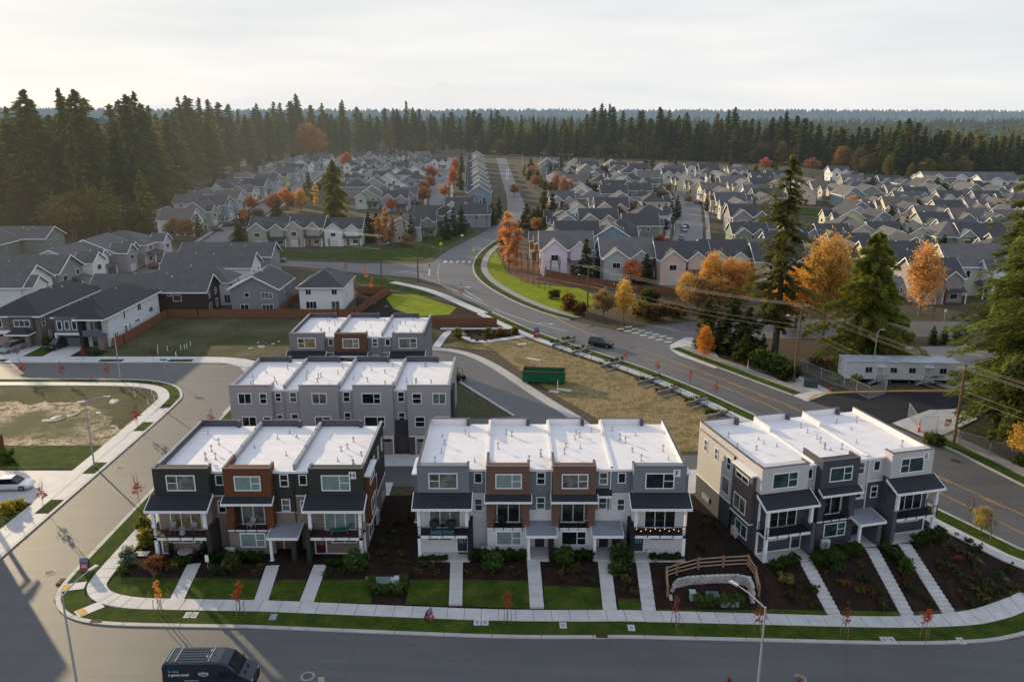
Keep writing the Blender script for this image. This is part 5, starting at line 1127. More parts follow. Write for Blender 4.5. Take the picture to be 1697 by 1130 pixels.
# --------------------------------------------- autumn trees
OR, OR2, YE, RD, TN = (0.60, 0.26, 0.07), (0.64, 0.36, 0.10), (0.64, 0.42, 0.11), (0.44, 0.17, 0.09), (0.26, 0.17, 0.10)
AUT = [('m', 0, 1364, 556, 21.0, 0.62, OR2, 'large golden orange maple right of the tall fir'), ('m', 2, 1318, 545, 13, 1.3, OR2, 'lower orange maple between the tall fir and the large maple'), ('m', 1, 1523, 522, 16.5, 1.0, (0.62, 0.36, 0.15), 'pale orange column shaped maple beside the tan houses at right'),
       ('m', 1, 1137, 506, 8, 1.3, YE, 'round golden tree at the left of the fence line group'), ('m', 1, 1178, 508, 13, 1.05, OR2, 'tall golden orange tree in the middle of the fence line group'), ('m', 0, 1215, 508, 11.5, 1.0, (0.50, 0.25, 0.09), 'pale orange tree at the right of the fence line group'), ('m', 2, 1155, 518, 8, 1.2, TN, 'thin tan tree at the front of the fence line group'), ('m', 2, 1192, 520, 8, 1.3, (0.42, 0.22, 0.08), 'thin brown orange tree at the front right of the fence line group'),
       ('m', 1, 1033, 534, 9.5, 0.95, YE, 'yellow and orange tree beside the arterial road'), ('m', 2, 1000, 528, 6.5, 1.1, (0.34, 0.22, 0.10), 'half bare tan tree left of the yellow tree'), ('m', 1, 1166, 596, 6.5, 1.0, OR, 'small vivid orange tree on the street corner by the spruces'), ('m', 2, 1046, 475, 7, 1.1, (0.5, 0.2, 0.09), 'small coppery tree by the grey house and the fence'), ('m', 1, 1079, 442, 6, 0.9, RD, 'narrow red orange tree between the grey and cream houses'), ('m', 2, 1046, 408, 4.5, 1.0, RD, 'round coral tree before the blue grey house'), ('m', 2, 1095, 415, 5, 1.4, (0.28, 0.08, 0.03), 'rusty spreading tree left of the right hand street'),
       ('p', 0, 843, 452, 17.5, 1.5, (0.66, 0.34, 0.15), 'tallest orange poplar at the bend of the main road'), ('p', 0, 856, 455, 15, 1.3, (0.60, 0.30, 0.15), 'orange poplar right of the tallest one at the bend'), ('p', 1, 833, 440, 13, 1.4, (0.46, 0.23, 0.12), 'orange poplar left of the tallest one at the bend'),
       ('p', 1, 628, 408, 11, 1.3, (0.46, 0.24, 0.11), 'left orange poplar across the cross street'), ('p', 0, 640, 410, 14, 1.0, (0.48, 0.25, 0.11), 'middle orange poplar across the cross street'), ('p', 1, 652, 408, 11, 1.0, (0.44, 0.23, 0.11), 'right orange poplar across the cross street'),
       ('m', 2, 455, 352, 8, 1.3, RD, 'round red orange tree at the left of the row by the cedar'), ('m', 2, 476, 348, 9.5, 1.2, OR, 'bright orange tree in the row by the cedar'), ('m', 1, 500, 352, 10.5, 1.1, OR2, 'golden orange tree in the row by the cedar'), ('p', 1, 524, 348, 12.5, 1.4, YE, 'yellow poplar right beside the cedar'),
       ('m', 0, 512, 262, 30, 0.75, (0.38, 0.17, 0.05), 'very large rusty orange maple in front of the dark forest'), ('m', 2, 530, 262, 24, 0.8, (0.38, 0.18, 0.05), 'rusty orange maple touching the very large one at the forest'),
       ('m', 1, 751, 312, 11, 1.0, (0.40, 0.15, 0.09), 'nearer coral tree along the right side of the centre street'), ('m', 1, 755, 290, 11, 1.0, (0.38, 0.15, 0.10), 'farther coral tree along the right side of the centre street'), ('m', 2, 737, 330, 7, 1.0, (0.5, 0.18, 0.08), 'small coral tree at the near end of the centre street'), ('m', 2, 574, 280, 11, 1.2, (0.50, 0.18, 0.09), 'coral tree behind the cedar by the left row road'),
       ('m', 2, 716, 300, 9, 1.1, (0.34, 0.12, 0.07), 'dull red tree on the left of the centre street, far'), ('m', 2, 712, 316, 8, 1.2, (0.32, 0.13, 0.07), 'dull red tree on the left of the centre street, middle'), ('m', 2, 702, 338, 8, 1.3, (0.30, 0.12, 0.06), 'dull red tree on the left of the centre street, near'), ('m', 2, 648, 352, 6, 1.0, RD, 'small orange red tree at the near end of the centre block'),
       ('m', 2, 1145, 325, 5, 1.3, YE, 'small yellow tree by the cream houses at the street bend'), ('m', 2, 1140, 338, 4, 1.5, TN, 'tan shrubby tree by the street bend'), ('m', 2, 1188, 350, 3.4, 1.2, YE, 'tiny yellow tree beside the white parked car'), ('m', 2, 1412, 348, 6, 1.5, (0.6, 0.3, 0.05), 'round golden tree by the cream house and the playing field'), ('m', 2, 1425, 352, 5, 1.5, OR, 'orange tree right of the golden one by the playing field'),
       ('m', 1, 921, 330, 13, 1.0, (0.44, 0.22, 0.12), 'tan poplar like tree right of the main road'), ('m', 1, 934, 333, 12, 1.0, (0.40, 0.22, 0.13), 'second tan tree right of the main road'), ('m', 1, 945, 330, 10, 1.0, (0.40, 0.22, 0.13), 'third tan tree right of the main road'), ('m', 2, 880, 298, 8, 1.2, (0.36, 0.20, 0.12), 'faded tan tree along the upper main road'), ('m', 2, 888, 312, 7, 1.3, (0.34, 0.18, 0.10), 'faded rusty tree along the upper main road, nearer'), ('m', 2, 852, 325, 6, 1.2, (0.30, 0.14, 0.08), 'small rusty tree left of the upper main road'),
       ('m', 2, 1612, 412, 6, 1.5, (0.35, 0.12, 0.06), 'rusty tree by the tan roofed houses at right'), ('m', 2, 1268, 284, 9, 1.2, RD, 'small red tree at the foot of the forest, right of centre'), ('m', 2, 1345, 285, 9, 1.6, (0.32, 0.17, 0.12), 'dull brown tree by the light coloured houses near the forest'), ('m', 2, 290, 400, 8, 1.2, (0.24, 0.15, 0.07), 'brown leaved tree at the left cross street'), ('m', 2, 312, 402, 8, 1.2, (0.26, 0.15, 0.06), 'ochre leaved tree at the left cross street corner'), ('m', 2, 250, 380, 8, 1.2, (0.30, 0.17, 0.06), 'ochre tree at the dark corner of the left forest'), ('m', 2, 210, 356, 10, 1.2, (0.26, 0.14, 0.08), 'faded brown tree in a gap of the left forest'),
       ('m', 2, 1700, 770, 6, 1.2, YE, 'small golden tree at the right edge behind the fence'), ('m', 2, 1625, 885, 3.4, 0.9, (0.40, 0.33, 0.13), 'small pale yellow tree on the dark slope by the curved pavement'), ('m', 2, 405, 378, 7, 1.1, (0.42, 0.12, 0.05), 'rusty red tree at the foot of the left house row'), ('m', 2, 418, 352, 7, 1.1, (0.5, 0.14, 0.05), 'orange red tree halfway along the left house row')]
for kd, k, px, py, h, sx, col, lab in AUT:
    if kd == 'm': tree('maple_tree', 'maple tree', lab, P(px, py), MAP_[k], MAPB[k], h/MPH[k], col, None, None, None, 'limbs', sx)
    else: tree('poplar_tree', 'poplar tree', lab, P(px, py), POP[k], POPT, h/POPH[k], col, None, None, None, 'limbs', sx)
BT = [(864, 468, 12, 1), (875, 470, 11, 1), (884, 474, 13, 1), (893, 478, 12, 1), (903, 482, 9, 1), (912, 478, 11, 1), (928, 470, 9, 0)]
for i, (px, py, h, k) in enumerate(BT): tree('bare_tree', 'bare tree', 'leafless grey poplar in the row right of the orange ones at the bend', P(px, py), None, BARE[k], h/(11 if k else 9), (1, 1, 1), 'leafless poplars at the bend', tname='limbs')
for i, (px, py, h, k, lab) in enumerate([(498, 432, 9, 0, 'leafless spreading tree on the cross street verge, leftmost'), (548, 434, 9, 0, 'leafless spreading tree on the cross street verge, middle'), (597, 437, 9, 0, 'leafless spreading tree on the cross street verge, rightmost'), (672, 408, 13, 1, 'tall leafless poplar right of the orange poplars'), (688, 412, 12, 1, 'tall leafless poplar left of the road sign lawn'), (700, 405, 11, 1, 'leafless poplar behind the cross street lawn'), (712, 400, 11, 1, 'leafless poplar nearest the small spruces'), (788, 382, 8, 0, 'leafless round tree on the verge above the bend'), (806, 378, 7, 0, 'pinkish leafless tree on the verge close to the main road'), (828, 340, 11, 1, 'tan leafless poplar left of the main road'), (838, 348, 11, 1, 'leafless poplar touching the main road'), (1546, 530, 8, 2, 'leafless tree behind the cedar along the far road'), (1640, 900, 5, 2, 'leafless shrub tree on the slope bed'), (1605, 862, 4.5, 2, 'leafless young tree on the slope by the white posts'), (1143, 322, 7, 2, 'bare pinkish tree at the bend of the right hand street'), (1128, 392, 6, 2, 'bare tree left of the blue car'), (1168, 398, 8, 2, 'bare tree beside the lamp post of the right hand street'), (1140, 540, 4.5, 2, 'thin bare tree in front of the dark spruces'), (1250, 325, 7, 1, 'tan leafless tree by the far light houses')]):
    tree('bare_tree', 'bare tree', lab, P(px, py), None, BARE[k], h/(11 if k == 1 else 9 if k == 0 else 8), (1, 1, 1), tname='limbs')
# staked street saplings
SP = [(264, 1018, 3.6, 1, OR, 'staked sapling with thin orange leaves near the street corner'), (399, 1020, 3.4, 0, (0.55, 0.13, 0.05), 'staked sapling with dense orange red leaves in front of the olive block'), (841, 1032, 3.2, 0, (0.55, 0.10, 0.05), 'staked sapling with red leaves in front of the brown gabled bay'), (1119, 1040, 3.3, 1, (0.35, 0.08, 0.05), 'thin dark red sapling in front of the block retaining wall'), (1257, 1048, 3.2, 2, (0.35, 0.09, 0.04), 'dark rusty sapling behind the right hand lamp post'), (1399, 1055, 3.2, 1, (0.42, 0.07, 0.06), 'sparse red sapling with stakes in front of the slate block'), (1532, 1062, 3.4, 0, (0.58, 0.13, 0.04), 'bright orange staked sapling at the right of the curved pavement'),
      (38, 628, 3.4, 2, (0.30, 0.06, 0.05), 'dark red sapling, leftmost beside the far side street'), (104, 630, 3.2, 2, (0.28, 0.06, 0.05), 'dark red sapling, middle one beside the far side street'), (178, 630, 3.2, 2, (0.27, 0.05, 0.05), 'dark red sapling next to the lamp post of the far side street'), (138, 600, 3.2, 2, (0.26, 0.05, 0.045), 'dark red sapling in front of the white sided house'), (255, 600, 3.2, 2, (0.24, 0.05, 0.045), 'dark red sapling in front of the vacant grass lot'), (30, 598, 3.0, 2, (0.24, 0.06, 0.05), 'dark sapling in front of the brown garage house'),
      (229, 713, 3.8, 2, (0.30, 0.06, 0.05), 'dark red sapling in the far grass square beside the sandy lot'), (73, 845, 3.4, 2, (0.34, 0.08, 0.06), 'dark red sapling in the near grass square by the driveway'), (231, 836, 3.6, 2, (0.42, 0.10, 0.07), 'red leaved sapling on the verge left of the olive block'), (352, 712, 3.0, 2, (0.42, 0.12, 0.09), 'coral sapling behind the olive block by the side street'),
      (1036, 602, 2.6, 2, (0.38, 0.08, 0.07), 'red sapling on the main road verge, farthest of four'), (1089, 622, 2.8, 2, (0.40, 0.08, 0.07), 'red sapling on the main road verge, second of four'), (1143, 643, 3.2, 1, (0.42, 0.10, 0.07), 'upright coral sapling on the main road verge'), (1186, 660, 2.8, 2, (0.38, 0.08, 0.07), 'red sapling on the main road verge, nearest of four'),
      (609, 475, 5, 1, OR, 'thin orange sapling beside the fence of the white house'), (617, 492, 5, 1, (0.5, 0.15, 0.06), 'thin orange sapling beside the pond bed'), (573, 455, 4, 2, (0.5, 0.2, 0.09), 'faint orange sapling on the verge behind the white house'), (765, 498, 4.2, 2, (0.35, 0.2, 0.1), 'thin tan sapling by the near path of the junction'), (1205, 1160, 2.2, 0, (0.45, 0.06, 0.05), 'red sapling top rising from the bottom edge, right of centre'), (1322, 1162, 2.2, 0, (0.5, 0.08, 0.05), 'red sapling top at the bottom edge near the right lamp')]
for px, py, h, k, col, lab in SP: tree('sapling', 'sapling', lab, P(px, py), SAPC[k], SAPT[k], h/3.4, col, None, None, STAKES if py > 990 and py < 1100 else None, 'stem', 1.0)
# shrubs
def shrub(px, py, k, s, col, lab, group=None, p=None): 
    p = p or P(px, py); return tree('shrub', 'shrub', lab, p, BUSH[k], None, s, col, group)
SH = [(213, 935, 0, 1.05, (0.16, 0.2, 0.15), 'pale silvery shrub in the corner bed beside the olive block'), (243, 905, 0, 1.1, (0.16, 0.16, 0.03), 'tall olive yellow shrub beside the left porch'), (238, 880, 0, 1.0, (0.15, 0.15, 0.04), 'olive shrub behind the left porch post'), (262, 942, 1, 1.0, (0.2, 0.08, 0.04), 'reddish shrub in the bed before the left porch'), (290, 944, 3, 1.7, (0.07, 0.08, 0.02), 'low green shrub before the left patio'), (203, 950, 3, 1.5, (0.06, 0.09, 0.02), 'low green shrub at the tip of the corner bed'),
      (593, 942, 0, 1.25, (0.07, 0.12, 0.035), 'tall leafy green shrub at the right corner of the olive block'), (383, 945, 0, 1.05, (0.08, 0.09, 0.03), 'open branched shrub in front of the wood bay'), (815, 945, 0, 1.1, (0.06, 0.11, 0.03), 'leafy green shrub in front of the brown bay'), (1032, 937, 0, 1.35, (0.05, 0.08, 0.025), 'tall dark shrub between the two right walks'), (936, 935, 0, 1.2, (0.05, 0.09, 0.03), 'rounded green shrub before the second brown bay'), (1020, 950, 1, 0.9, (0.06, 0.09, 0.03), 'low shrub between the two right walks'),
      (1300, 965, 3, 1.8, (0.22, 0.19, 0.06), 'yellow shrub on the mulch left of the slate block steps'), (1398, 970, 3, 1.2, (0.16, 0.07, 0.035), 'orange shrub on the mulch below the middle slate unit'), (1445, 985, 3, 1.1, (0.15, 0.05, 0.03), 'red shrub on the mulch between slate block steps'), (1587, 930, 3, 1.3, (0.15, 0.05, 0.035), 'red shrub on the slope right of the last steps'), (1500, 950, 0, 0.95, (0.05, 0.09, 0.03), 'leafy shrub between the right hand steps'), (1382, 940, 1, 1.1, (0.045, 0.08, 0.025), 'dark green shrub below the heat pump'),
      (945, 515, 1, 2.2, (0.11, 0.06, 0.03), 'brown bramble mound left of the utility pole by the path'), (960, 522, 1, 2.0, (0.12, 0.07, 0.03), 'brown bramble mound at the foot of the utility pole'), (1065, 528, 1, 2.6, (0.15, 0.10, 0.04), 'tan bramble mound right of the yellow tree'), (1090, 530, 1, 2.6, (0.14, 0.08, 0.035), 'tan bramble mound beside the far path'), (1120, 528, 1, 2.4, (0.12, 0.08, 0.035), 'tan bramble mound in front of the fence line trees'), (1078, 505, 1, 2.5, (0.05, 0.06, 0.02), 'dark green shrub mass behind the bramble mounds'), (918, 495, 1, 1.6, (0.07, 0.09, 0.03), 'green low shrub on the edge of the leaf litter bed'), (940, 500, 1, 1.4, (0.18, 0.05, 0.03), 'dark red shrub on the edge of the leaf litter bed'), (675, 407, 1, 2.6, (0.26, 0.15, 0.08), 'pinkish tan shrub at the edge of the cross street lawn'),
      (15, 850, 1, 1.0, (0.28, 0.23, 0.04), 'yellow green shrub in the bed at the left edge'), (35, 842, 1, 0.8, (0.26, 0.22, 0.04), 'yellow shrub at the end of the left edge bed'), (160, 590, 1, 0.9, (0.05, 0.08, 0.03), 'dark green shrub before the white sided house'), (80, 572, 1, 1.1, (0.05, 0.075, 0.025), 'dark green shrub between the two front houses'), (757, 562, 0, 1.3, (0.12, 0.12, 0.05), 'sparse shrub in the bed by the curving paths'), (808, 560, 0, 1.2, (0.13, 0.13, 0.05), 'sparse shrub in the middle of the path bed'), (830, 556, 1, 1.0, (0.13, 0.10, 0.05), 'reddish shrub at the right of the path bed'), (853, 553, 1, 1.0, (0.12, 0.10, 0.05), 'small shrub at the tip of the path bed'), (1542, 735, 1, 1.2, (0.12, 0.12, 0.04), 'olive shrub beside the orange barrier'), (1553, 738, 1, 1.1, (0.07, 0.08, 0.03), 'dark green shrub inside the fence bed'), (1690, 770, 1, 1.2, (0.06, 0.09, 0.03), 'green shrub at the right edge below the fir'),
      (222, 472, 1, 1.2, (0.12, 0.11, 0.03), 'olive shrub in a front garden of the left house row'), (215, 462, 1, 1.3, (0.20, 0.11, 0.03), 'ochre shrub in a front garden of the left house row'), (1290, 620, 1, 2.2, (0.05, 0.07, 0.025), 'dark shrub under the tall fir'), (1265, 612, 1, 2.4, (0.045, 0.065, 0.025), 'dark shrub left under the tall fir'), (1248, 600, 1, 2.2, (0.05, 0.065, 0.025), 'dark shrub behind the roadside path'), (1305, 630, 1, 2.0, (0.045, 0.06, 0.025), 'dark shrub beside the near utility pole'), (1350, 608, 1, 1.5, (0.20, 0.12, 0.06), 'brown bramble left of the trailer fence'), (1372, 615, 1, 1.3, (0.16, 0.10, 0.05), 'brown bramble by the end of the trailer')]
for px, py, k, s, col, lab in SH: shrub(px, py, k, s, col, lab)
def hedge(a, b, w_, h_, col, label):
    A, B = P(*a), P(*b); L = (B-A).length; n = int(L*560); g = np.random.default_rng(int(a[0]))
    d = (B-A).normalized(); nn = Vector((-d.y, d.x, 0))
    u = g.random(n); lump = 1+0.16*np.sin(u*L*5.0)+0.1*np.sin(u*L*11+2)
    o1 = (g.random(n)-0.5)*w_; z = h_*lump*np.where(g.random(n) < 0.55, 0.85+0.15*g.random(n), g.random(n))
    C = np.array(A)[None, :]+u[:, None]*np.array(B-A)[None, :]+o1[:, None]*np.array(nn)[None, :]; C[:, 2] += z
    U = unit(g.normal(0, 1, (n, 3))); V = unit(np.cross(U, g.normal(0, 1, (n, 3)))); s = 0.11*(0.6+0.8*g.random(n))
    me = quads_mesh('hedge', C-np.array(A), U*s[:, None], V*(s*0.6)[:, None], 0.2+0.5*(z/h_)+0.3*g.random(n), [M_SHRUB])
    link('hedge', me, None, A, color=col, label=label, cat='hedge')
DG = (0.03, 0.052, 0.015)
for a, b, w_, h_, lab in [((288, 934), (318, 934), 0.7, 0.6, 'low clipped hedge before the left patio of the olive block'), ((345, 930), (435, 931), 1.0, 0.9, 'dark leafy hedge before the wood bay of the olive block'), ((540, 937), (600, 937), 0.5, 0.5, 'thin low hedge before the right patio of the olive block'), ((690, 930), (742, 930), 0.6, 0.5, 'low hedge before the left patio of the white and grey block'), ((776, 927), (872, 928), 1.1, 0.9, 'dark hedge before the first brown bay'), ((918, 928), (985, 928), 1.2, 0.9, 'dark hedge before the second brown bay'), ((1076, 929), (1134, 928), 0.7, 0.6, 'low hedge before the right patio of the white and grey block'),
                       ((1278, 948), (1322, 932), 1.1, 0.9, 'hedge before the left patio of the slate block'), ((1345, 938), (1425, 915), 1.2, 1.0, 'hedge below the heat pump and window of the slate block'), ((1462, 912), (1490, 935), 1.0, 0.9, 'hedge between the middle and right steps of the slate block'), ((1512, 906), (1562, 890), 1.1, 1.0, 'hedge before the right patio of the slate block'),
                       ((618, 985), (668, 985), 0.8, 0.9, 'light green hedge in front of the green utility boxes'), ((617, 968), (619, 985), 0.7, 0.9, 'short light green hedge left of the utility boxes'), ((669, 966), (668, 985), 0.7, 0.9, 'short light green hedge right of the utility boxes'), ((1150, 1003), (1232, 1003), 0.9, 0.9, 'light green hedge inside the block retaining wall'), ((0, 770), (26, 765), 1.2, 1.4, 'tall dark hedge by the fence at the left edge')]:
    hedge(a, b, w_, h_, (0.055, 0.085, 0.026) if 'light' in lab else DG, lab)
# small bed plants: countable ones in the beds
g_ = random.Random(31); cols_ = [(0.05, 0.07, 0.026), (0.09, 0.10, 0.035), (0.07, 0.055, 0.035), (0.10, 0.07, 0.04), (0.04, 0.065, 0.025)]
def plants(poly, n, label, group, lo=0.6, hi=1.2):
    xs = [p[0] for p in poly]; ys = [p[1] for p in poly]; c = 0; tries = 0
    def inside(x, y):
        r = False; j = len(poly)-1
        for i in range(len(poly)):
            if (poly[i][1] > y) != (poly[j][1] > y) and x < (poly[j][0]-poly[i][0])*(y-poly[i][1])/(poly[j][1]-poly[i][1])+poly[i][0]: r = not r
            j = i
        return r
    while c < n and tries < n*20:
        tries += 1; x, y = g_.uniform(min(xs), max(xs)), g_.uniform(min(ys), max(ys))
        if inside(x, y): tree('bed_plant', 'bed plant', label, P(x, y), BUSH[g_.choice([2, 3])], None, g_.uniform(lo, hi), g_.choice(cols_), group); c += 1
plants([(338, 942), (432, 942), (428, 955), (330, 955)], 12, 'small tufted plant in the bed before the wood bay of the olive block', 'plants before the wood bay')
plants([(545, 943), (600, 945), (600, 957), (540, 957)], 7, 'small tufted plant in the bed before the right porch of the olive block', 'plants before the right olive porch')
plants([(690, 938), (742, 938), (742, 957), (685, 957)], 8, 'small tufted plant in the bed left of the first white block walk', 'plants left of the first walk')
plants([(775, 940), (872, 942), (873, 958), (772, 957)], 10, 'small tufted plant in the bed before the first brown bay', 'plants before the first brown bay')
plants([(905, 940), (985, 942), (990, 968), (905, 966)], 12, 'small tufted plant in the bed before the second brown bay', 'plants before the second brown bay')
plants([(1022, 955), (1056, 955), (1058, 990), (1030, 988)], 7, 'small tufted plant in the narrow bed between the two right walks', 'plants between the two right walks')
plants([(640, 850), (680, 850), (680, 950), (625, 940)], 16, 'small tufted plant in the dark mulch between the olive and white blocks', 'plants between the blocks')
plants([(1290, 960), (1330, 945), (1375, 1005), (1300, 1008)], 13, 'small tufted plant on the mulch slope left of the left slate steps', 'plants left of the left slate steps')
plants([(1360, 950), (1430, 935), (1485, 1008), (1395, 1008)], 16, 'small tufted plant on the mulch slope left of the middle slate steps', 'plants left of the middle slate steps')
plants([(1475, 945), (1495, 930), (1560, 1010), (1520, 1012)], 8, 'small tufted plant on the mulch strip between the right slate steps', 'plants between the right slate steps')
plants([(1535, 930), (1575, 880), (1690, 950), (1690, 985), (1590, 1010)], 70, 'small tufted plant on the broad dark slope right of the slate block', 'plants on the broad dark slope')
plants([(752, 550), (850, 548), (862, 555), (790, 568)], 26, 'small plant in the bed inside the curving paths', 'plants in the path bed')
plants([(1150, 830), (1180, 860), (1235, 930), (1150, 930), (1140, 860)], 10, 'small plant in the mulch gap left of the slate block', 'plants in the gap left of the slate block')
# ------------------------------------------------------------------ suburban houses
M_TRIM = M_WHITE
M_GAR = plain('house_garage_door', (0.55, 0.54, 0.52), 0.6, 0.08)
def gable(mbw, mbr, mbt, cx, cy, ax, hs, L, z0, z1, rise, over=0.45, th=0.16, gfrom=None, hip=False):
    """ax 'x': ridge along x. hs half span, L half length. walls z0..z1, roof above"""
    def T(p, q, z): return (cx+p, cy+q, z) if ax == 'x' else (cx-q, cy+p, z)
    if mbw is not None:
        if not hip:
            prof = [(-hs, z0), (hs, z0), (hs, z1), (0, z1+rise-0.05), (-hs, z1)]
            mbw.prism(prof, lambda v: T(-L, v[0], v[1]), lambda v: T(L, v[0], v[1]))
        else: mbw.prism([(-hs, z0), (hs, z0), (hs, z1), (-hs, z1)], lambda v: T(-L, v[0], v[1]), lambda v: T(L, v[0], v[1]))
    sl = rise/hs; o = over
    if not hip:
        for s in (-1, 1):
            prof = [(0, z1+rise), (s*(hs+o), z1-sl*o), (s*(hs+o), z1-sl*o+th), (0, z1+rise+th)]
            mbr.prism(prof, lambda v: T(-L-o, v[0], v[1]), lambda v: T(L+o, v[0], v[1]))
            for e in (-1, 1):
                p0 = e*(L+o); p1 = e*(L+o+0.06)
                prof2 = [(0, z1+rise-0.14), (s*(hs+o), z1-sl*o-0.14), (s*(hs+o), z1-sl*o+th+0.02), (0, z1+rise+th+0.02)]
                mbt.prism(prof2, lambda v: T(p0, v[0], v[1]), lambda v: T(p1, v[0], v[1]))
            a, b = sorted((s*(hs+o), s*(hs+o+0.07))); vs = []
            mbt.box(-L-o, L+o, a, b, z1-sl*o-0.1, z1-sl*o+th, 0, T)
    else:
        P_, Q_ = L+o, hs+o; ze = z1-sl*o; rl = max(L-hs, 0.3)
        vs = [T(-P_, -Q_, ze), T(P_, -Q_, ze), T(P_, Q_, ze), T(-P_, Q_, ze), T(-rl, 0, z1+rise), T(rl, 0, z1+rise),
              T(-P_, -Q_, ze+th), T(P_, -Q_, ze+th), T(P_, Q_, ze+th), T(-P_, Q_, ze+th), T(-rl, 0, z1+rise+th), T(rl, 0, z1+rise+th)]
        mbr.add(vs, [(6, 7, 11, 10), (7, 8, 11), (8, 9, 10, 11), (9, 6, 10), (0, 3, 2, 1)])
        for (a0, a1, b0, b1) in ((-P_-.05, P_+.05, -Q_-.06, -Q_), (-P_-.05, P_+.05, Q_, Q_+.06), (-P_-.06, -P_, -Q_, Q_), (P_, P_+.06, -Q_, Q_)): mbt.box(a0, a1, b0, b1, ze-0.08, ze+th, 0, T)
def win_mesh(w_, h_, style='split'):
    mb = MB(); f = 0.11
    mb.box(-w_/2-f, w_/2+f, -0.06, 0.0, -f, h_+f, 0)
    k = 2 if w_ > 1.2 else 1
    for i in range(k):
        a = -w_/2+i*w_/k; mb.box(a+0.02, a+w_/k-0.02, -0.075, -0.06, 0.02, h_-0.02, 1)
    return mb.mesh('window', [M_TRIM, random.choice([M_GLASS, M_GLASS, M_GLASS2])])
WM = {k: win_mesh(*k) for k in ((0.7, 1.0), (0.8, 1.3), (1.6, 1.2), (2.2, 1.3), (1.2, 1.3))}
def proto(kind, w_, d_, seed):
    """front faces -y; returns list of (name, mesh, loc, rotz, colourkey)"""
    g = random.Random(seed); H_ = 5.7; out = []; W = MB(); RR = MB(); TT = MB()
    hw, hd = w_/2, d_/2
    if kind == 'side': gable(W, RR, TT, 0, 0, 'x', hd, hw, -0.5, H_, hd*0.62)
    elif kind == 'front': gable(W, RR, TT, 0, 0, 'y', hw, hd, -0.5, H_, hw*0.66)
    else: gable(W, RR, TT, 0, 0, 'y' if d_ > w_ else 'x', min(hw, hd), max(hw, hd), -0.5, H_, min(hw, hd)*0.55, hip=True)
    # projecting front gable
    s = g.choice([-1, 1]); cw = w_*0.24; W2 = MB()
    if kind != 'front' or seed % 2:
        gable(W2, RR, TT, s*hw*0.48, -hd-0.35, 'y', cw, 1.25 if kind != 'side' else 1.6, -0.5, H_-0.1, cw*0.75, 0.3)
        if kind == 'side' and w_ > 10: gable(W2, RR, TT, -s*hw*0.5, -hd+0.2, 'y', cw*0.75, 0.9, 2.9, H_-0.15, cw*0.6, 0.3)
    # garage / porch volume
    gx = s*hw*0.48
    GP = MB(); pz = 3.0
    GP.box(min(-s*0.05*hw, -s*hw*0.98), max(-s*0.05*hw, -s*hw*0.98), -hd-1.7, -hd-0.02, 2.65, 2.8)
    pr = MB(); a, b = sorted((-s*0.02*hw, -s*hw*1.02))
    pr.prism([(-hd, 3.55), (-hd-1.9, 2.85), (-hd-1.9, 2.75), (-hd, 3.4)], lambda v: (a, v[0], v[1]), lambda v: (b, v[0], v[1]))
    out.append(('wall', W.mesh('wall', [M_SIDE]), (0, 0, 0), 0, 'w'))
    if W2.v: out.append(('front_gable', W2.mesh('front_gable', [M_SIDE]), (0, 0, 0), 0, 'g'))
    out.append(('roof', RR.mesh('roof', [M_ROOF]), (0, 0, 0), 0, 'r'))
    out.append(('trim', TT.mesh('trim', [M_TRIM]), (0, 0, 0), 0, None))
    out.append(('porch_roof', pr.mesh('porch_roof', [M_ROOF]), (0, 0, 0), 0, 'r'))
    for xx in (a+0.15, b-0.15):
        mb = MB(); mb.box(xx-0.1, xx+0.1, -hd-1.75, -hd-1.55, -0.4, 2.76); out.append(('post', mb.mesh('post', [M_TRIM]), (0, 0, 0), 0, None))
    gfy = (-hd-1.6 if kind != 'side' else -hd-1.95) if W2.v else -hd
    mb = MB(); mb.box(-1.35, 1.35, -0.05, 0, 0, 2.15, 0); 
    for k in range(3): mb.box(-1.25, 1.25, -0.07, -0.05, 0.08+k*0.7, 0.70+k*0.7, 0)
    out.append(('garage_door', mb.mesh('garage_door', [M_GAR]), (gx, gfy-0.005, 0), 0, None))
    mb = MB(); mb.box(-0.45, 0.45, -0.06, 0, 0, 2.05, 0); out.append(('door', mb.mesh('door', [g.choice([M_DOORD, M_DOORR, M_DOORW])]), (-s*hw*0.25, -hd-0.005, 0.05), 0, None))
    wi = lambda k, x, y, z, r: out.append(('window', WM[k], (x, y, z), r, None))
    wi((1.6, 1.2), gx, gfy-0.002, 3.4, 0)
    wi((1.2, 1.3), -s*hw*0.55, -hd-0.002, 3.75 if kind != 'side' or w_ <= 10 else 3.9, 0); wi((1.6, 1.2), -s*hw*0.65, -hd-0.002, 0.8, 0)
    for sx, r in ((1, R(90)), (-1, R(-90))):
        wi((0.8, 1.3), sx*(hw+0.002), -hd*0.4, 3.5, r); wi((0.7, 1.0), sx*(hw+0.002), hd*0.35, 3.7, r); wi((0.8, 1.3), sx*(hw+0.002), hd*0.1, 0.8, r)
    wi((1.6, 1.2), -hw*0.5, hd+0.002, 3.5, R(180)); wi((1.6, 1.2), hw*0.45, hd+0.002, 3.5, R(180)); wi((2.2, 1.3), 0, hd+0.002, 0.8, R(180))
    mb = MB()
    for k in range(3):
        x = g.uniform(-hw*0.5, hw*0.5); y = g.uniform(0.5, hd*0.5)
        z = H_+(hd-abs(y))*0.62 if kind == 'side' else H_+(hw-abs(x))*0.66
        if kind == 'hip': z = H_+0.3
        mb.box(x-0.13, x+0.13, y-0.13, y+0.13, z-0.6, z+0.4) if kind != 'hip' else None
        if kind != 'hip' and k == 0: out.append(('roof_vent', mb.mesh('roof_vent', [M_VENT]), (0, 0, 0), 0, None)); break
    return out
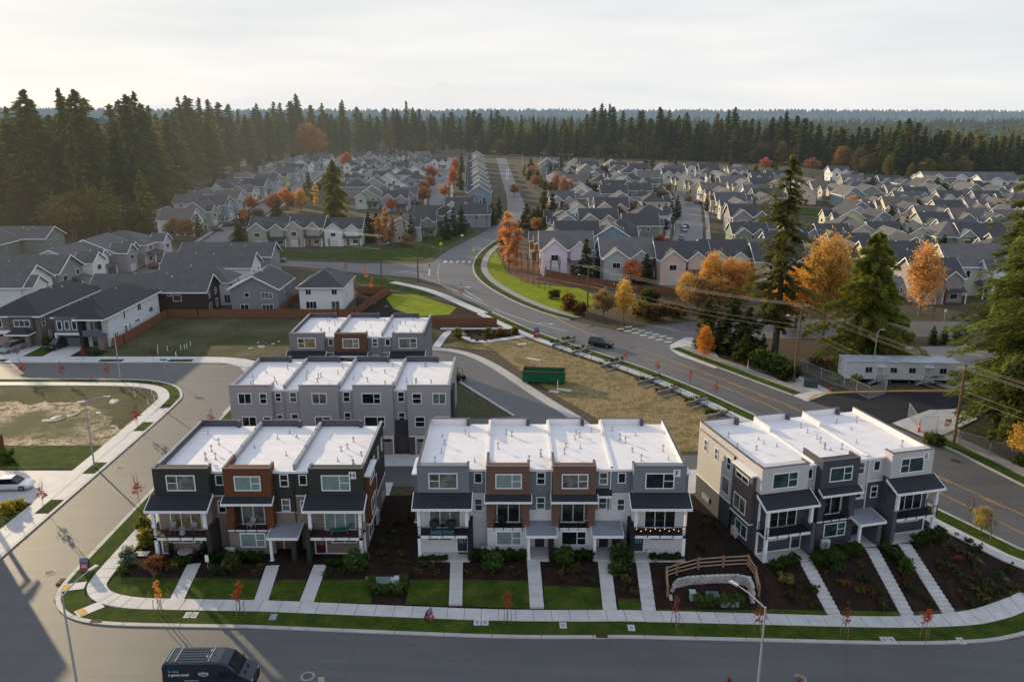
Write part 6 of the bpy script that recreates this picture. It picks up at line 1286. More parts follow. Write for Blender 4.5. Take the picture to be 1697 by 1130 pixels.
PROTOS = {('side', 1): proto('side', 12, 10, 1), ('side', 2): proto('side', 11, 11, 4), ('front', 1): proto('front', 11, 13, 3), ('front', 2): proto('front', 10, 12.5, 2), ('hip', 1): proto('hip', 11, 12.5, 5), ('hip', 2): proto('hip', 12, 10.5, 6)}
WALLC = {'white': (0.66, 0.66, 0.65), 'cream': (0.56, 0.50, 0.38), 'beige': (0.35, 0.34, 0.275), 'tan': (0.28, 0.245, 0.18), 'grey': (0.26, 0.27, 0.29), 'pale grey': (0.42, 0.42, 0.43), 'blue grey': (0.20, 0.25, 0.31), 'grey green': (0.20, 0.22, 0.19), 'brick orange': (0.38, 0.17, 0.09), 'dark brown': (0.055, 0.04, 0.034), 'taupe': (0.28, 0.27, 0.235), 'greige': (0.255, 0.25, 0.22)}
ROOFC = {'dark': (0.060, 0.058, 0.056), 'black': (0.024, 0.024, 0.026), 'grey': (0.098, 0.094, 0.090), 'brown': (0.15, 0.12, 0.10), 'warm grey': (0.15, 0.135, 0.125)}
NH = [0]
def house(x, y, rz, kind, v, wc, rc, label, group=None, s=1.0, small=False, sc_=None, name='house'):
    t = thing(name, label, 'house', (x, y, terr(x, y)), rz+random.Random(NH[0]).uniform(-.05, .05)*(y > 260), group, sc_ or (s, s, s*random.Random(NH[0]+5).uniform(0.94, 1.08))); NH[0] += 1
    gr = random.Random(NH[0]); wcol = tuple(min(0.78, c*gr.uniform(1.0, 1.25)) for c in WALLC[wc]); gcol = wcol if gr.random() < 0.6 else tuple(min(0.7, c*1.35) for c in wcol)
    for nm, me, loc, r, ck in PROTOS[(kind, v)]:
        if small and nm in ('roof_vent', 'post', 'door'): continue
        if small and nm == 'window' and loc[1] > 5: continue
        o = link(nm, me, t, loc, r, {'w': wcol, 'g': gcol, 'r': ROOFC[rc], None: None}[ck])
    return t
S_, E_, N_, W_ = 0.0, R(90), R(180), R(-90)     # which way the front faces: S = towards the camera
DIRN = {0.0: 'facing the camera', R(90): 'facing right', R(180): 'seen from behind', R(-90): 'facing left'}
def row(items, where, group, z=6.5, small=True, s=0.92):
    for i, it in enumerate(items):
        px, py, rz, kind, v, wc, rc = it[:7]
        x, y = G(px, py, z); x, y = G(px, py, z+terr(x, y)); 
        desc = {'side': 'house', 'front': 'gabled house', 'hip': 'hip roofed house'}[kind]
        lab = '%s %s with %s roof, %s %s' % (wc, desc, rc, ORD[i], where)
        if len(lab.split()) > 16: lab = '%s %s, %s roof, %s %s' % (wc, desc.split()[-1], rc, ORD[i], where)
        if len(lab.split()) > 16: lab = '%s house, %s %s' % (wc, ORD[i], where)
        if i == 0: lab = lab.replace('nearest', 'first')
        house(x, y, rz, kind, v, wc, rc, lab, group, it[7] if len(it) > 7 else s, small)
# long row along the left road, front to the right
lr = [(298, 357, 'white'), (333, 343, 'grey'), (356, 332, 'blue grey'), (380, 321, 'pale grey'), (404, 311, 'beige'), (424, 301, 'grey'), (443, 293, 'pale grey'), (460, 285, 'tan'), (476, 279, 'grey'), (490, 273, 'beige'), (503, 268, 'white'), (517, 264, 'grey'), (536, 260, 'white')]
for i, (px, py, wc) in enumerate(lr):
    x, y = G(px, py, 6.5); x, y = G(px, py, 6.5+terr(x, y))
    rc = 'brown' if i in (0, 3) else ('dark' if i % 2 else 'grey')
    house(x, y, R(82), ['front', 'side', 'front'][i % 3], 1+i % 2, wc, rc, '%s house with %s roof, %s of the long row up the left road' % (wc, rc, ORD[i]), 'houses of the long left row', 0.92, False)
row([(612, 318, S_, 'front', 1, 'beige', 'dark'), (657, 322, S_, 'side', 1, 'grey', 'dark'), (592, 303, W_, 'hip', 1, 'greige', 'dark'), (665, 302, E_, 'side', 1, 'white', 'dark'), (622, 299, S_, 'front', 2, 'beige', 'dark'), (690, 291, E_, 'hip', 1, 'pale grey', 'dark'), (590, 288, W_, 'hip', 2, 'beige', 'dark'), (634, 286, S_, 'side', 2, 'grey', 'dark'), (672, 283, E_, 'hip', 1, 'white', 'dark')], 'of the near part of the left centre block', 'houses of the left centre block', 6.5, False)
row([(596, 277, S_, 'hip', 1, 'white', 'dark'), (641, 276, S_, 'front', 1, 'beige', 'dark'), (688, 277, E_, 'side', 2, 'white', 'grey'), (612, 267, S_, 'hip', 2, 'pale grey', 'dark'), (655, 266, W_, 'side', 1, 'beige', 'dark'), (694, 265, E_, 'hip', 1, 'white', 'grey'), (596, 257, S_, 'side', 1, 'pale grey', 'dark'), (627, 257, S_, 'side', 2, 'grey', 'dark'), (664, 258, S_, 'side', 1, 'pale grey', 'dark'), (728, 264, S_, 'side', 1, 'white', 'dark')], 'of the far part of the left centre block', 'houses of the left centre block', 6.5)
er = [(796, 313, 'blue grey'), (795, 303, 'beige'), (794, 294, 'pale grey'), (793, 287, 'tan'), (792, 280, 'white'), (792, 274, 'beige'), (791, 269, 'pale grey'), (791, 264, 'beige'), (790, 260, 'white'), (790, 256.5, 'pale grey')]
for i, (px, py, wc) in enumerate(er):
    x, y = G(px, py, 6.5); x, y = G(px, py, 6.5+terr(x, y))
    house(x, y, W_, 'side', 1, wc, 'dark', '%s dark roofed house, %s of the tight row left of the main road' % (wc, ORD[i]), 'houses of the tight row', 0.98, i > 3)
row([(697, 358, S_, 'side', 1, 'greige', 'dark'), (668, 366, E_, 'side', 1, 'beige', 'dark'), (715, 348, E_, 'front', 1, 'blue grey', 'dark'), (762, 334, S_, 'side', 1, 'beige', 'dark'), (780, 346, E_, 'front', 1, 'grey', 'dark'), (738, 350, S_, 'hip', 1, 'grey', 'black')], 'of the group behind the bare poplars by the bend', 'houses behind the poplars', 6.5, False)
for px, py, wc, lab in ((450, 373, 'greige', 'greige house with dark roof and white gable, leftmost across the cross street'), (511, 372, 'beige', 'beige house with dark roof, middle one across the cross street'), (573, 371, 'white', 'white sided house with dark roof, rightmost across the cross street')):
    x, y = G(px, py, 6.5); house(x, y, S_, 'side', 1, wc, 'dark', lab, None, 1.0)
# right of the main road
row([(937, 408, S_, 'side', 1, 'white', 'warm grey', 1.15), (1035, 416, S_, 'side', 2, 'grey', 'warm grey', 1.2), (1127, 420, S_, 'side', 1, 'cream', 'dark', 1.1), (1196, 416, S_, 'side', 2, 'cream', 'dark', 1.1), (1252, 410, S_, 'side', 1, 'beige', 'brown', 1.05), (917, 392, W_, 'side', 1, 'brick orange', 'brown', 1.0), (955, 384, W_, 'front', 1, 'tan', 'dark', 1.0)], 'of the row along the brown fence right of the bend', 'houses along the brown fence', 6.8, False)
row([(1010, 386, E_, 'side', 1, 'blue grey', 'dark', 1.1), (1060, 364, E_, 'front', 1, 'grey green', 'dark'), (940, 362, W_, 'side', 2, 'grey', 'dark'), (990, 358, S_, 'side', 1, 'beige', 'dark', 1.1), (1076, 350, E_, 'hip', 1, 'white', 'dark', 1.05), (957, 343, W_, 'side', 1, 'white', 'dark'), (1012, 340, S_, 'side', 1, 'cream', 'dark', 1.05), (1030, 372, S_, 'hip', 2, 'cream', 'dark', 0.9)], 'of the near block between main road and right street', 'houses of the near right block', 6.6, False)
row([(980, 321, W_, 'hip', 1, 'brick orange', 'warm grey'), (1029, 323, S_, 'front', 1, 'grey', 'dark'), (1080, 328, E_, 'hip', 2, 'cream', 'dark', 1.0), (962, 308, W_, 'side', 1, 'white', 'dark'), (1012, 308, S_, 'hip', 1, 'beige', 'dark'), (1058, 308, E_, 'front', 2, 'tan', 'dark'), (955, 295, W_, 'front', 1, 'beige', 'brown'), (995, 294, S_, 'hip', 1, 'grey', 'dark'), (1032, 296, S_, 'front', 2, 'cream', 'brown'), (1073, 296, S_, 'hip', 2, 'beige', 'dark')], 'of the middle block right of the main road', 'houses of the middle right block', 6.5, False)
row([(907, 268, S_, 'front', 1, 'grey green', 'dark', 1.0), (942, 277, W_, 'side', 1, 'pale grey', 'dark'), (967, 283, W_, 'hip', 1, 'tan', 'brown'), (977, 271, S_, 'side', 1, 'white', 'dark'), (1024, 271, S_, 'side', 2, 'grey', 'dark'), (1043, 280, S_, 'hip', 1, 'blue grey', 'dark', 1.0), (1098, 273, S_, 'front', 1, 'pale grey', 'grey'), (1113, 281, S_, 'side', 1, 'pale grey', 'dark'), (1150, 272, S_, 'side', 1, 'pale grey', 'grey'), (1173, 279, S_, 'hip', 1, 'pale grey', 'grey'), (1222, 275, W_, 'side', 2, 'cream', 'grey'), (1243, 283, S_, 'hip', 2, 'white', 'dark'), (1262, 291, S_, 'side', 1, 'taupe', 'dark')], 'of the farthest row by the forest, right of the road', 'houses by the forest', 6.5)
row([(1238, 356, S_, 'side', 1, 'taupe', 'dark', 1.15), (1222, 337, W_, 'side', 1, 'cream', 'grey'), (1208, 326, W_, 'front', 1, 'cream', 'grey'), (1196, 315, W_, 'side', 2, 'cream', 'grey'), (1180, 307, W_, 'front', 2, 'cream', 'brown'), (1158, 300, W_, 'side', 1, 'beige', 'brown'), (1136, 292, W_, 'side', 2, 'cream', 'grey'), (1192, 288, W_, 'side', 1, 'white', 'warm grey'), (1212, 295, W_, 'front', 1, 'cream', 'warm grey'), (1232, 304, W_, 'side', 2, 'cream', 'warm grey'), (1252, 314, W_, 'front', 2, 'white', 'warm grey'), (1265, 328, W_, 'side', 1, 'cream', 'grey')], 'along the right side of the right hand street', 'houses right of the right hand street', 6.5, False)
row([(1340, 300, W_, 'side', 1, 'white', 'grey'), (1330, 312, W_, 'side', 2, 'cream', 'dark'), (1362, 304, W_, 'front', 1, 'beige', 'brown'), (1386, 309, W_, 'side', 1, 'beige', 'brown'), (1406, 317, S_, 'front', 1, 'blue grey', 'warm grey'), (1388, 278, S_, 'side', 1, 'white', 'dark'), (1414, 285, S_, 'hip', 1, 'pale grey', 'dark'), (1442, 291, S_, 'side', 2, 'grey', 'dark'), (1472, 293, S_, 'side', 1, 'grey', 'dark'), (1500, 297, S_, 'hip', 2, 'beige', 'dark'), (1528, 302, S_, 'front', 1, 'grey', 'grey')], 'of the rows behind the playing field', 'houses behind the playing field', 6.5)
row([(1486, 310, S_, 'side', 1, 'beige', 'brown'), (1514, 317, S_, 'side', 2, 'pale grey', 'dark'), (1545, 314, S_, 'front', 1, 'beige', 'grey'), (1572, 322, S_, 'side', 1, 'cream', 'dark'), (1600, 316, W_, 'hip', 1, 'grey', 'grey'), (1632, 322, S_, 'side', 1, 'blue grey', 'dark'), (1617, 335, S_, 'side', 2, 'cream', 'brown'), (1652, 338, W_, 'side', 1, 'cream', 'brown'), (1680, 326, W_, 'hip', 2, 'beige', 'grey'), (1548, 330, S_, 'hip', 1, 'taupe', 'warm grey')], 'of the upper rows at the far right', 'upper houses at the far right', 6.5)
row([(1458, 332, W_, 'side', 1, 'cream', 'brown'), (1486, 337, W_, 'front', 1, 'cream', 'brown'), (1508, 345, W_, 'side', 2, 'cream', 'grey'), (1538, 349, W_, 'front', 2, 'cream', 'brown'), (1568, 354, W_, 'side', 1, 'cream', 'warm grey'), (1602, 358, S_, 'side', 1, 'grey green', 'brown', 1.05), (1640, 362, W_, 'side', 2, 'beige', 'grey'), (1672, 358, W_, 'front', 1, 'cream', 'brown'), (1400, 356, W_, 'side', 1, 'cream', 'dark', 1.0), (1452, 358, S_, 'front', 1, 'grey', 'dark'), (1498, 366, W_, 'side', 1, 'cream', 'brown')], 'of the middle rows at the far right', 'middle houses at the far right', 6.5, False)
row([(1325, 376, S_, 'side', 1, 'greige', 'dark'), (1376, 378, S_, 'side', 2, 'grey', 'dark'), (1420, 378, W_, 'side', 1, 'cream', 'dark'), (1462, 378, S_, 'side', 2, 'greige', 'dark'), (1512, 382, W_, 'side', 1, 'cream', 'dark'), (1566, 386, S_, 'hip', 1, 'taupe', 'warm grey', 1.05), (1618, 388, W_, 'front', 1, 'cream', 'dark', 1.05), (1666, 386, W_, 'side', 1, 'cream', 'grey')], 'of the dark roofed row above the big orange maple', 'houses above the big orange maple', 6.5, False)
row([(1405, 412, W_, 'side', 1, 'cream', 'warm grey', 1.05), (1470, 424, W_, 'front', 1, 'cream', 'dark', 1.1), (1345, 420, W_, 'side', 2, 'greige', 'dark', 1.0), (1568, 420, S_, 'side', 1, 'beige', 'warm grey', 1.1), (1604, 436, W_, 'front', 2, 'cream', 'warm grey', 1.2), (1540, 446, S_, 'side', 2, 'taupe', 'dark', 1.0), (1660, 440, W_, 'side', 1, 'white', 'grey', 1.1), (1650, 410, W_, 'hip', 1, 'beige', 'grey', 1.0), (1500, 400, W_, 'side', 2, 'greige', 'dark', 1.0), (1300, 398, S_, 'side', 1, 'greige', 'dark', 1.0), (1285, 420, W_, 'front', 1, 'cream', 'dark', 1.0)], 'of the nearest row behind the cedar at right', 'nearest houses behind the cedar', 6.8, False)
POSN = [(o.location.x, o.location.y) for o in COL.objects if o.get('category') == 'house']
RL = [smooth([p[:2] for p in PL(*c)], 1) for c in ([(330, 424), (365, 395), (412, 362), (460, 330), (520, 292), (575, 262)], [(728, 345), (727, 325), (731, 300), (735, 280), (742, 262)], [(1140, 425), (1139, 400), (1143, 360), (1142, 335), (1128, 315), (1110, 303)])]+[mR, mL]
def free(x, y, rad):
    if any((x-a)**2+((y-b))**2 < rad*rad for a, b in POSN): return False
    for l in RL:
        for a, b in zip(l[:-1], l[1:]):
            a = Vector(a[:2]); b = Vector(b[:2]); d = b-a; u = clamp((Vector((x, y))-a).dot(d)/max(d.length_squared, 1e-6))
            if (a+d*u-Vector((x, y))).length < 14.5: return False
    return True
gi = random.Random(77)
ZN = [('among the packed roofs right of the main road', [(905, 266), (1115, 272), (1125, 300), (1125, 350), (1120, 395), (960, 395), (905, 330)]), ('among packed roofs right of the right hand street', [(1165, 276), (1290, 284), (1290, 400), (1160, 360), (1175, 320)]), ('among the packed roofs at the far right', [(1400, 284), (1720, 300), (1720, 450), (1560, 450), (1380, 400), (1400, 362), (1410, 330)]), ('among the packed roofs of the left centre block', [(585, 256), (705, 256), (705, 330), (580, 325)]), ('tucked behind the long left hand row', [(470, 262), (515, 258), (300, 350), (262, 352)])]
def inpoly(x, y, poly):
    r = False; j = len(poly)-1
    for i in range(len(poly)):
        if (poly[i][1] > y) != (poly[j][1] > y) and x < (poly[j][0]-poly[i][0])*(y-poly[i][1])/(poly[j][1]-poly[i][1])+poly[i][0]: r = not r
        j = i
    return r
NI = 0
for where, poly in ZN:
    for _ in range(420):
        px = gi.uniform(min(p[0] for p in poly), max(p[0] for p in poly)); py = gi.uniform(min(p[1] for p in poly), max(p[1] for p in poly))
        if not inpoly(px, py, poly): continue
        q = P(px, py, 6.0)
        x, y = q.x, q.y
        if free(x, y, 13.2 if y > 350 else 14.0):
            wc = gi.choice(['beige', 'pale grey', 'grey', 'cream', 'greige', 'white', 'grey green']); rc = gi.choice(['dark', 'grey', 'dark', 'warm grey']); kd, v = gi.choice(list(PROTOS))
            house(x, y, gi.choice([S_, W_, E_, S_]), kd, v, wc, rc, '%s house %s' % (wc, where) if len(where) > 48 else '%s house with %s roof %s' % (wc, rc, where), 'houses %s' % where, gi.uniform(0.85, 0.95), y > 330); POSN.append((x, y)); NI += 1
# garden trees and shrubs between the houses
gc = [(0.07, 0.085, 0.036), (0.10, 0.10, 0.04), (0.24, 0.15, 0.085), (0.30, 0.19, 0.095), (0.16, 0.11, 0.075), (0.065, 0.08, 0.042)]
def gfree(x, y):
    if any(abs(x-a) < 6.8 and abs(y-b) < 7.4 for a, b in POSN): return False
    for l in RL:
        for a, b in zip(l[:-1], l[1:]):
            a = Vector(a[:2]); b = Vector(b[:2]); d = b-a; u = clamp((Vector((x, y))-a).dot(d)/max(d.length_squared, 1e-6))
            if (a+d*u-Vector((x, y))).length < 7: return False
    return True
for where, poly, n in [(w_, p_, 90 if i in (0, 2) else 48) for i, (w_, p_) in enumerate(ZN)]+[('between the poplars and the cross street', [(600, 395), (790, 330), (790, 380), (640, 408)], 14), ('on the slope between main road and first houses', [(868, 290), (905, 290), (930, 400), (890, 400)], 22), ('along the left row road', [(300, 400), (420, 350), (560, 268), (580, 285), (440, 400)], 26), ('behind the houses of the left row', [(250, 385), (300, 345), (480, 262), (500, 262), (330, 330)], 14)]:
    c = 0
    for _ in range(n*12):
        if c >= n: break
        px = gi.uniform(min(p[0] for p in poly), max(p[0] for p in poly)); py = gi.uniform(min(p[1] for p in poly), max(p[1] for p in poly))
        if not inpoly(px, py, poly): continue
        q = P(px, py)
        if not gfree(q.x, q.y): continue
        c += 1; k = gi.random(); w3 = where.replace('among the packed roofs', 'among the roofs')
        if k < 0.42: i = gi.choice([0, 1, 2]); tree('garden_conifer', 'conifer', 'small green conifer '+w3, q, SPR[i], None, gi.uniform(4, 9)/SPH[i], gi.choice(gc[:2]), 'small conifers '+w3, None, None, 'trunk', 1.3)
        elif k < 0.8: i = gi.choice([0, 2]); tree('garden_tree', 'broadleaf tree', 'small autumn coloured garden tree '+w3, q, MAP_[i], MAPB[i], gi.uniform(4, 7.5)/MPH[i], gi.choice(gc), 'small garden trees '+w3, None, None, 'limbs', 1.0)
        else: tree('garden_shrub', 'shrub', 'low garden shrub '+w3, q, BUSH[gi.choice([0, 1])], None, gi.uniform(1.0, 1.9), gi.choice(gc), 'garden shrubs '+w3)
# long white apartment buildings at the far right and two old low houses in the left forest gap
for px, py, L_, lab in ((1600, 294, 48, 'long white apartment building with grey roof by the far right forest'), (1668, 300, 30, 'shorter white apartment building at the far right')):
    x, y = G(px, py, 8); x, y = G(px, py, 8+terr(x, y)); t = thing('apartment_building', lab, 'apartment building', (x, y, terr(x, y)), R(-6))
    W, Rr, Tt = MB(), MB(), MB(); gable(W, Rr, Tt, 0, 0, 'x', 7, L_/2, -0.5, 8.2, 2.6)
    for k in range(int(L_/12)): gable(W, Rr, Tt, -L_/2+7+k*12, -7, 'y', 3, 1.0, -0.5, 8.2, 1.8, 0.3)
    W.build('wall', M_SIDE, t, color=WALLC['white']); Rr.build('roof', M_ROOF, t, color=ROOFC['grey']); Tt.build('trim', M_TRIM, t)
    for k in range(int(L_/4)):
        for z in (1.0, 4.0, 6.3): link('window', WM[(1.6, 1.2)], t, (-L_/2+2.5+k*4, -7.02 if (k*4-4.5) % 12 > 5 else -8.05, z))
    mb = MB(); mb.box(-L_/4, L_/5, -7.1, -7.0, 2.8, 6.0); mb.build('orange_panel', siding('orange_panel_siding', (0.42, 0.16, 0.07)), t)
for px, py, rz, wc, rc, lab in ((362, 287, S_, 'tan', 'brown', 'old low tan house in the gap of the left forest'), (388, 278, S_, 'taupe', 'grey', 'farther old low house in the gap of the left forest')):
    x, y = G(px, py, 4); house(x, y, rz, 'side', 2, wc, rc, lab, None, 1.0, True, (1.3, 1.1, 0.55))
# ---- the new houses at the left, close enough to be built one by one
def big_house(name, label, x0, x1, y0, y1, H_, wall, roofc, roof='hip', ax='y', rise=2.3, wins=(), gar=(), doors=(), extra=None, lowwall=None, over=0.55):
    cx, cy = (x0+x1)/2, (y0+y1)/2; t = thing(name, label, 'house', (cx, cy, terr(cx, cy))); hw, hd = (x1-x0)/2, (y1-y0)/2
    W, Rr, Tt = MB(), MB(), MB()
    if roof == 'hip':
        a = 'y' if hd >= hw else 'x'; gable(W, Rr, Tt, 0, 0, a, min(hw, hd), max(hw, hd), 0.0, H_, rise, over, hip=True)
    else: gable(W, Rr, Tt, 0, 0, ax, hw if ax == 'y' else hd, hd if ax == 'y' else hw, 0.0, H_, rise, over)
    W.build('wall', M_SIDE, t, color=wall); Rr.build('roof', M_ROOF, t, color=roofc); Tt.build('trim', M_TRIM, t)
    for f, a, z, w_, h_, st in wins:
        fx = {'front': (a, -hd), 'back': (a, hd), 'right': (hw, a), 'left': (-hw, a)}[f]; window(t, f, fx[0], fx[1], z, w_, h_, st, None, 0.09)
    for f, a, w_, m_ in gar:
        fx = {'front': (a, -hd), 'right': (hw, a)}[f]; garage(t, f, fx[0], fx[1], 0.02, w_, 2.2, m_)
    if extra: extra(t, hw, hd)
    rr_ = random.Random(int(abs(x0)*10)); 
    for k in range(3):
        a, b = rr_.uniform(-hw*0.4, hw*0.4), rr_.uniform(-hd*0.4, hd*0.4); q = min((hw-abs(a))/hw, (hd-abs(b))/hd) if roof == 'hip' else ((hw-abs(a))/hw if ax == 'y' else (hd-abs(b))/hd)
        z = H_+rise*min(1, q*(max(hw, hd)/min(hw, hd) if roof == 'hip' and False else 1)); mb = MB(); mb.box(a-0.15, a+0.15, b-0.15, b+0.15, z-0.5, z+0.45); mb.build('roof_vent', M_VENT, t)
    return t
def ex7(t, hw, hd):
    mb = MB(); mb.box(-hw+0.2, -0.2, -hd-0.9, -hd-0.001, 2.9, 5.8); mb.build('bay', siding('blue_bay', (0.11, 0.13, 0.16)), t)
    for a in (-3.7, -2.3, -0.95): window(t, 'front', a, -hd-0.9, 3.6, 0.75, 1.5, 'none')
    mb = MB(); mb.box(-hw, -hw+0.25, -hd-0.9, -hd, 0, 2.9); mb.box(-hw, 0, -hd-0.95, -hd, 2.6, 2.9); mb.build('porch_beam', M_WHITE, t)
    mb = MB(); mb.box(0.1, 0.75, -hd-1.6, -hd, 0, 5.2); mb.build('dark_column', M_SCREEN, t)
    mb = MB(); mb.box(3.3, 4.3, -hd-1.6, -hd, 0, 2.4); mb.build('stone_column', plain('stone_veneer', (0.20, 0.17, 0.155), 0.9, 0.3, 3.0, bmp=.5), t)
    mb = MB(); mb.box(0.75, 4.4, -hd-1.7, -hd-0.02, 2.4, 2.62); mb.box(0.75, 4.4, -hd-1.7, -hd-1.6, 2.62, 3.6); mb.build('balcony', siding('blue_bay', (0.11, 0.13, 0.16)), t)
    mb = MB(); mb.box(3.7, 4.2, -hd-1.55, -hd-1.2, 3.6, 5.4); mb.build('dark_column', M_SCREEN, t)
    R2, T2 = MB(), MB(); gable(None, R2, T2, 2.4, -hd+0.5, 'y', 2.5, 2.4, 0, 5.8, 1.2, 0.35, hip=True); R2.build('porch_roof', M_ROOF, t, color=ROOFC['black']); T2.build('fascia', M_TRIM, t)
    door(t, 'front', 2.0, -hd, 0.1, M_DOORD)
    window(t, 'front', 2.2, -hd, 3.3, 1.4, 1.6, 'split')
big_house('white_sided_house', 'two storey house with white side wall and black hip roof beside the vacant grass lot', -84.4, -74.8, 144.9, 167, 5.9, (0.72, 0.75, 0.78), ROOFC['black'], 'hip', 'y', 2.5,
          [('right', -9.0, 0.6, 0.55, 1.5, 'none'), ('right', -8.2, 0.6, 0.55, 1.5, 'none'), ('right', -4.5, 0.6, 0.9, 1.8, 'none'), ('right', -2.8, 0.9, 0.4, 1.6, 'none'), ('right', -4.5, 3.8, 0.5, 1.5, 'none'), ('right', 0.5, 2.0, 2.0, 0.35, 'none'), ('right', 2.0, 3.9, 1.4, 1.2, 'split'), ('right', 7, 2.4, 1.6, 0.9, 'split')], [('front', -2.6, 4.0, plain('slate_garage', (0.10, 0.12, 0.14), 0.6))], extra=ex7)
def ex6(t, hw, hd):
    mb = MB(); mb.box(-0.5, 3.9, -hd-0.7, -hd-0.001, 3.0, 5.7); mb.build('bay', siding('brown_bay', (0.10, 0.085, 0.08)), t)
    window(t, 'front', 1.9, -hd-0.7, 3.9, 2.8, 1.1, 'triple'); window(t, 'front', -3.0, -hd, 3.6, 1.4, 1.4, 'split')
    mb = MB(); mb.box(-hw, 0.4, -hd-1.0, -hd-0.001, 2.55, 3.0); mb.build('porch_beam', M_WHITE, t)
    R2, T2 = MB(), MB(); gable(None, R2, T2, 1.6, -hd-1.0, 'x', 1.2, 1.9, 0, 2.75, 0.7, 0.3, hip=True); R2.build('porch_roof', M_ROOF, t, color=ROOFC['black']); T2.build('fascia', M_TRIM, t)
    mb = MB(); mb.box(-0.3, 0.5, -hd-1.9, -hd, 0, 2.7); mb.build('stone_column', plain('stone_veneer', (0.2, .17, .155)), t); mb = MB(); mb.box(2.7, 3.4, -hd-1.9, -hd-1.2, 0, 2.7); mb.build('stone_column', plain('stone_veneer', (0.2, .17, .155)), t)
    door(t, 'front', 1.6, -hd, 0.1, M_DOORD)
big_house('brown_fronted_house', 'two storey grey brown house with black hip roof and white garage at the left edge', -97.5, -88.0, 145.8, 170, 5.9, (0.17, 0.145, 0.13), ROOFC['black'], 'hip', 'y', 2.5,
          [('right', -9.3, 0.7, 0.6, 1.5, 'hung'), ('right', -10.8, 3.6, 0.9, 1.4, 'hung'), ('right', -1.5, 3.7, 0.9, 1.3, 'hung'), ('right', 1, 3.7, 0.9, 1.3, 'hung'), ('right', 3.5, 3.7, 0.9, 1.3, 'hung'), ('right', 6, 3.7, 0.9, 1.3, 'hung')], [('front', -2.9, 3.8, plain('pink_garage', (0.36, 0.29, 0.27), 0.6))], extra=ex6)
big_house('dark_brown_house', 'dark brown house with grey roof and gable end behind the brown fence', -90.0, -65.4, 168.7, 177.0, 5.5, (0.040, 0.031, 0.027), ROOFC['grey'], 'gable', 'x', 2.8,
          [('front', 1.3, 4.4, 0.8, 0.6, 'none'), ('front', 4.6, 4.4, 0.8, 0.6, 'none'), ('front', -1.9, 4.4, 0.8, 0.6, 'none'), ('front', 6.2, 3.3, 1.6, 1.2, 'none'), ('right', -2.0, 3.6, 0.8, 1.3, 'hung'), ('right', 1.8, 3.6, 0.8, 1.3, 'hung'), ('right', -1.9, 0.5, 1.4, 1.8, 'split'), ('right', 2.0, 0.8, 1.2, 1.7, 'split')])
big_house('white_walled_house', 'white house with grey roof behind the dark brown house, the lower of two', -84, -63.9, 178.8, 187.4, 5.5, (0.74, 0.75, 0.77), ROOFC['grey'], 'hip', 'x', 2.6, [('right', -2.8, 3.3, 1.3, 1.4, 'split'), ('right', 2.5, 3.6, 0.8, 1.2, 'hung'), ('right', -3, 0.5, 1.2, 1.8, 'split'), ('right', 1.8, 0.5, 1.4, 1.8, 'split'), ('front', 9.5, 0.6, 1.2, 1.8, 'split')])
big_house('white_gabled_house', 'white house with grey roof and gable, beside the grey one near the cross street', -86, -64.3, 196, 204.5, 5.6, (0.74, 0.75, 0.77), ROOFC['grey'], 'gable', 'x', 2.8, [('front', 1.5, 4.5, 0.7, 0.6, 'none'), ('right', -1.8, 3.2, 0.9, 1.2, 'hung'), ('right', 2.0, 3.2, 0.9, 1.2, 'hung')])
big_house('grey_gabled_house', 'mid grey gabled house hindmost beside the cross street', -88, -64, 212, 221, 5.6, WALLC['grey'], ROOFC['grey'], 'gable', 'x', 2.8, [('right', 1.0, 3.6, 0.9, 1.2, 'hung'), ('right', -1.5, 0.8, 0.9, 1.2, 'hung')])
big_house('grey_sided_house', 'mid grey two storey house with sunlit left roof slope behind the fence', -60.9, -50.7, 171.2, 183.5, 5.5, (0.235, 0.235, 0.25), ROOFC['dark'], 'gable', 'y', 2.7, [('front', -1.6, 3.6, 0.9, 0.9, 'none'), ('front', 2.7, 3.3, 2.3, 1.2, 'triple'), ('front', -2.3, 0.5, 1.7, 1.4, 'split'), ('front', 2.7, 0.5, 2.3, 1.4, 'triple'), ('right', -1.5, 3.6, 0.8, 1.2, 'hung'), ('right', 3.5, 3.6, 0.8, 1.2, 'hung'), ('right', -1, 1.0, 0.8, 1.0, 'hung')])
big_house('white_cube_house', 'white two storey house with dark hip roof directly behind the townhouses', -46.6, -37.2, 173.2, 186.0, 5.5, (0.76, 0.76, 0.77), ROOFC['dark'], 'hip', 'y', 2.7, [('front', -2.7, 3.7, 1.1, 1.1, 'split'), ('front', 3.0, 3.7, 1.1, 1.1, 'split'), ('front', -2.2, 0.6, 2.2, 1.5, 'triple'), ('front', 3.1, 0.1, 1.7, 2.1, 'split'), ('right', -1.5, 2.2, 0.7, 1.0, 'hung'), ('right', 1.5, 4.2, 0.9, 0.6, 'none'), ('right', 3.2, 4.2, 0.9, 0.6, 'none'), ('right', 4.8, 4.2, 0.9, 0.6, 'none')])
LC = [(-116, 178, 'white', 'grey', 'white gabled house, lowest of the left row facing right'), (-116, 193, 'grey green', 'grey', 'grey green and white house, second of the left row facing right'), (-116, 208, 'white', 'grey', 'white and slate house, third of the left row facing right'), (-115, 222.5, 'grey', 'grey', 'slate and white house with the red car, fourth of the left row'), (-114, 236.5, 'pale grey', 'grey', 'pale grey hip roofed house, hindmost of the left row facing right')]
for i, (x, y, wc, rc, lab) in enumerate(LC): house(x, y, E_, ['front', 'front', 'side', 'side', 'hip'][i], 1+i % 2, wc, rc, lab, None, 1.12, False, (1.12, 1.45, 1.0))
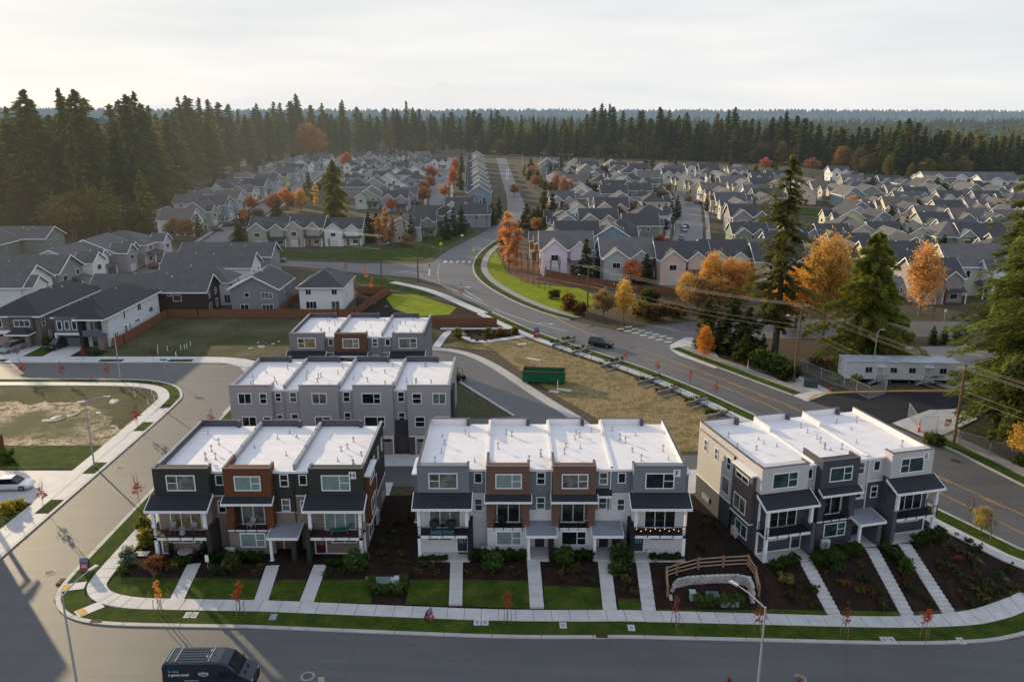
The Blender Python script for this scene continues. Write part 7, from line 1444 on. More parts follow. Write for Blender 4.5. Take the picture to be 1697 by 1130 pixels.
big_house('grey_green_house', 'grey green two storey house with gable end at the left edge by the forest', -158, -141, 243, 254, 5.6, (0.21, 0.225, 0.205), ROOFC['grey'], 'gable', 'x', 2.8, [('right', -2.5, 3.5, 1.1, 1.2, 'split'), ('right', 1.0, 4.3, 0.6, 0.7, 'none'), ('right', -2.2, 0.7, 1.2, 1.3, 'split'), ('right', 2.6, 0.6, 1.2, 1.9, 'split')])
big_house('grey_green_annex', 'lower grey green house with windows left of the gable end one', -160, -148, 231, 242.5, 5.5, (0.19, 0.205, 0.19), ROOFC['grey'], 'gable', 'y', 2.7, [('front', -2.5, 3.5, 0.9, 1.2, 'hung'), ('front', 2.5, 3.5, 0.9, 1.2, 'hung'), ('front', 2.8, 0.2, 1.6, 2.0, 'split'), ('right', -2, 3.5, .9, 1.2, 'hung')])
# ------------------------------------------------------------------ fences
M_FENCE = siding('cedar_fence_boards', (0.20, 0.085, 0.045), 0.15, vert=True)
M_FPOST = plain('fence_post_wood', (0.17, 0.075, 0.04), 0.9, 0.25)
def wood_fence(pts, label, h=1.85, group=None):
    pts = [Vector(p) if len(p) == 2 else Vector(p[:2]) for p in pts]; A = pts[0]; o0 = Vector((A.x, A.y, terr(*A)))
    t = thing('wooden_fence', label, 'fence', o0, 0, group)
    for a, b in zip(pts[:-1], pts[1:]):
        L = (b-a).length; n = max(1, round(L/2.4)); d = (b-a)/n; dn = d.normalized(); nn = Vector((-dn.y, dn.x))
        mb = MB()
        for k in range(n):
            p, q = a+d*k, a+d*(k+1); z = (terr(*p)+terr(*q))/2
            def T(u, v, w_): s = p+dn*u+nn*v; return (s.x-o0.x, s.y-o0.y, z+w_-o0.z)
            mb.box(0.05, d.length-0.05, -0.03, 0.03, 0.05, h-0.06, 0, T); mb.box(0.0, d.length, -0.06, 0.06, h-0.06, h, 1, T); mb.box(0.0, d.length, 0.03, 0.07, 0.3, 0.4, 1, T)
        mb.build('boards', [M_FENCE, M_FPOST], t)
        for k in range(n+1):
            p = a+d*k; mb = MB(); mb.box(p.x-o0.x-0.07, p.x-o0.x+0.07, p.y-o0.y-0.07, p.y-o0.y+0.07, -0.1, h+0.06); mb.build('post', M_FPOST, t)
    return t
wood_fence([(-66.8, 167.1), (-37.0, 167.1), (-33.5, 167.3)], 'brown board fence between the vacant grass lot and the houses')
wood_fence([(-74.0, 144.3), (-73.3, 147), (-73.3, 167.1), (-66.8, 167.1)], 'brown board fence running up along the white sided house')
wood_fence([(-50.0, 167.4), (-49.8, 181.5), (-47.9, 190)], 'brown board fence between the grey house and the white house')
wood_fence([(-33.5, 167.3), (-32.2, 177.0), (-29.5, 190.5), (-37, 190.8)], 'brown board fence around the back of the white house by the pond bed')
wood_fence([tuple(P(705, 541)[:2]), tuple(P(823, 541)[:2])], 'free standing brown board fence right of the hindmost townhouses')
wood_fence([tuple(P(x, y)[:2]) for x, y in ((905, 458), (960, 470), (1020, 478), (1060, 486), (1130, 492), (1240, 500))], 'long brown fence in front of the houses right of the bend')
wood_fence([(-78, 97.6), (-66.2, 97.6)], 'short brown fence at the left edge by the tall hedge')
wood_fence([(-96.5, 176), (-94, 176), (-86.2, 172.6)], 'short brown fence between the two black roofed houses')
wood_fence([(-160, 226), (-128, 232), (-118, 244)], 'low reddish fence below the grey green house at the left', 1.3)
def mesh_fence(pts, label, h=1.8, mat=None, name='chain_link_fence', every=2.6, rails=(0.08, 1.0), diag=0.16, r=0.045):
    mat = mat or M_GALV; pts = resample([Vector(p[:2]) for p in pts], every); o0 = Vector((pts[0].x, pts[0].y, terr(*pts[0])))
    t = thing(name, label, 'fence', o0); mb = MB()
    V3 = [Vector((p.x-o0.x, p.y-o0.y, terr(*p)-o0.z)) for p in pts]
    for p in V3: m2 = MB(); m2.tube(p+Vector((0, 0, -0.1)), p+Vector((0, 0, h+0.06)), r, None, 6); m2.build('post', mat, t)
    for a, b in zip(V3[:-1], V3[1:]):
        for q in rails: mb.tube(a+Vector((0, 0, h*q)), b+Vector((0, 0, h*q)), r*0.6, None, 4)
    mb.build('rails', mat, t); mb = MB()
    for a, b in zip(V3[:-1], V3[1:]):
        L = (b-a).length
        if diag:
            n = int((L+h)/diag)
            for k in range(n):
                s = k*diag-h
                for sg in (1, -1):
                    u0, u1 = s, s+h; z0, z1 = (0, h) if sg > 0 else (h, 0)
                    if u0 < 0: z0 += (z1-z0)*(-u0/h) ; u0 = 0
                    if u1 > L: z1 = z0+(z1-z0)*((L-u0)/max(u1-u0, 1e-3)); u1 = L
                    if u1 > u0: mb.tube(a.lerp(b, u0/L)+Vector((0, 0, z0)), a.lerp(b, u1/L)+Vector((0, 0, z1)), 0.006, None, 3, 0, False)
        else:
            n = int(L/0.14)
            for k in range(1, n): p = a.lerp(b, k/n); mb.tube(p+Vector((0, 0, 0.1)), p+Vector((0, 0, h-0.02)), 0.011, None, 3, 0, False)
    mb.build('mesh' if diag else 'bars', mat, t); return t
mesh_fence(PL((1316, 608), (1360, 630), (1398, 642), (1440, 662)), 'chain link fence in front of the white site trailer', 2.0)
mesh_fence(PL((1440, 662), (1466, 653), (1470, 640)), 'short chain link return at the yard entrance', 2.0)
mesh_fence(PL((1523, 716), (1552, 712), (1590, 738), (1640, 752), (1697, 775), (1760, 800)), 'chain link fence below the huge fir at the right', 2.0)
mesh_fence(PL((1505, 690), (1523, 716)), 'opened chain link gate beside the concrete yard apron', 2.0, name='chain_link_gate')
edge = [p for p in offs(mL, -4.6) if 101 < p.y < 144]
mesh_fence(edge, 'black metal fence above the main road pavement beside the stone terraces', 1.1, M_BLACKM, 'metal_fence', 3.2, (0.1, 1.0), 0, 0.04)
# split rail fence and block retaining wall
M_RAIL = plain('rail_wood', (0.33, 0.24, 0.18), 0.9, 0.2, 4); M_RPOST = plain('rail_post_wood', (0.30, 0.15, 0.07), 0.9, 0.25, 4)
rp = PL((1106, 988), (1104, 958), (1121, 952), (1157, 943), (1198, 940), (1239, 938), (1251, 958), (1257, 988)); o0 = rp[0]
t = thing('split_rail_fence', 'wooden post and rail fence around the curved block retaining wall', 'fence', o0)
for p in rp: mb = MB(); q = p-o0; mb.box(q.x-0.1, q.x+0.1, q.y-0.1, q.y+0.1, q.z-0.3, q.z+1.25); mb.build('post', M_RPOST, t)
for a, b in zip(rp[:-1], rp[1:]):
    for z in (0.3, 0.7, 1.1): mb = MB(); mb.tube(a-o0+Vector((0, 0, z)), b-o0+Vector((0, 0, z+0.02)), 0.065, None, 5); mb.build('rail', M_RAIL, t)
M_BLOCK = plain('concrete_block', (0.42, 0.40, 0.38), 0.9, 0.3, 1.5, bmp=0.6)
wallp = [P(*p) for p in ((1112, 996), (1111, 984), (1118, 974), (1140, 968), (1180, 965), (1222, 965), (1240, 972), (1247, 1002))]
zt = max(terr(p.x, p.y) for p in wallp); wp = resample([p.to_2d() for p in wallp], 0.44); mb = MB(); zb0 = terr(*P(1180, 1000)[:2])
rb = random.Random(2)
for k in range(8):
    for i, (a, b) in enumerate(zip(wp[:-1], wp[1:])):
        f = i/len(wp); top = zb0+0.35+1.25*min(1, min(f, 1-f)*6)
        z = zb0-0.1+k*0.2
        if z > top: continue
        d = (b-a); L = d.length; d.normalize(); n = Vector((-d.y, d.x)); of = (0.22 if k % 2 else 0); j = rb.uniform(0, 0.03)
        def T(u, v, w_): s = a+d*(u+of)+n*(v-j); return (s.x, s.y, z+w_)
        mb.box(0.03, L-0.03, -0.12, 0.16+rb.uniform(0, .05), 0.02, 0.185, 0, T)
mb.build('block_retaining_wall', M_BLOCK, label='curved grey concrete block retaining wall behind the sunken utility boxes', cat='retaining wall')
drape('sunken_bed', [tuple(p[:2]) for p in wallp]+[tuple(P(1180, 1012)[:2])], GM_MULCH, 0.05)
M_ROCK2 = plain('terrace_stone', (0.21, 0.20, 0.18), 0.9, 0.35, 1.5, bmp=0.5)
# stone terraces of the central lot: pairs of parallel walls
for i, (px, py) in enumerate([(925, 571), (958, 583), (1005, 606), (1066, 634), (1098, 650), (1146, 668), (1180, 690)]):
    for j in (0, 1):
        a = P(px-10-6*j+16*j, py+4+6*j); b = P(px+26-3*j, py-5+7*j); mb = MB(); d = (b-a); L = d.length; d.normalize(); n = Vector((-d.y, d.x, 0)); hh = 0.5-0.25*j; nb = int(L/0.7); 
        for k in range(nb):
            for r in range(int(hh/0.3)+1):
                def T(u, v, w_): s = a+d*(u+0.03*r)+n*v; return (s.x, s.y, a.z+w_)
                mb.box(k*L/nb+0.02, (k+1)*L/nb-0.02, -0.14, 0.14, r*0.3-0.1, r*0.3+0.19, 0, T)
        mb.build('stone_terrace_wall', M_ROCK2, label='short %s stone terrace wall on the slope by the main road, %s from the junction end' % ('tall' if j == 0 else 'low', ORD[i] if i else 'first'), cat='retaining wall', group='stone terrace walls by the main road')
    c = P(px+6, py-4); 
    for q in range(5): tree('bed_plant', 'bed plant', 'small green plant in the terrace beds beside the main road', P(px-10+q*9, py-3-1.5*q+random.uniform(-2, 2)), BUSH[2+q % 2], None, random.uniform(0.7, 1.2), random.choice(cols_), 'plants in the terrace beds')

# ------------------------------------------------------------------ lamps, poles, wires
M_LAMP = plain('lamp_steel', (0.40, 0.40, 0.40), 0.45, 0.06, 2, 0.2); M_LHEAD = plain('lamp_head', (0.5, 0.49, 0.46), 0.4)
def lamp(p, h, arm, ang, label, r=0.11):
    t = thing('street_lamp', label, 'street lamp', p); mb = MB(); mb.tube((0, 0, -0.2), (0, 0, h), r, r*0.55, 10); mb.box(-0.2, 0.2, -0.2, 0.2, -0.1, 0.12); mb.build('pole', M_LAMP, t)
    d = Vector((math.cos(ang), math.sin(ang), 0)); a = Vector((0, 0, h-0.1)); b = a+d*arm*0.6+Vector((0, 0, 0.45)); c = a+d*arm+Vector((0, 0, 0.55))
    mb = MB(); mb.tube(a, b, 0.06, 0.05, 6); mb.tube(b, c, 0.05, 0.045, 6); mb.build('arm', M_LAMP, t)
    e = c+d*0.75; n = Vector((-d.y, d.x, 0)); mb = MB()
    vs = [c+n*s*0.10+Vector((0, 0, z)) for z in (-0.05, 0.07) for s in (-1, 1)]+[e+n*s*0.17+Vector((0, 0, z)) for z in (-0.03, 0.04) for s in (-1, 1)]
    mb.add(vs, [(0, 1, 3, 2), (4, 6, 7, 5), (0, 4, 5, 1), (2, 3, 7, 6), (0, 2, 6, 4), (1, 5, 7, 3)]); mb.build('lamp_head', M_LHEAD, t)
    return t
lamp(P(157, 775), 8.7, 2.2, 0.15, 'tall grey street lamp in the middle grass square of the side street'); lamp(P(200, 632), 8.6, 1.8, 0.9, 'grey street lamp on the verge below the white sided house')
lamp(Vector((-30.6, 48.2, 0)), 10.5, 2.4, 1.25, 'nearest grey street lamp rising from the bottom edge left of the van'); lamp(Vector((17.6, 49.0, terr(17.6, 49)-0.1)), 10.6, 2.4, 2.2, 'sunlit topped street lamp rising from the bottom edge at right')
lamp(P(352, 414), 7.5, 1.8, 2.8, 'street lamp at the left cross street corner'); lamp(P(1010, 412), 7.5, 1.6, 0.6, 'street lamp between the blue grey and white houses'); lamp(P(1162, 410), 8, 1.8, 3.0, 'street lamp beside the blue parked car'); lamp(P(1170, 338), 8, 1.8, 3.0, 'street lamp by the white parked cars')
lamp(P(1444, 632), 8.2, 0.5, 0.2, 'thin grey lamp in front of the white site trailer'); lamp(P(657, 345), 8.5, 1.5, 3.0, 'street lamp at the near end of the left centre block'); lamp(P(480, 330), 8.5, 1.5, 0.2, 'street lamp along the left row road'); lamp(P(1316, 520), 8.5, 1.5, 2.5, 'street lamp between the tall fir and the orange maple'); lamp(P(1092, 318), 8, 1.5, 0.3, 'street lamp by the beige houses at the street bend'); lamp(P(824, 274), 8, 1.5, 0.1, 'street lamp at the far end of the main road')
WIRES = []
def util_pole(p, h, ang, label, arms=1, light=None, box=False, lean=0.0):
    t = thing('utility_pole', label, 'utility pole', p); mb = MB(); mb.tube((0, 0, -0.3), (lean, 0, h), 0.2, 0.13, 9); mb.build('pole', M_WOODP, t)
    d = Vector((math.cos(ang), math.sin(ang), 0)); att = []
    for k in range(arms):
        z = h-0.5-k*1.6; w_ = 1.3; mb = MB(); a = Vector((lean, 0, z))-d*w_; b = Vector((lean, 0, z))+d*w_; mb.tube(a, b, 0.07, None, 4); mb.build('crossarm', M_GALV if k == 0 else M_WOODP, t)
        mb = MB()
        for u in (-1.2, -0.55, 0.55, 1.2): q = Vector((lean, 0, z))+d*u; mb.tube(q, q+Vector((0, 0, 0.22)), 0.05, 0.03, 5); att.append(p+q+Vector((0, 0, 0.22))) if k == 0 else None
        mb.build('insulators', M_LHEAD, t)
    att.append(p+Vector((lean, 0.15, h-3.6))); att.append(p+Vector((lean, 0.15, h-4.4)))
    if light is not None:
        e = Vector((math.cos(light), math.sin(light), 0)); mb = MB(); mb.tube((lean, 0, h-2.6), Vector((lean, 0, h-2.1))+e*2.0, 0.035, None, 5); q = Vector((lean, 0, h-2.1))+e*2.0; mb.box(q.x-0.15, q.x+0.15, q.y-0.3, q.y+0.3, q.z-0.06, q.z+0.06); mb.build('lamp_arm', M_LHEAD, t)
    if box: mb = MB(); mb.tube((lean+0.3, 0, h-2.4), (lean+0.3, 0, h-1.5), 0.25, None, 10); mb.build('transformer', M_LHEAD, t)
    return att
UP = {}
UP['a'] = util_pole(P(973, 530), 11.8, 0.1, 'wooden utility pole with street light right of the roadside lawn', 1, 3.3)
UP['b'] = util_pole(P(1315, 634), 13.2, 0.2, 'wooden utility pole with double crossarms by the trailer fence', 2, 2.9, lean=0.2)
UP['c'] = util_pole(P(1580, 735), 11.2, 0.2, 'wooden utility pole on the verge behind the slate block', 1)
UP['d'] = util_pole(P(633, 480), 13.6, 1.2, 'wooden utility pole beside the pond bed at the junction', 2, 0.2)
UP['e'] = util_pole(P(693, 468), 9.6, 1.2, 'plain short wooden pole on the grass strip at the junction', 0)
UP['f'] = util_pole(P(397, 405), 11, 1.4, 'utility pole with transformer on the left cross street', 1, 0.3, True); UP['g'] = util_pole(P(204, 392), 11, 1.4, 'utility pole with transformer behind the left house row', 1, 0.2, True); UP['h'] = util_pole(P(33, 376), 11, 1.4, 'utility pole with transformer at the left edge', 1, 0.5, True)
UP['z'] = [Vector((70, 73, 11))+Vector((dx, 0, dz)) for dx, dz in ((-1.2, 0), (-.5, 0), (.5, 0), (1.2, 0), (0, -3.2), (0, -4))]
FP = [P(x, y) for x, y in ((545, 275), (678, 262), (788, 258), (932, 262), (1070, 266), (1210, 270), (1320, 284), (1560, 300))]
for i, p in enumerate(FP): UP['F%d' % i] = util_pole(p, 17, 0, 'slim utility pole along the far forest edge, %s from the left' % (ORD[i] if i else 'first'), 1)
def wires(a, b, idx, sag, label):
    o0 = UP[a][idx[0]]; t = thing('power_lines', label, 'power line', o0)
    for i in idx:
        mb = MB(); p, q = UP[a][min(i, len(UP[a])-1)], UP[b][min(i, len(UP[b])-1)]; prev = None
        for k in range(15):
            u = k/14; r = p.lerp(q, u)-Vector((0, 0, sag*4*u*(1-u)))
            if prev is not None: mb.tube(prev-o0, r-o0, 0.019 if a in 'abc' else 0.016, None, 3, 0, False)
            prev = r
        mb.build('cable', plain('wire', (0.30, 0.25, 0.2), 0.5) if a[0] != 'F' else plain('wire_dark', (0.03, 0.03, 0.035), 0.9), t)
wires('a', 'b', range(6), 0.9, 'bundle of power lines from the lawn pole to the trailer pole'); wires('b', 'c', range(6), 0.7, 'bundle of power lines crossing in front of the white trailer'); wires('c', 'z', range(6), 0.4, 'power lines leaving at the right edge in front of the huge fir')
wires('d', 'a', (0, 1, 2, 3, 4), 1.0, 'power lines crossing the junction between two poles'); wires('f', 'd', (0, 1, 2, 3, 4), 1.2, 'power lines along the cross street'); wires('g', 'f', (0, 1, 2, 4), 1.2, 'power lines above the left house row'); wires('h', 'g', (0, 1, 2, 4), 1.2, 'power lines before the dense left forest')
for i in range(7): wires('F%d' % i, 'F%d' % (i+1), (0, 3), 1.5, 'thin power line along the far forest edge, span %s from the left' % (ORD[i] if i else 'first'))

# ------------------------------------------------------------------ vehicles
def car(p, rz, col, label, kind='sedan', group=None, name='parked_car'):
    t = thing(name, label, 'car', p+Vector((0, 0, 0.06)), rz, group); L_, Wd = (4.6, 1.82) if kind != 'suv' else (4.7, 1.9); hl = L_/2
    zb, zr = (0.86, 1.45) if kind != 'suv' else (1.05, 1.82)
    m = plain('car_paint_%02d%02d%02d' % tuple(int(c*99) for c in col), col, 0.25, 0.03, 1, 0.3, 0.6)
    def loft(secs, mb, mi):
        o = []
        for x, ys in secs:
            o.append([(x, y, z) for y, z in ys])
        n = len(o[0]); vs = [v for s in o for v in s]; fs = []
        for i in range(len(o)-1):
            for k in range(n): fs.append((i*n+k, i*n+(k+1) % n, (i+1)*n+(k+1) % n, (i+1)*n+k))
        fs += [tuple(range(n))[::-1], tuple(range((len(o)-1)*n, len(o)*n))]; mb.add(vs, fs, mi)
    hw = Wd/2
    def ring(w_, z0, z1, w2=None): w2 = w2 or w_*0.9; return [(-w_*0.94, z0), (w_*0.94, z0), (w_, z0+(z1-z0)*0.35), (w_*0.99, z0+(z1-z0)*0.8), (w2, z1), (-w2, z1), (-w_*0.99, z0+(z1-z0)*0.8), (-w_, z0+(z1-z0)*0.35)]
    mb = MB(); loft([(-hl, ring(hw*0.78, 0.42, zb-0.16)), (-hl+0.12, ring(hw*0.93, 0.27, zb-0.02)), (-hl+0.8, ring(hw, 0.2, zb)), (0, ring(hw, 0.2, zb)), (hl-1.15, ring(hw, 0.2, zb-0.03)), (hl-0.3, ring(hw*0.93, 0.24, zb-0.16)), (hl, ring(hw*0.75, 0.36, zb-0.30))], mb, 0); mb.build('body', m, t)
    fx = hl-1.15; rx = -hl+(0.55 if kind != 'suv' else 0.15)
    mb = MB(); loft([(rx, [(-hw*0.86, zb-0.05), (hw*0.86, zb-0.05), (hw*0.84, zb), (-hw*0.84, zb)]), (rx+(0.75 if kind == 'sedan' else 0.3), [(-hw*0.88, zb-0.05), (hw*0.88, zb-0.05), (hw*0.68, zr-0.06), (-hw*0.68, zr-0.06)]), (0.35, [(-hw*0.88, zb-0.05), (hw*0.88, zb-0.05), (hw*0.68, zr-0.03), (-hw*0.68, zr-0.03)]), (fx, [(-hw*0.86, zb-0.06), (hw*0.86, zb-0.06), (hw*0.82, zb-0.01), (-hw*0.82, zb-0.01)])], mb, 0); mb.build('windows', M_GLASS, t)
    mb = MB(); a = rx+(0.75 if kind == 'sedan' else 0.3); loft([(a, [(-hw*0.66, zr-0.07), (hw*0.66, zr-0.07), (hw*0.6, zr), (-hw*0.6, zr)]), (0.3, [(-hw*0.68, zr-0.05), (hw*0.68, zr-0.05), (hw*0.62, zr+0.02), (-hw*0.62, zr+0.02)])], mb, 0); mb.build('roof', m, t)
    for sx in (-hl+0.85, hl-0.9):
        for sy in (-1, 1):
            mb = MB(); mb.tube((sx, sy*(hw-0.2), 0.33), (sx, sy*(hw+0.01), 0.33), 0.33, None, 16); o = mb.build('wheel', M_TYRE, t); mb = MB(); mb.tube((sx, sy*(hw-0.05), 0.33), (sx, sy*(hw+0.02), 0.33), 0.2, None, 10); mb.build('rim', M_RIM, o)
    for sy in (-1, 1):
        mb = MB(); mb.box(hl-0.22, hl-0.04, sy*hw*0.62-0.16, sy*hw*0.62+0.16, zb-0.36, zb-0.24); mb.build('headlight', M_LHEAD, t)
        mb = MB(); mb.box(-hl-0.01, -hl+0.1, sy*hw*0.66-0.15, sy*hw*0.66+0.15, zb-0.3, zb-0.16); mb.build('tail_light', plain('tail_light_red', (0.35, 0.02, 0.02), 0.3), t)
    return t
car(P(22, 810)+Vector((0, 0, .05)), R(4), (0.75, 0.75, 0.76), 'white hatchback car on the driveway at the left edge', 'sedan'); car(P(98, 577), R(-108), (0.02, 0.021, 0.022), 'black car in the driveway of the white sided house', 'suv'); car(P(20, 582), R(-105), (0.30, 0.31, 0.32), 'silver car in the driveway at the left edge', 'suv')
car(Vector((-99.5, 224, 0.05)), R(8), (0.22, 0.02, 0.025), 'dark red car in front of the slate and white house'); car(Vector((-100, 210, 0.05)), R(6), (0.04, 0.05, 0.06), 'dark car behind the red car in the left cluster')
car(P(996, 574), R(-27), (0.035, 0.033, 0.033), 'dark off road vehicle driving on the main road', 'suv', None, 'driving_car'); car(P(461, 434), R(3), (0.13, 0.12, 0.12), 'grey brown car driving along the cross street', 'suv', None, 'driving_car')
car(P(1134, 383), R(84), (0.7, 0.7, 0.7), 'white car parked on the right hand street', 'suv'); car(P(1128, 397), R(84), (0.16, 0.33, 0.52), 'light blue car parked on the right hand street, nearest of all'); car(P(1137, 377), R(84), (0.05, 0.05, 0.055), 'black car parked in front of the white one on the right hand street')
car(P(1189, 353), R(20), (0.72, 0.72, 0.72), 'white car parked by the cream houses, nearer one', 'suv'); car(P(1177, 347), R(20), (0.7, 0.7, 0.72), 'white car parked by the cream houses, farther one', 'suv'); car(P(1149, 334), R(30), (0.55, 0.55, 0.57), 'silver car parked at the street bend'); car(P(1158, 338), R(30), (0.12, 0.02, 0.03), 'dark red car parked at the street bend')
car(P(733, 300), R(88), (0.6, 0.6, 0.62), 'white car parked along the centre street'); car(P(729, 293), R(88), (0.06, 0.06, 0.07), 'dark car parked along the centre street'); car(P(360, 383), R(20), (0.06, 0.065, 0.07), 'dark car parked before the long left house row'); car(P(380, 375), R(20), (0.045, 0.045, 0.05), 'second dark car parked before the long left house row', 'suv'); car(P(443, 336), R(20), (0.13, 0.14, 0.16), 'grey blue car parked farther up the left house row'); car(P(1105, 294), R(0), (0.55, 0.55, 0.56), 'pale car parked at the far end of the right hand street'); car(P(1325, 412), R(10), (0.05, 0.05, 0.05), 'dark car under the tall fir beyond the side road')
# delivery van
def van():
    t = thing('delivery_van', 'dark grey blue high roofed delivery van with lettering at the bottom edge', 'van', (-22.7, 52.2, 0.05), R(0.5)); m = plain('van_paint', (0.030, 0.040, 0.056), 0.28, 0.04, 1, 0.35, 0.6)
    prof = [(-3.35, 0.35), (-3.35, 2.45), (-3.15, 2.72), (0.9, 2.74), (1.55, 2.55), (2.35, 1.62), (2.75, 1.42), (3.22, 1.15), (3.3, 0.75), (3.25, 0.35)]
    def sec(y, k): return [(x*(1 if k == 1 else 0.995), y, z if z < 2.3 else z-(1-k)*0.5) for x, z in prof]
    mb = MB(); n = len(prof); ys = [(-1.0, 0.78), (-0.86, 0.98), (0, 1.0), (0.86, 0.98), (1.0, 0.78)]; vs = []
    for y, k in ys: vs += sec(y, k)
    fs = []
    for i in range(4):
        for k in range(n): fs.append((i*n+k, (i+1)*n+k, (i+1)*n+(k+1) % n, i*n+(k+1) % n))
    fs += [tuple(range(n)), tuple(range(4*n, 5*n))[::-1]]; mb.add(vs, fs); o = mb.build('body', m, t)
    for q in o.data.polygons: q.use_smooth = False
    mb = MB(); mb.add([(1.60, -0.78, 2.50), (2.32, -0.86, 1.67), (2.32, 0.86, 1.67), (1.60, 0.78, 2.50)], [(0, 1, 2, 3)]); 
    for v in range(1): pass
    ob = mb.build('windscreen', M_GLASS, t); ob.location = (0.035, 0, 0.03)
    for sy in (-1, 1):
        mb = MB(); mb.add([(0.75, sy*1.008, 1.42), (2.15, sy*1.008, 1.42), (1.62, sy*0.998, 2.08), (0.80, sy*0.998, 2.12)], [(0, 1, 2, 3)]); mb.build('side_window', M_GLASS, t)
        mb = MB(); mb.box(2.0, 2.15, sy*1.04-0.12, sy*1.04+0.12, 1.45, 1.85) if False else mb.box(1.95, 2.08, min(sy*1.02, sy*1.28), max(sy*1.02, sy*1.28), 1.45, 1.85); mb.build('mirror', M_BLACKM, t)
        mb = MB(); mb.box(3.02, 3.24, sy*0.78-0.16, sy*0.78+0.16, 0.92, 1.12); mb.build('headlight', M_LHEAD, t)
        mb = MB(); mb.box(-3.38, -3.30, sy*0.92-0.06, sy*0.92+0.06, 0.95, 1.5); mb.build('tail_light', plain('tail_light_red', (0.35, .02, .02), .3), t)
        for sx in (-2.2, 2.15): mb = MB(); mb.tube((sx, sy*0.78, 0.36), (sx, sy*1.02, 0.36), 0.37, None, 18); o = mb.build('wheel', M_TYRE, t); mb = MB(); mb.tube((sx, sy*0.95, 0.36), (sx, sy*1.03, 0.36), 0.2, None, 10); mb.build('rim', M_RIM, o)
    mb = MB(); mb.box(-3.1, 0.85, -1.012, -1.0, 1.28, 1.31); mb.build('side_rail', M_BLACKM, t)
    mb = MB(); mb.box(-1.75, -0.65, -1.02, -1.005, 1.20, 1.24); mb.build('reflector_strip', M_LHEAD, t)
    for x in (-2.95, -2.35, 0.1):
        mb = MB(); mb.box(x-0.025, x+0.025, -0.8, 0.8, 2.735, 2.765); mb.build('roof_rib', M_LHEAD, t)
    for k, y in enumerate(np.linspace(-0.6, 0.6, 5)): mb = MB(); mb.box(-2.2, -0.1, y-0.03, y+0.03, 2.735, 2.752); mb.build('roof_groove', m, t)
    for x, y in ((0.0, 0.35), (-0.1, -0.35)): mb = MB(); mb.tube((x, y, 2.74), (x, y, 2.88), 0.07, None, 8); mb.build('roof_fitting', M_LHEAD, t)
    mb = MB(); mb.box(3.2, 3.34, -0.6, 0.6, 0.45, 0.85); mb.build('grille', M_BLACKM, t); mb = MB()
    for s_ in (-0.35, 0.35): mb = MB(); mb.box(2.5, 2.75, s_-0.12, s_+0.12, 1.50, 1.56); mb.build('bonnet_vent', M_BLACKM, t)
    TB = plain('van_text_blue', (0.10, 0.42, 0.60), 0.5, 0.02); TWm = plain('van_text_white', (0.75, 0.75, 0.75), 0.5, 0.02)
    put_text('Is now', 0.30, TB, t, (-2.88, -1.018, 2.02), 'front', 'lettering', 'LEFT'); put_text('a good time?', 0.30, TWm, t, (-2.88, -1.018, 1.72), 'front', 'lettering', 'LEFT'); put_text('prime', 0.32, TWm, t, (-0.65, -1.018, 1.86), 'front', 'lettering', 'LEFT')
    mb = MB(); pts = [(-0.25+0.3*math.cos(a), -1.018, 1.78+0.16*math.sin(a)) for a in np.linspace(math.pi*1.12, math.pi*1.92, 12)]
    mb.path(pts, 0.02, 4); mb.build('smile_mark', TWm, t)
van()
# small off road buggy by the lane
t = thing('utility_buggy', 'black open off road buggy parked on the lane behind the townhouses', 'buggy', P(757, 629)+Vector((0, 0, 0.05)), R(-40)); mb = MB(); mb.box(-1.2, 1.3, -0.6, 0.6, 0.45, 0.85); mb.box(-1.3, -0.3, -0.65, 0.65, 0.85, 1.05); mb.build('body', M_BLACKM, t); mb = MB()
for x in (-0.2, 0.8):
    for y in (-0.6, 0.6): mb.tube((x, y, 0.85), (x-0.1, y*0.85, 1.85), 0.04, None, 5)
mb.tube((-0.3, -0.5, 1.85), (-0.3, 0.5, 1.85), 0.04, None, 5); mb.tube((-0.3, 0.5, 1.85), (0.7, 0.5, 1.85), 0.04, None, 5); mb.tube((-0.3, -0.5, 1.85), (0.7, -0.5, 1.85), 0.04, None, 5); mb.build('roll_cage', M_BLACKM, t)
mb = MB(); mb.box(-0.2, 0.4, -0.5, 0.5, 0.85, 1.2); mb.build('seat', plain('seat_tan', (0.3, 0.2, 0.13), 0.8), t)
for x in (-0.9, 0.95):
    for y in (-0.7, 0.7): mb = MB(); mb.tube((x, y-0.13, 0.36), (x, y+0.13, 0.36), 0.36, None, 14); mb.build('wheel', M_TYRE, t)
# ------------------------------------------------------------------ dumpster, trailer, boxes
GRN = siding('dumpster_green', (0.012, 0.13, 0.055), 0.6, vert=True); t = thing('dumpster', 'long green open topped dumpster with rusty rim on the vacant lot', 'dumpster', Vector((5.2, 124.6, 0.1)), R(-7)); mb = MB(); L_, W_2, H2 = 6.8, 2.4, 1.9
mb.box(-L_/2, L_/2, -W_2/2, -W_2/2+0.08, 0.15, H2); mb.box(-L_/2, L_/2, W_2/2-0.08, W_2/2, 0.15, H2); mb.box(-L_/2, -L_/2+0.08, -W_2/2+0.08, W_2/2-0.08, 0.15, H2); mb.box(L_/2-0.08, L_/2, -W_2/2+0.08, W_2/2-0.08, 0.15, H2); mb.build('walls', GRN, t)
mb = MB(); mb.box(-L_/2+0.08, L_/2-0.08, -W_2/2+0.08, W_2/2-0.08, 0.15, 0.5); mb.build('floor', plain('rust_dark', (0.09, 0.04, 0.025), 0.9, 0.4), t)
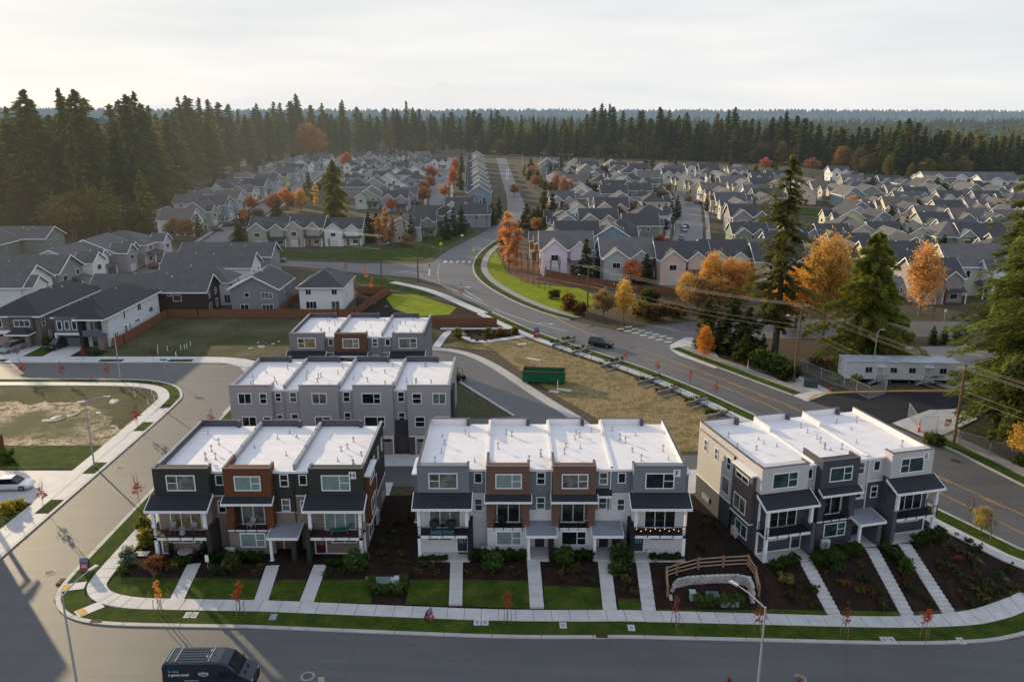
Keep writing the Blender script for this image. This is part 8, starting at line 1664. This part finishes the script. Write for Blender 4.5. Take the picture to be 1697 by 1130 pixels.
mb = MB(); mb.box(-L_/2-0.06, L_/2+0.06, -W_2/2-0.08, -W_2/2+0.1, H2, H2+0.1); mb.box(-L_/2-0.06, L_/2+0.06, W_2/2-0.1, W_2/2+0.08, H2, H2+0.1); mb.box(-L_/2-0.06, -L_/2+0.1, -W_2/2+0.1, W_2/2-0.1, H2, H2+0.1); mb.box(L_/2-0.1, L_/2+0.06, -W_2/2+0.1, W_2/2-0.1, H2, H2+0.1); mb.build('rim', plain('rust_rim', (0.11, 0.06, 0.04), 0.8, 0.4), t)
for k in range(9): x = -L_/2+0.35+k*(L_-0.7)/8; mb = MB(); mb.box(x-0.06, x+0.06, -W_2/2-0.1, -W_2/2, 0.15, H2); mb.build('rib', plain('dumpster_rib', (0.012, 0.12, 0.05), 0.6), t)
# site trailer
TW = plain('trailer_white', (0.62, 0.63, 0.64), 0.6, 0.06, 0.6); t = thing('site_trailer', 'long white site office trailer with doors and steps behind the wire fence', 'trailer', Vector((62.6, 125.2, 0)), R(-3.5)); mb = MB(); LT = 17.6; mb.box(-LT/2, LT/2, -1.8, 1.8, 0.75, 3.55); mb.build('body', TW, t)
mb = MB(); mb.box(-LT/2-0.12, LT/2+0.12, -1.92, 1.92, 3.55, 3.68); mb.build('roof', plain('trailer_roof', (0.40, 0.44, 0.48), 0.5, 0.15, 0.5), t); mb = MB(); mb.box(-LT/2+0.3, LT/2-0.3, -1.6, 1.6, 0.4, 0.75); mb.build('chassis', M_BLACKM, t)
for x in (-5.2, -1.3, 1.6, 6.4): window(t, 'front', x, -1.8, 1.9, 0.95, 0.8, 'split', M_GLASS, 0.06, M_CAPG)
for x in (-3.4, 4.0):
    door(t, 'front', x, -1.8, 0.8, plain('trailer_door', (0.55, 0.55, 0.56), 0.6), 0.95, 2.1, False); mb = MB(); mb.box(x-0.9, x+0.9, -3.0, -1.82, 0.62, 0.74); 
    for k in range(3): mb.box(x-2.0-k*0.35+0.75, x-1.66-k*0.35+0.75, -2.9, -1.9, 0.5-k*0.17, 0.56-k*0.17)
    mb.build('steps', M_GALV, t); mb = MB(); mb.box(x-0.7, x+0.7, -2.6, -1.82, 3.0, 3.06); mb.build('awning', TW, t)
    railing(t, [(x-0.9, -3.0), (x+0.9, -3.0)], 0.72, 0.95, 0.9)
put_text('ABBOTT', 0.55, plain('trailer_text', (0.12, 0.13, 0.15), 0.6), t, (5.7, -1.86, 1.35)); put_text('A', 0.9, plain('trailer_logo', (0.40, 0.12, 0.10), 0.6), t, (-LT/2-0.01, 0.9, 2.9), 'left')
for i in range(6): mb = MB(); x = -LT/2+1.2+i*3.05; mb.tube((x, -1.4, -0.05), (x, -1.4, 0.4), 0.12, None, 6); mb.build('support', M_GALV, t)
def cabinet(p, rz, sz, col, label, lid=True, name='utility_box'):
    t = thing(name, label, 'utility box', p, rz); a, b, h = sz; mb = MB(); mb.box(-a/2, a/2, -b/2, b/2, -0.6, h*0.85); mb.build('housing', plain('cab_%d' % (sum(int(c*1000) for c in col)), col, 0.5, 0.06), t); mb = MB(); mb.prism([(-b/2-0.04, h*0.85), (b/2+0.04, h*0.85), (b/2+0.04, h), (-b/2-0.04, h*0.93)], lambda q: (-a/2-0.04, q[0], q[1]), lambda q: (a/2+0.04, q[0], q[1])); mb.build('lid', plain('cab_%d' % (sum(int(c*1000) for c in col)), col, 0.5), t); mb = MB(); mb.box(-0.02, 0.02, -b/2-0.02, -b/2, 0.1, h*0.8); mb.build('door_seam', M_BLACKM, t)
G2 = (0.10, 0.17, 0.15)
cabinet(P(1343, 641), R(-15), (2.0, 1.4, 1.3), (0.035, 0.07, 0.06), 'dark green transformer box inside the trailer fence'); cabinet(P(636, 975), 0, (1.1, 0.9, 0.9), G2, 'grey green utility box in the hedge between the blocks')
cabinet(P(638, 963), 0, (1.8, 0.9, 0.18), (0.42, 0.41, 0.40), 'pale concrete pad behind the utility box between the blocks', name='concrete_pad'); cabinet(P(658, 971), 0, (0.42, 0.5, 0.95), (0.42, 0.47, 0.44), 'narrow pale utility pedestal beside the grey green box'); cabinet(P(611, 959), 0, (0.5, 0.4, 0.15), G2, 'small green ground box on the lawn left of the hedge')
cabinet(P(1147, 993), 0, (0.5, 0.5, 0.9), (0.25, 0.38, 0.34), 'small mint green pedestal inside the block retaining wall'); cabinet(P(1180, 996), 0, (1.1, 0.8, 0.8), (0.06, 0.11, 0.10), 'dark green utility box inside the block retaining wall'); cabinet(P(1207, 1000), R(5), (1.7, 0.9, 0.45), (0.32, 0.35, 0.36), 'flat grey utility vault inside the block retaining wall')
cabinet(P(235, 919), 0, (1.3, 0.8, 0.15), (0.50, 0.46, 0.42), 'pale square vault lid in the bed beside the olive block', name='vault_lid'); cabinet(P(19, 830), 0, (0.9, 0.7, 0.3), (0.5, 0.5, 0.48), 'white utility lid in the bed at the left edge')
for i, (px, py, lab) in enumerate([(312, 1021, 'left one of the meter lids in the sunlit verge'), (322, 1021, 'right one of the meter lids in the sunlit verge'), (453, 1024, 'dark meter lid in the verge in front of the olive block walk'), (791, 1033, 'left of the pair of pale meter lids in the verge'), (804, 1033, 'right of the pair of pale meter lids in the verge'), (933, 1038, 'pale meter lid in the verge near the storm drain'), (1046, 1042, 'pale meter lid in the verge below the fourth walk'), (1465, 1062, 'left of the meter lid pair in the verge at right'), (1477, 1062, 'right of the meter lid pair in the verge at right'), (1592, 1063, 'single meter lid in the verge at far right')]):
    mb = MB(); mb.box(-0.3, 0.3, -0.42, 0.42, 0, 0.155, 0); mb.box(-0.15, 0.15, -0.25, 0.25, 0.155, 0.162, 1); mb.build('meter_lid', [M_CAPG if i == 2 else GM_CONC, M_CAPG], None, P(px, py), label=lab, cat='meter lid', group='meter lids in the verge')
for i, (px, py) in enumerate([(620, 840)]): pass
ac_unit(P(626, 868)+Vector((0, 0, 0.6)), R(90), 'white heat pump hanging low on the right side of the olive block'); ac_unit(Vector((22.9, 74.8, 0.1)), R(104), 'white heat pump on the sunlit left side of the slate block'); ac_unit(P(1366, 912)+Vector((0, 0, 0.25)), R(14), 'white heat pump before the ground window of the slate block')
ac_unit(P(806, 921), 0, 'pale heat pump before the first brown bay behind the hedge'); ac_unit(P(929, 920), 0, 'pale heat pump before the second brown bay behind the hedge'); ac_unit(P(382, 922), 0, 'pale heat pump before the wood bay of the olive block')
# ------------------------------------------------------------------ signs, hydrants, small stuff
def aframe(p, rz, label, tops, txt, h=1.1, w_=0.62):
    t = thing('a_frame_sign', label, 'sign', p+Vector((0, 0, 0.1)), rz); mb = MB()
    for s in (-1, 1): mb.prism([(s*0.32, 0.05), (s*0.02, h), (s*0.05, h), (s*0.35, 0.05)], lambda q: (-w_/2, q[0], q[1]), lambda q: (w_/2, q[0], q[1]), 0)
    mb.build('board', plain('sign_maroon', (0.28, 0.06, 0.07), 0.6), t); mb = MB(); mb.prism([(-0.13, h*0.72), (-0.035, h), (-0.025, h), (-0.12, h*0.72)], lambda q: (-w_/2-0.005, q[0]-0.03, q[1]), lambda q: (w_/2+0.005, q[0]-0.03, q[1])); mb.build('top_panel', plain('sign_blue', (0.10, 0.18, 0.30), 0.6), t)
    o = put_text(txt, 0.17, M_WHITE, t, (0, -0.27, h*0.42)); o.rotation_euler = (R(90-17), 0, 0)
aframe(P(142, 945), R(10), 'maroon and blue a frame sign on the verge at the street corner', 1, 'OPEN\nHOME', 1.25, 0.75); aframe(P(711, 1027), R(60), 'small red and white a frame sign on the shaded verge', 1, 'OPEN', 0.95); aframe(P(889, 560), R(15), 'white and red real estate sign by the main road path', 1, 'NOW\nSELLING', 2.0, 1.0)
def post_sign(p, h, rz, shape, col, sz, label, txt=None, cat='sign', tcol=None):
    t = thing('road_sign', label, cat, p, rz); mb = MB(); mb.tube((0, 0, 0), (0, 0, h), 0.04, None, 6); mb.build('post', M_GALV, t); mb = MB(); w_, hh = sz
    if shape == 'diamond': pts = [(0, -hh/2), (w_/2, 0), (0, hh/2), (-w_/2, 0)]
    elif shape == 'penta': pts = [(-w_/2, -hh/2), (w_/2, -hh/2), (w_/2, 0.05), (0, hh/2), (-w_/2, 0.05)]
    elif shape == 'oct': pts = [(w_/2*math.cos(k*math.pi/4+math.pi/8), w_/2*math.sin(k*math.pi/4+math.pi/8)) for k in range(8)]
    else: pts = [(-w_/2, -hh/2), (w_/2, -hh/2), (w_/2, hh/2), (-w_/2, hh/2)]
    mb.prism(pts, lambda q: (q[0], -0.06, h+q[1]-hh*0.3), lambda q: (q[0], -0.04, h+q[1]-hh*0.3)); o = mb.build('panel', col, t)
    if txt: put_text(txt, hh*0.5, tcol or M_WHITE, o, (0, -0.07, h-hh*0.3))
YEL = plain('sign_yellow', (0.75, 0.62, 0.03), 0.5, 0.05); SGR = plain('sign_green', (0.02, 0.22, 0.12), 0.5); SRD = plain('sign_red', (0.5, 0.02, 0.03), 0.5)
post_sign(P(731, 419), 3.2, 0, 'penta', YEL, (1.0, 1.0), 'yellow school crossing sign left of the crosswalk'); post_sign(P(785, 430), 3.2, 0, 'penta', YEL, (1.0, 1.0), 'yellow school crossing sign right of the crosswalk'); post_sign(P(787, 436), 2.6, 0, 'rect', SGR, (1.1, 0.25), 'green street name sign at the crosswalk'); post_sign(P(275, 626), 3.2, R(-10), 'rect', SGR, (1.4, 0.28), 'green street name sign at the side street bend')
post_sign(P(766, 402), 2.6, 0, 'rect', M_WHITE, (0.9, 0.6), 'white road sign on the lawn above the bend'); post_sign(P(1043, 536), 3.6, 0, 'oct', M_WHITE, (0.9, 0.9), 'round topped white sign seen from behind at the side road corner'); post_sign(P(712, 452), 2.2, 0, 'rect', SRD, (0.35, 0.7), 'small red sign on the painted island of the junction'); post_sign(P(980, 560), 2.4, R(20), 'rect', SGR, (1.0, 0.25), 'green street name sign behind the driving off road vehicle'); post_sign(P(462, 430), 2.6, 0, 'rect', M_WHITE, (0.6, 0.8), 'white sign on the cross street verge'); post_sign(P(258, 410), 2.4, 0, 'diamond', YEL, (0.7, 0.7), 'small yellow diamond sign at the end of the cross street'); post_sign(P(338, 405), 2.6, 0, 'oct', M_CAPG, (0.75, 0.75), 'grey backed round sign at the left road corner'); post_sign(P(1564, 535), 2.8, 0, 'rect', M_WHITE, (0.5, 0.7), 'white sign along the far side road'); post_sign(Vector((-13.6, 49, 0)), 3.2, 0, 'rect', plain('sign_cream', (0.5, 0.46, 0.36), 0.6), (0.45, 0.55), 'pale double sign top at the bottom edge of the street')
post_sign(P(345, 943), 1.4, 0, 'rect', M_WHITE, (0.35, 0.7), 'small white and blue yard sign at the left walk'); post_sign(P(1568, 718), 1.9, R(10), 'rect', plain('sign_orange', (0.6, 0.16, 0.05), 0.6), (1.0, 1.0), 'white and orange notice on the fence by the gate', 'STOP')
t = thing('traffic_signal', 'traffic signal mast with lights at the far end of the main road', 'traffic light', P(866, 275)); mb = MB(); mb.tube((0, 0, 0), (0, 0, 8), 0.18, 0.12, 8); mb.tube((0, 0, 7.4), (-9, 0, 7.9), 0.1, 0.07, 6); mb.build('mast', M_GALV, t)
for x, c in ((-8.5, (0.9, 0.05, 0.03)), (-5.2, (0.9, 0.05, 0.03))):
    mb = MB(); mb.box(x-0.25, x+0.25, -0.25, 0.1, 7.0, 8.3); o = mb.build('signal_head', M_BLACKM, t); m, nt, ou = new_mat('signal_red'); e = N(nt, 'ShaderNodeEmission'); e.inputs[0].default_value = (*c, 1); e.inputs[1].default_value = 2.5; nt.links.new(e.outputs[0], ou.inputs[0]); mb = MB(); mb.tube((x, -0.25, 8.0), (x, -0.32, 8.0), 0.2, None, 10); mb.build('red_light', m, o)
mb = MB(); mb.box(-3.9, -1.8, -0.08, -0.02, 7.3, 7.9); mb.build('street_name_panel', SGR, t)
def hydrant(p, col, label):
    t = thing('fire_hydrant', label, 'fire hydrant', p); m = plain('hydrant_%d' % int(col[0]*100+col[1]*10), col, 0.5); mb = MB(); mb.tube((0, 0, 0), (0, 0, 0.6), 0.14, 0.13, 10); mb.tube((0, 0, 0.6), (0, 0, 0.78), 0.16, 0.04, 10); mb.tube((-0.24, 0, 0.45), (0.24, 0, 0.45), 0.07, None, 8); mb.build('barrel', m, t)
hydrant(P(152, 629)+Vector((0, 0, 0.12)), (0.65, 0.15, 0.03), 'orange fire hydrant on the verge beside the far side street'); hydrant(P(1376, 649), (0.5, 0.06, 0.04), 'red fire hydrant near the yard entrance'); hydrant(P(884, 634), (0.3, 0.32, 0.33), 'grey hydrant at the near side of the dumpster')
t = thing('traffic_barrier', 'orange traffic cone post by the opened gate', 'barrier', P(1522, 716)); mb = MB(); mb.tube((0, 0, 0), (0, 0, 1.4), 0.18, 0.1, 10); mb.box(-0.3, 0.3, -0.3, 0.3, 0, 0.08); mb.build('body', plain('barrier_orange', (0.7, 0.09, 0.04), 0.6), t); mb = MB(); mb.tube((0, 0, 0.8), (0, 0, 1.0), 0.15, 0.135, 10); mb.build('band', M_WHITE, t)
mk = [(1239, 612, 'orange topped white marker post on the far verge of the main road'), (924, 647, 'orange marker stake near the dumpster')]
for px, py, lab in mk: t = thing('marker_post', lab, 'marker post', P(px, py)); mb = MB(); mb.tube((0, 0, 0), (0, 0, 1.5), 0.06, None, 6); mb.build('post', M_WHITE, t); mb = MB(); mb.tube((0, 0, 1.5), (0, 0, 1.8), 0.07, None, 6); mb.build('cap', plain('barrier_orange', (.7, .09, .04)), t)
for i, (px, py) in enumerate([(262, 580), (278, 582), (300, 580), (306, 579), (310, 578), (316, 574), (222, 645), (233, 646), (224, 658), (252, 655), (246, 672), (256, 664), (175, 700), (262, 588), (292, 592)]):
    mb = MB(); mb.tube((0, 0, 0), (0, 0, 1.0), 0.06, None, 5); mb.build('utility_stake', M_WHITE, None, P(px, py), label='white utility pipe stake standing in a vacant lot at the left', cat='stake', group='white stakes in the left vacant lots')
# rocks, plastic sheeting, planks
def chunk(name, p, s, mat, label, cat, seed, group=None, flat=0.3):
    g = random.Random(seed); bm = bmesh.new(); bmesh.ops.create_icosphere(bm, subdivisions=2, radius=1)
    for v in bm.verts: v.co *= g.uniform(0.75, 1.2); v.co = Vector((v.co.x*s, v.co.y*s*0.7, max(-0.2, v.co.z*s*flat)))
    me = bpy.data.meshes.new(name); bm.to_mesh(me); bm.free(); me.materials.append(mat); link(name, me, None, p, g.uniform(0, 3), label=label, cat=cat, group=group)
M_SHEET = plain('plastic_sheet', (0.42, 0.40, 0.37), 0.7, 0.25); M_ROCK = plain('grey_rock', (0.24, 0.22, 0.2), 0.9, 0.3, 1.2, bmp=.5); M_DSH = plain('dark_sheet', (0.05, 0.055, 0.065), 0.6, 0.3)
for i, (px, py, s) in enumerate([(434, 575, 1.6), (415, 578, 1.2), (452, 570, 1.0), (428, 568, 0.8), (462, 566, 0.8), (660, 512, 1.5), (640, 508, 1.1), (622, 503, 0.9), (650, 502, 0.8), (690, 513, 0.9)]): chunk('boulder', P(px, py), s*0.5, M_ROCK if i > 4 else M_BLOCK, 'pale broken concrete slab on the vacant grass lot' if i < 5 else 'grey boulder in the pond bed beside the bright lawn', 'rock', i, 'slabs on the grass lot' if i < 5 else 'boulders in the pond bed')
for i, (px, py, s, lab) in enumerate([(190, 665, 2.2, 'crumpled white plastic sheet on the sandy lot, largest'), (135, 666, 1.6, 'white plastic sheet on the sandy lot, left of the largest'), (208, 667, 0.9, 'small white plastic scrap right of the largest sheet'), (188, 706, 1.0, 'white scrap near the pipe stakes on the sandy lot'), (164, 684, 1.1, 'pale sheet standing by the dark tarp on the sandy lot')]): chunk('plastic_sheet', P(px, py), s*0.55, M_SHEET, lab, 'sheeting', 40+i, None, 0.12)
for i, (px, py, s, lab) in enumerate([(95, 694, 2.6, 'dark tarpaulin lying on the sandy lot'), (122, 688, 1.8, 'dark tarpaulin piece right of the larger one'), (78, 697, 1.5, 'dark tarpaulin piece left of the larger one')]): chunk('tarpaulin', P(px, py), s*0.6, M_DSH, lab, 'tarpaulin', 60+i, None, 0.12)
for i, (px, py, L2, rz, lab) in enumerate([(884, 596, 3.0, -0.5, 'pile of pale planks beside the dumpster'), (935, 647, 2.4, -0.5, 'white board lying in front of the dumpster'), (918, 650, 1.6, -0.4, 'short plank near the dumpster stake'), (865, 571, 1.8, 0.3, 'white scrap board at the top of the vacant lot')]):
    mb = MB(); [mb.box(-L2/2+k*0.05, L2/2, k*0.3-0.4, k*0.3-0.14, 0.02, 0.12+0.02*(k % 2)) for k in range(3)]; mb.build('plank_pile', plain('pale_plank', (0.52, 0.48, 0.42), 0.8, 0.15), None, P(px, py), rz, label=lab, cat='planks')
# ------------------------------------------------------------------ patio things
def chair(p, rz, mat, label, cush=None, group=None, h=0.95):
    t = thing('patio_chair', label, 'chair', p, rz, group); mb = MB(); mb.box(-0.3, 0.3, -0.3, 0.3, 0.38, 0.46); mb.build('seat', cush or mat, t); mb = MB(); mb.prism([(0.24, 0.44), (0.32, 0.44), (0.42, h), (0.34, h)], lambda q: (-0.3, q[0], q[1]), lambda q: (0.3, q[0], q[1])); mb.build('backrest', cush or mat, t)
    for x in (-0.27, 0.27):
        for y in (-0.27, 0.27): mb = MB(); mb.tube((x, y, 0), (x, y, 0.4), 0.025, None, 5); mb.build('leg', mat, t)
        mb = MB(); mb.box(x-0.03, x+0.03, -0.28, 0.3, 0.6, 0.64); mb.build('armrest', mat, t)
Hb = Vector((-34.6, 71.35, -0.12)); Fo = Vector((-9.15, 71.35, 0.1)); GRY = plain('cushion_grey', (0.30, 0.31, 0.33), 0.9, 0.08, 6); GRL = plain('cushion_pale', (0.45, 0.45, 0.46), 0.9, 0.08, 6); WICK = plain('wicker', (0.25, 0.2, 0.16), 0.9, 0.3, 12)
chair(Hb+Vector((1.55, -0.45, 2.76)), R(15), WICK, 'grey cushioned armchair on the left balcony of the olive block, left one', GRY); chair(Hb+Vector((3.5, -0.45, 2.76)), R(-15), WICK, 'grey cushioned armchair on the left balcony of the olive block, right one', GRY)
t = thing('fire_table', 'round pale table between the two balcony armchairs', 'table', Hb+Vector((2.55, -0.8, 2.76))); mb = MB(); mb.tube((0, 0, 0), (0, 0, 0.5), 0.3, 0.28, 14); mb.build('base', GRL, t); mb = MB(); mb.tube((0, 0, 0.5), (0, 0, 0.56), 0.36, None, 16); mb.build('top', GM_CONC, t)
t = thing('patio_table', 'round stone patio table on the left ground patio of the olive block', 'table', Hb+Vector((2.6, -0.75, 0.11))); mb = MB(); mb.tube((0, 0, 0), (0, 0, 0.7), 0.28, 0.2, 12); mb.build('pedestal', WICK, t); mb = MB(); mb.tube((0, 0, 0.7), (0, 0, 0.77), 0.72, None, 24); mb.build('tabletop', plain('stone_top', (0.38, 0.33, 0.28), 0.7), t)
chair(Hb+Vector((1.5, -0.8, 0.11)), R(100), M_BLACKM, 'black patio chair left of the round stone table'); chair(Hb+Vector((3.7, -0.8, 0.11)), R(-100), M_BLACKM, 'black patio chair right of the round stone table')
for i, (x, lab) in enumerate([(1.05, 'tall black planter with foliage left of the patio window'), (4.25, 'tall black planter with foliage right of the patio window')]):
    t = thing('planter', lab, 'planter', Hb+Vector((x, -0.3, 0.11))); mb = MB(); mb.tube((0, 0, 0), (0, 0, 0.95), 0.2, 0.27, 4); mb.build('pot', M_BLACKM, t); o = link('foliage', BUSH[2], t, (0, 0, 0.85), color=(0.05, 0.1, 0.03), scale=0.9)
chair(Hb+Vector((8.9, 0.4, 2.76)), R(-30), GRL, 'white swivel armchair on the middle wood balcony', GRL); 
t = thing('lounger', 'teal and brown lounge chair on the right balcony of the olive block', 'lounger', Hb+Vector((18.0, -0.55, 2.76)), R(10)); mb = MB(); mb.box(-1.1, 0.4, -0.3, 0.3, 0.28, 0.38); mb.prism([(0.4, 0.3), (1.0, 0.75), (0.95, 0.83), (0.35, 0.4)], lambda q: (q[0], -0.3, q[1]), lambda q: (q[0], 0.3, q[1])); mb.build('cushion', plain('teal_fabric', (0.04, 0.15, 0.15), 0.9), t); mb = MB(); mb.box(-1.0, -0.9, -0.28, 0.28, 0, 0.28); mb.box(0.5, 0.6, -0.28, 0.28, 0, 0.3); mb.build('frame', WICK, t)
for x, lab in ((1.55, 'black round papasan chair on the white block balcony, left one'), (3.2, 'black round papasan chair on the white block balcony, right one')):
    t = thing('papasan_chair', lab, 'chair', Fo+Vector((x, -0.4, 2.76))); mb = MB()
    mb.prism([(0.48*math.cos(k*0.393), 0.48*math.sin(k*0.393)) for k in range(16)], lambda q: (q[0]*0.8, -0.1+q[1]*0.25, 0.6+q[1]*0.7), lambda q: (q[0], 0.08+q[1]*0.3, 0.62+q[1]*0.85)); mb.build('seat', M_BLACKM, t); mb = MB(); mb.tube((0, 0, 0), (0, 0, 0.4), 0.28, 0.1, 10); mb.build('base', M_BLACKM, t)
t = thing('side_table', 'small black table with a bottle between the papasan chairs', 'table', Fo+Vector((2.4, -0.45, 2.76))); mb = MB(); mb.tube((0, 0, 0), (0, 0, 0.5), 0.05, None, 6); mb.build('leg', M_BLACKM, t); mb = MB(); mb.tube((0, 0, 0.5), (0, 0, 0.54), 0.28, None, 14); mb.build('top', M_BLACKM, t)
mb = MB(); mb.box(-1.15, 1.15, -0.45, 0.45, 0, 0.02); mb.build('rug', ground_mat('blue_rug', [(0.3, (0.06, 0.20, 0.27)), (0.7, (0.12, 0.28, 0.34))], 3.0), None, Fo+Vector((2.35, -0.85, 2.765)), label='light blue patterned rug on the left balcony of the white block', cat='rug')
chair(Fo+Vector((8.2, 0.45, 2.76)), R(20), M_BLACKM, 'dark armchair in the shade of the first brown bay balcony')
m, nt, ou = new_mat('string_bulb'); e = N(nt, 'ShaderNodeEmission'); e.inputs[0].default_value = (1.0, 0.55, 0.25, 1); e.inputs[1].default_value = 3.0; nt.links.new(e.outputs[0], ou.inputs[0])
t = thing('string_lights', 'string of small warm bulbs hung along the right balcony railing of the white block', 'string lights', Fo+Vector((21.1, -1.56, 3.6))); pts = [Vector((k*0.45, 0, -0.12-0.18*(k % 2)-0.04*math.sin(k))) for k in range(11)]+[Vector((4.55, 0, 0.3+0.3*k)) for k in range(4)]; mb = MB(); mb.path(pts, 0.008, 3); mb.build('cable', M_BLACKM, t)
for p_ in pts: mb = MB(); mb.prism([(0.035*math.cos(k*1.05), 0.035*math.sin(k*1.05)) for k in range(6)], lambda q: (p_.x+q[0], p_.y-0.03, p_.z+q[1]), lambda q: (p_.x+q[0], p_.y+0.03, p_.z+q[1])); mb.build('bulb', m, t)
for x, y, lab, b in ((4.3, -0.15, 'brown doormat at the left door of the white block', Fo), (16.0, -0.5, 'tan doormat at the dark red door of the olive block', Hb), (4.5, -0.4, 'black doormat on the left patio of the olive block', Hb)):
    mb = MB(); mb.box(-0.4, 0.4, -0.25, 0.25, 0.0, 0.03); mb.build('doormat', plain('mat_%d' % int(x*10), (0.18, 0.08, 0.03) if b is not Hb or x > 5 else (0.02, 0.02, 0.02), 0.95), None, b+Vector((x, y, 0.112)), label=lab, cat='doormat')
mb = MB(); mb.box(-0.25, 0.25, -0.2, 0.2, 0, 0.4); mb.build('storage_box', M_WHITE, None, Fo+Vector((22.7, -0.35, 0.112)), label='white box standing on the right patio of the white block', cat='box')
t = thing('flower_pot', 'hanging yellow flower pot on the second brown bay balcony', 'flower pot', Fo+Vector((16.4, -0.15, 3.4))); mb = MB(); mb.tube((0, 0, 0), (0, 0, 0.18), 0.09, 0.13, 8); mb.build('pot', M_BLACKM, t); link('flowers', BUSH[3], t, (0, 0, 0.12), color=(0.5, 0.3, 0.03), scale=0.5)
t = thing('gas_meter_cluster', 'row of white meters and pipes low on the sunlit side of the slate block', 'meters', Vector((21.4, 82.2, 0)), R(104))
for k in range(5): mb = MB(); x = -0.9+k*0.42; mb.tube((x, 0.1, 0), (x, 0.1, 0.9), 0.035, None, 6); mb.tube((x, 0.1, 0.95), (x, -0.12, 0.95), 0.14, None, 10); mb.build('meter', M_WHITE, t)
for i, (px, py, hd_) in enumerate([(282, 436, 1), (289, 434, 0)]): pass

# ------------------------------------------------------------------ painted haze: pale emission mixed into materials by distance, fixed in the world
ng = bpy.data.node_groups.new('painted_haze', 'ShaderNodeTree')
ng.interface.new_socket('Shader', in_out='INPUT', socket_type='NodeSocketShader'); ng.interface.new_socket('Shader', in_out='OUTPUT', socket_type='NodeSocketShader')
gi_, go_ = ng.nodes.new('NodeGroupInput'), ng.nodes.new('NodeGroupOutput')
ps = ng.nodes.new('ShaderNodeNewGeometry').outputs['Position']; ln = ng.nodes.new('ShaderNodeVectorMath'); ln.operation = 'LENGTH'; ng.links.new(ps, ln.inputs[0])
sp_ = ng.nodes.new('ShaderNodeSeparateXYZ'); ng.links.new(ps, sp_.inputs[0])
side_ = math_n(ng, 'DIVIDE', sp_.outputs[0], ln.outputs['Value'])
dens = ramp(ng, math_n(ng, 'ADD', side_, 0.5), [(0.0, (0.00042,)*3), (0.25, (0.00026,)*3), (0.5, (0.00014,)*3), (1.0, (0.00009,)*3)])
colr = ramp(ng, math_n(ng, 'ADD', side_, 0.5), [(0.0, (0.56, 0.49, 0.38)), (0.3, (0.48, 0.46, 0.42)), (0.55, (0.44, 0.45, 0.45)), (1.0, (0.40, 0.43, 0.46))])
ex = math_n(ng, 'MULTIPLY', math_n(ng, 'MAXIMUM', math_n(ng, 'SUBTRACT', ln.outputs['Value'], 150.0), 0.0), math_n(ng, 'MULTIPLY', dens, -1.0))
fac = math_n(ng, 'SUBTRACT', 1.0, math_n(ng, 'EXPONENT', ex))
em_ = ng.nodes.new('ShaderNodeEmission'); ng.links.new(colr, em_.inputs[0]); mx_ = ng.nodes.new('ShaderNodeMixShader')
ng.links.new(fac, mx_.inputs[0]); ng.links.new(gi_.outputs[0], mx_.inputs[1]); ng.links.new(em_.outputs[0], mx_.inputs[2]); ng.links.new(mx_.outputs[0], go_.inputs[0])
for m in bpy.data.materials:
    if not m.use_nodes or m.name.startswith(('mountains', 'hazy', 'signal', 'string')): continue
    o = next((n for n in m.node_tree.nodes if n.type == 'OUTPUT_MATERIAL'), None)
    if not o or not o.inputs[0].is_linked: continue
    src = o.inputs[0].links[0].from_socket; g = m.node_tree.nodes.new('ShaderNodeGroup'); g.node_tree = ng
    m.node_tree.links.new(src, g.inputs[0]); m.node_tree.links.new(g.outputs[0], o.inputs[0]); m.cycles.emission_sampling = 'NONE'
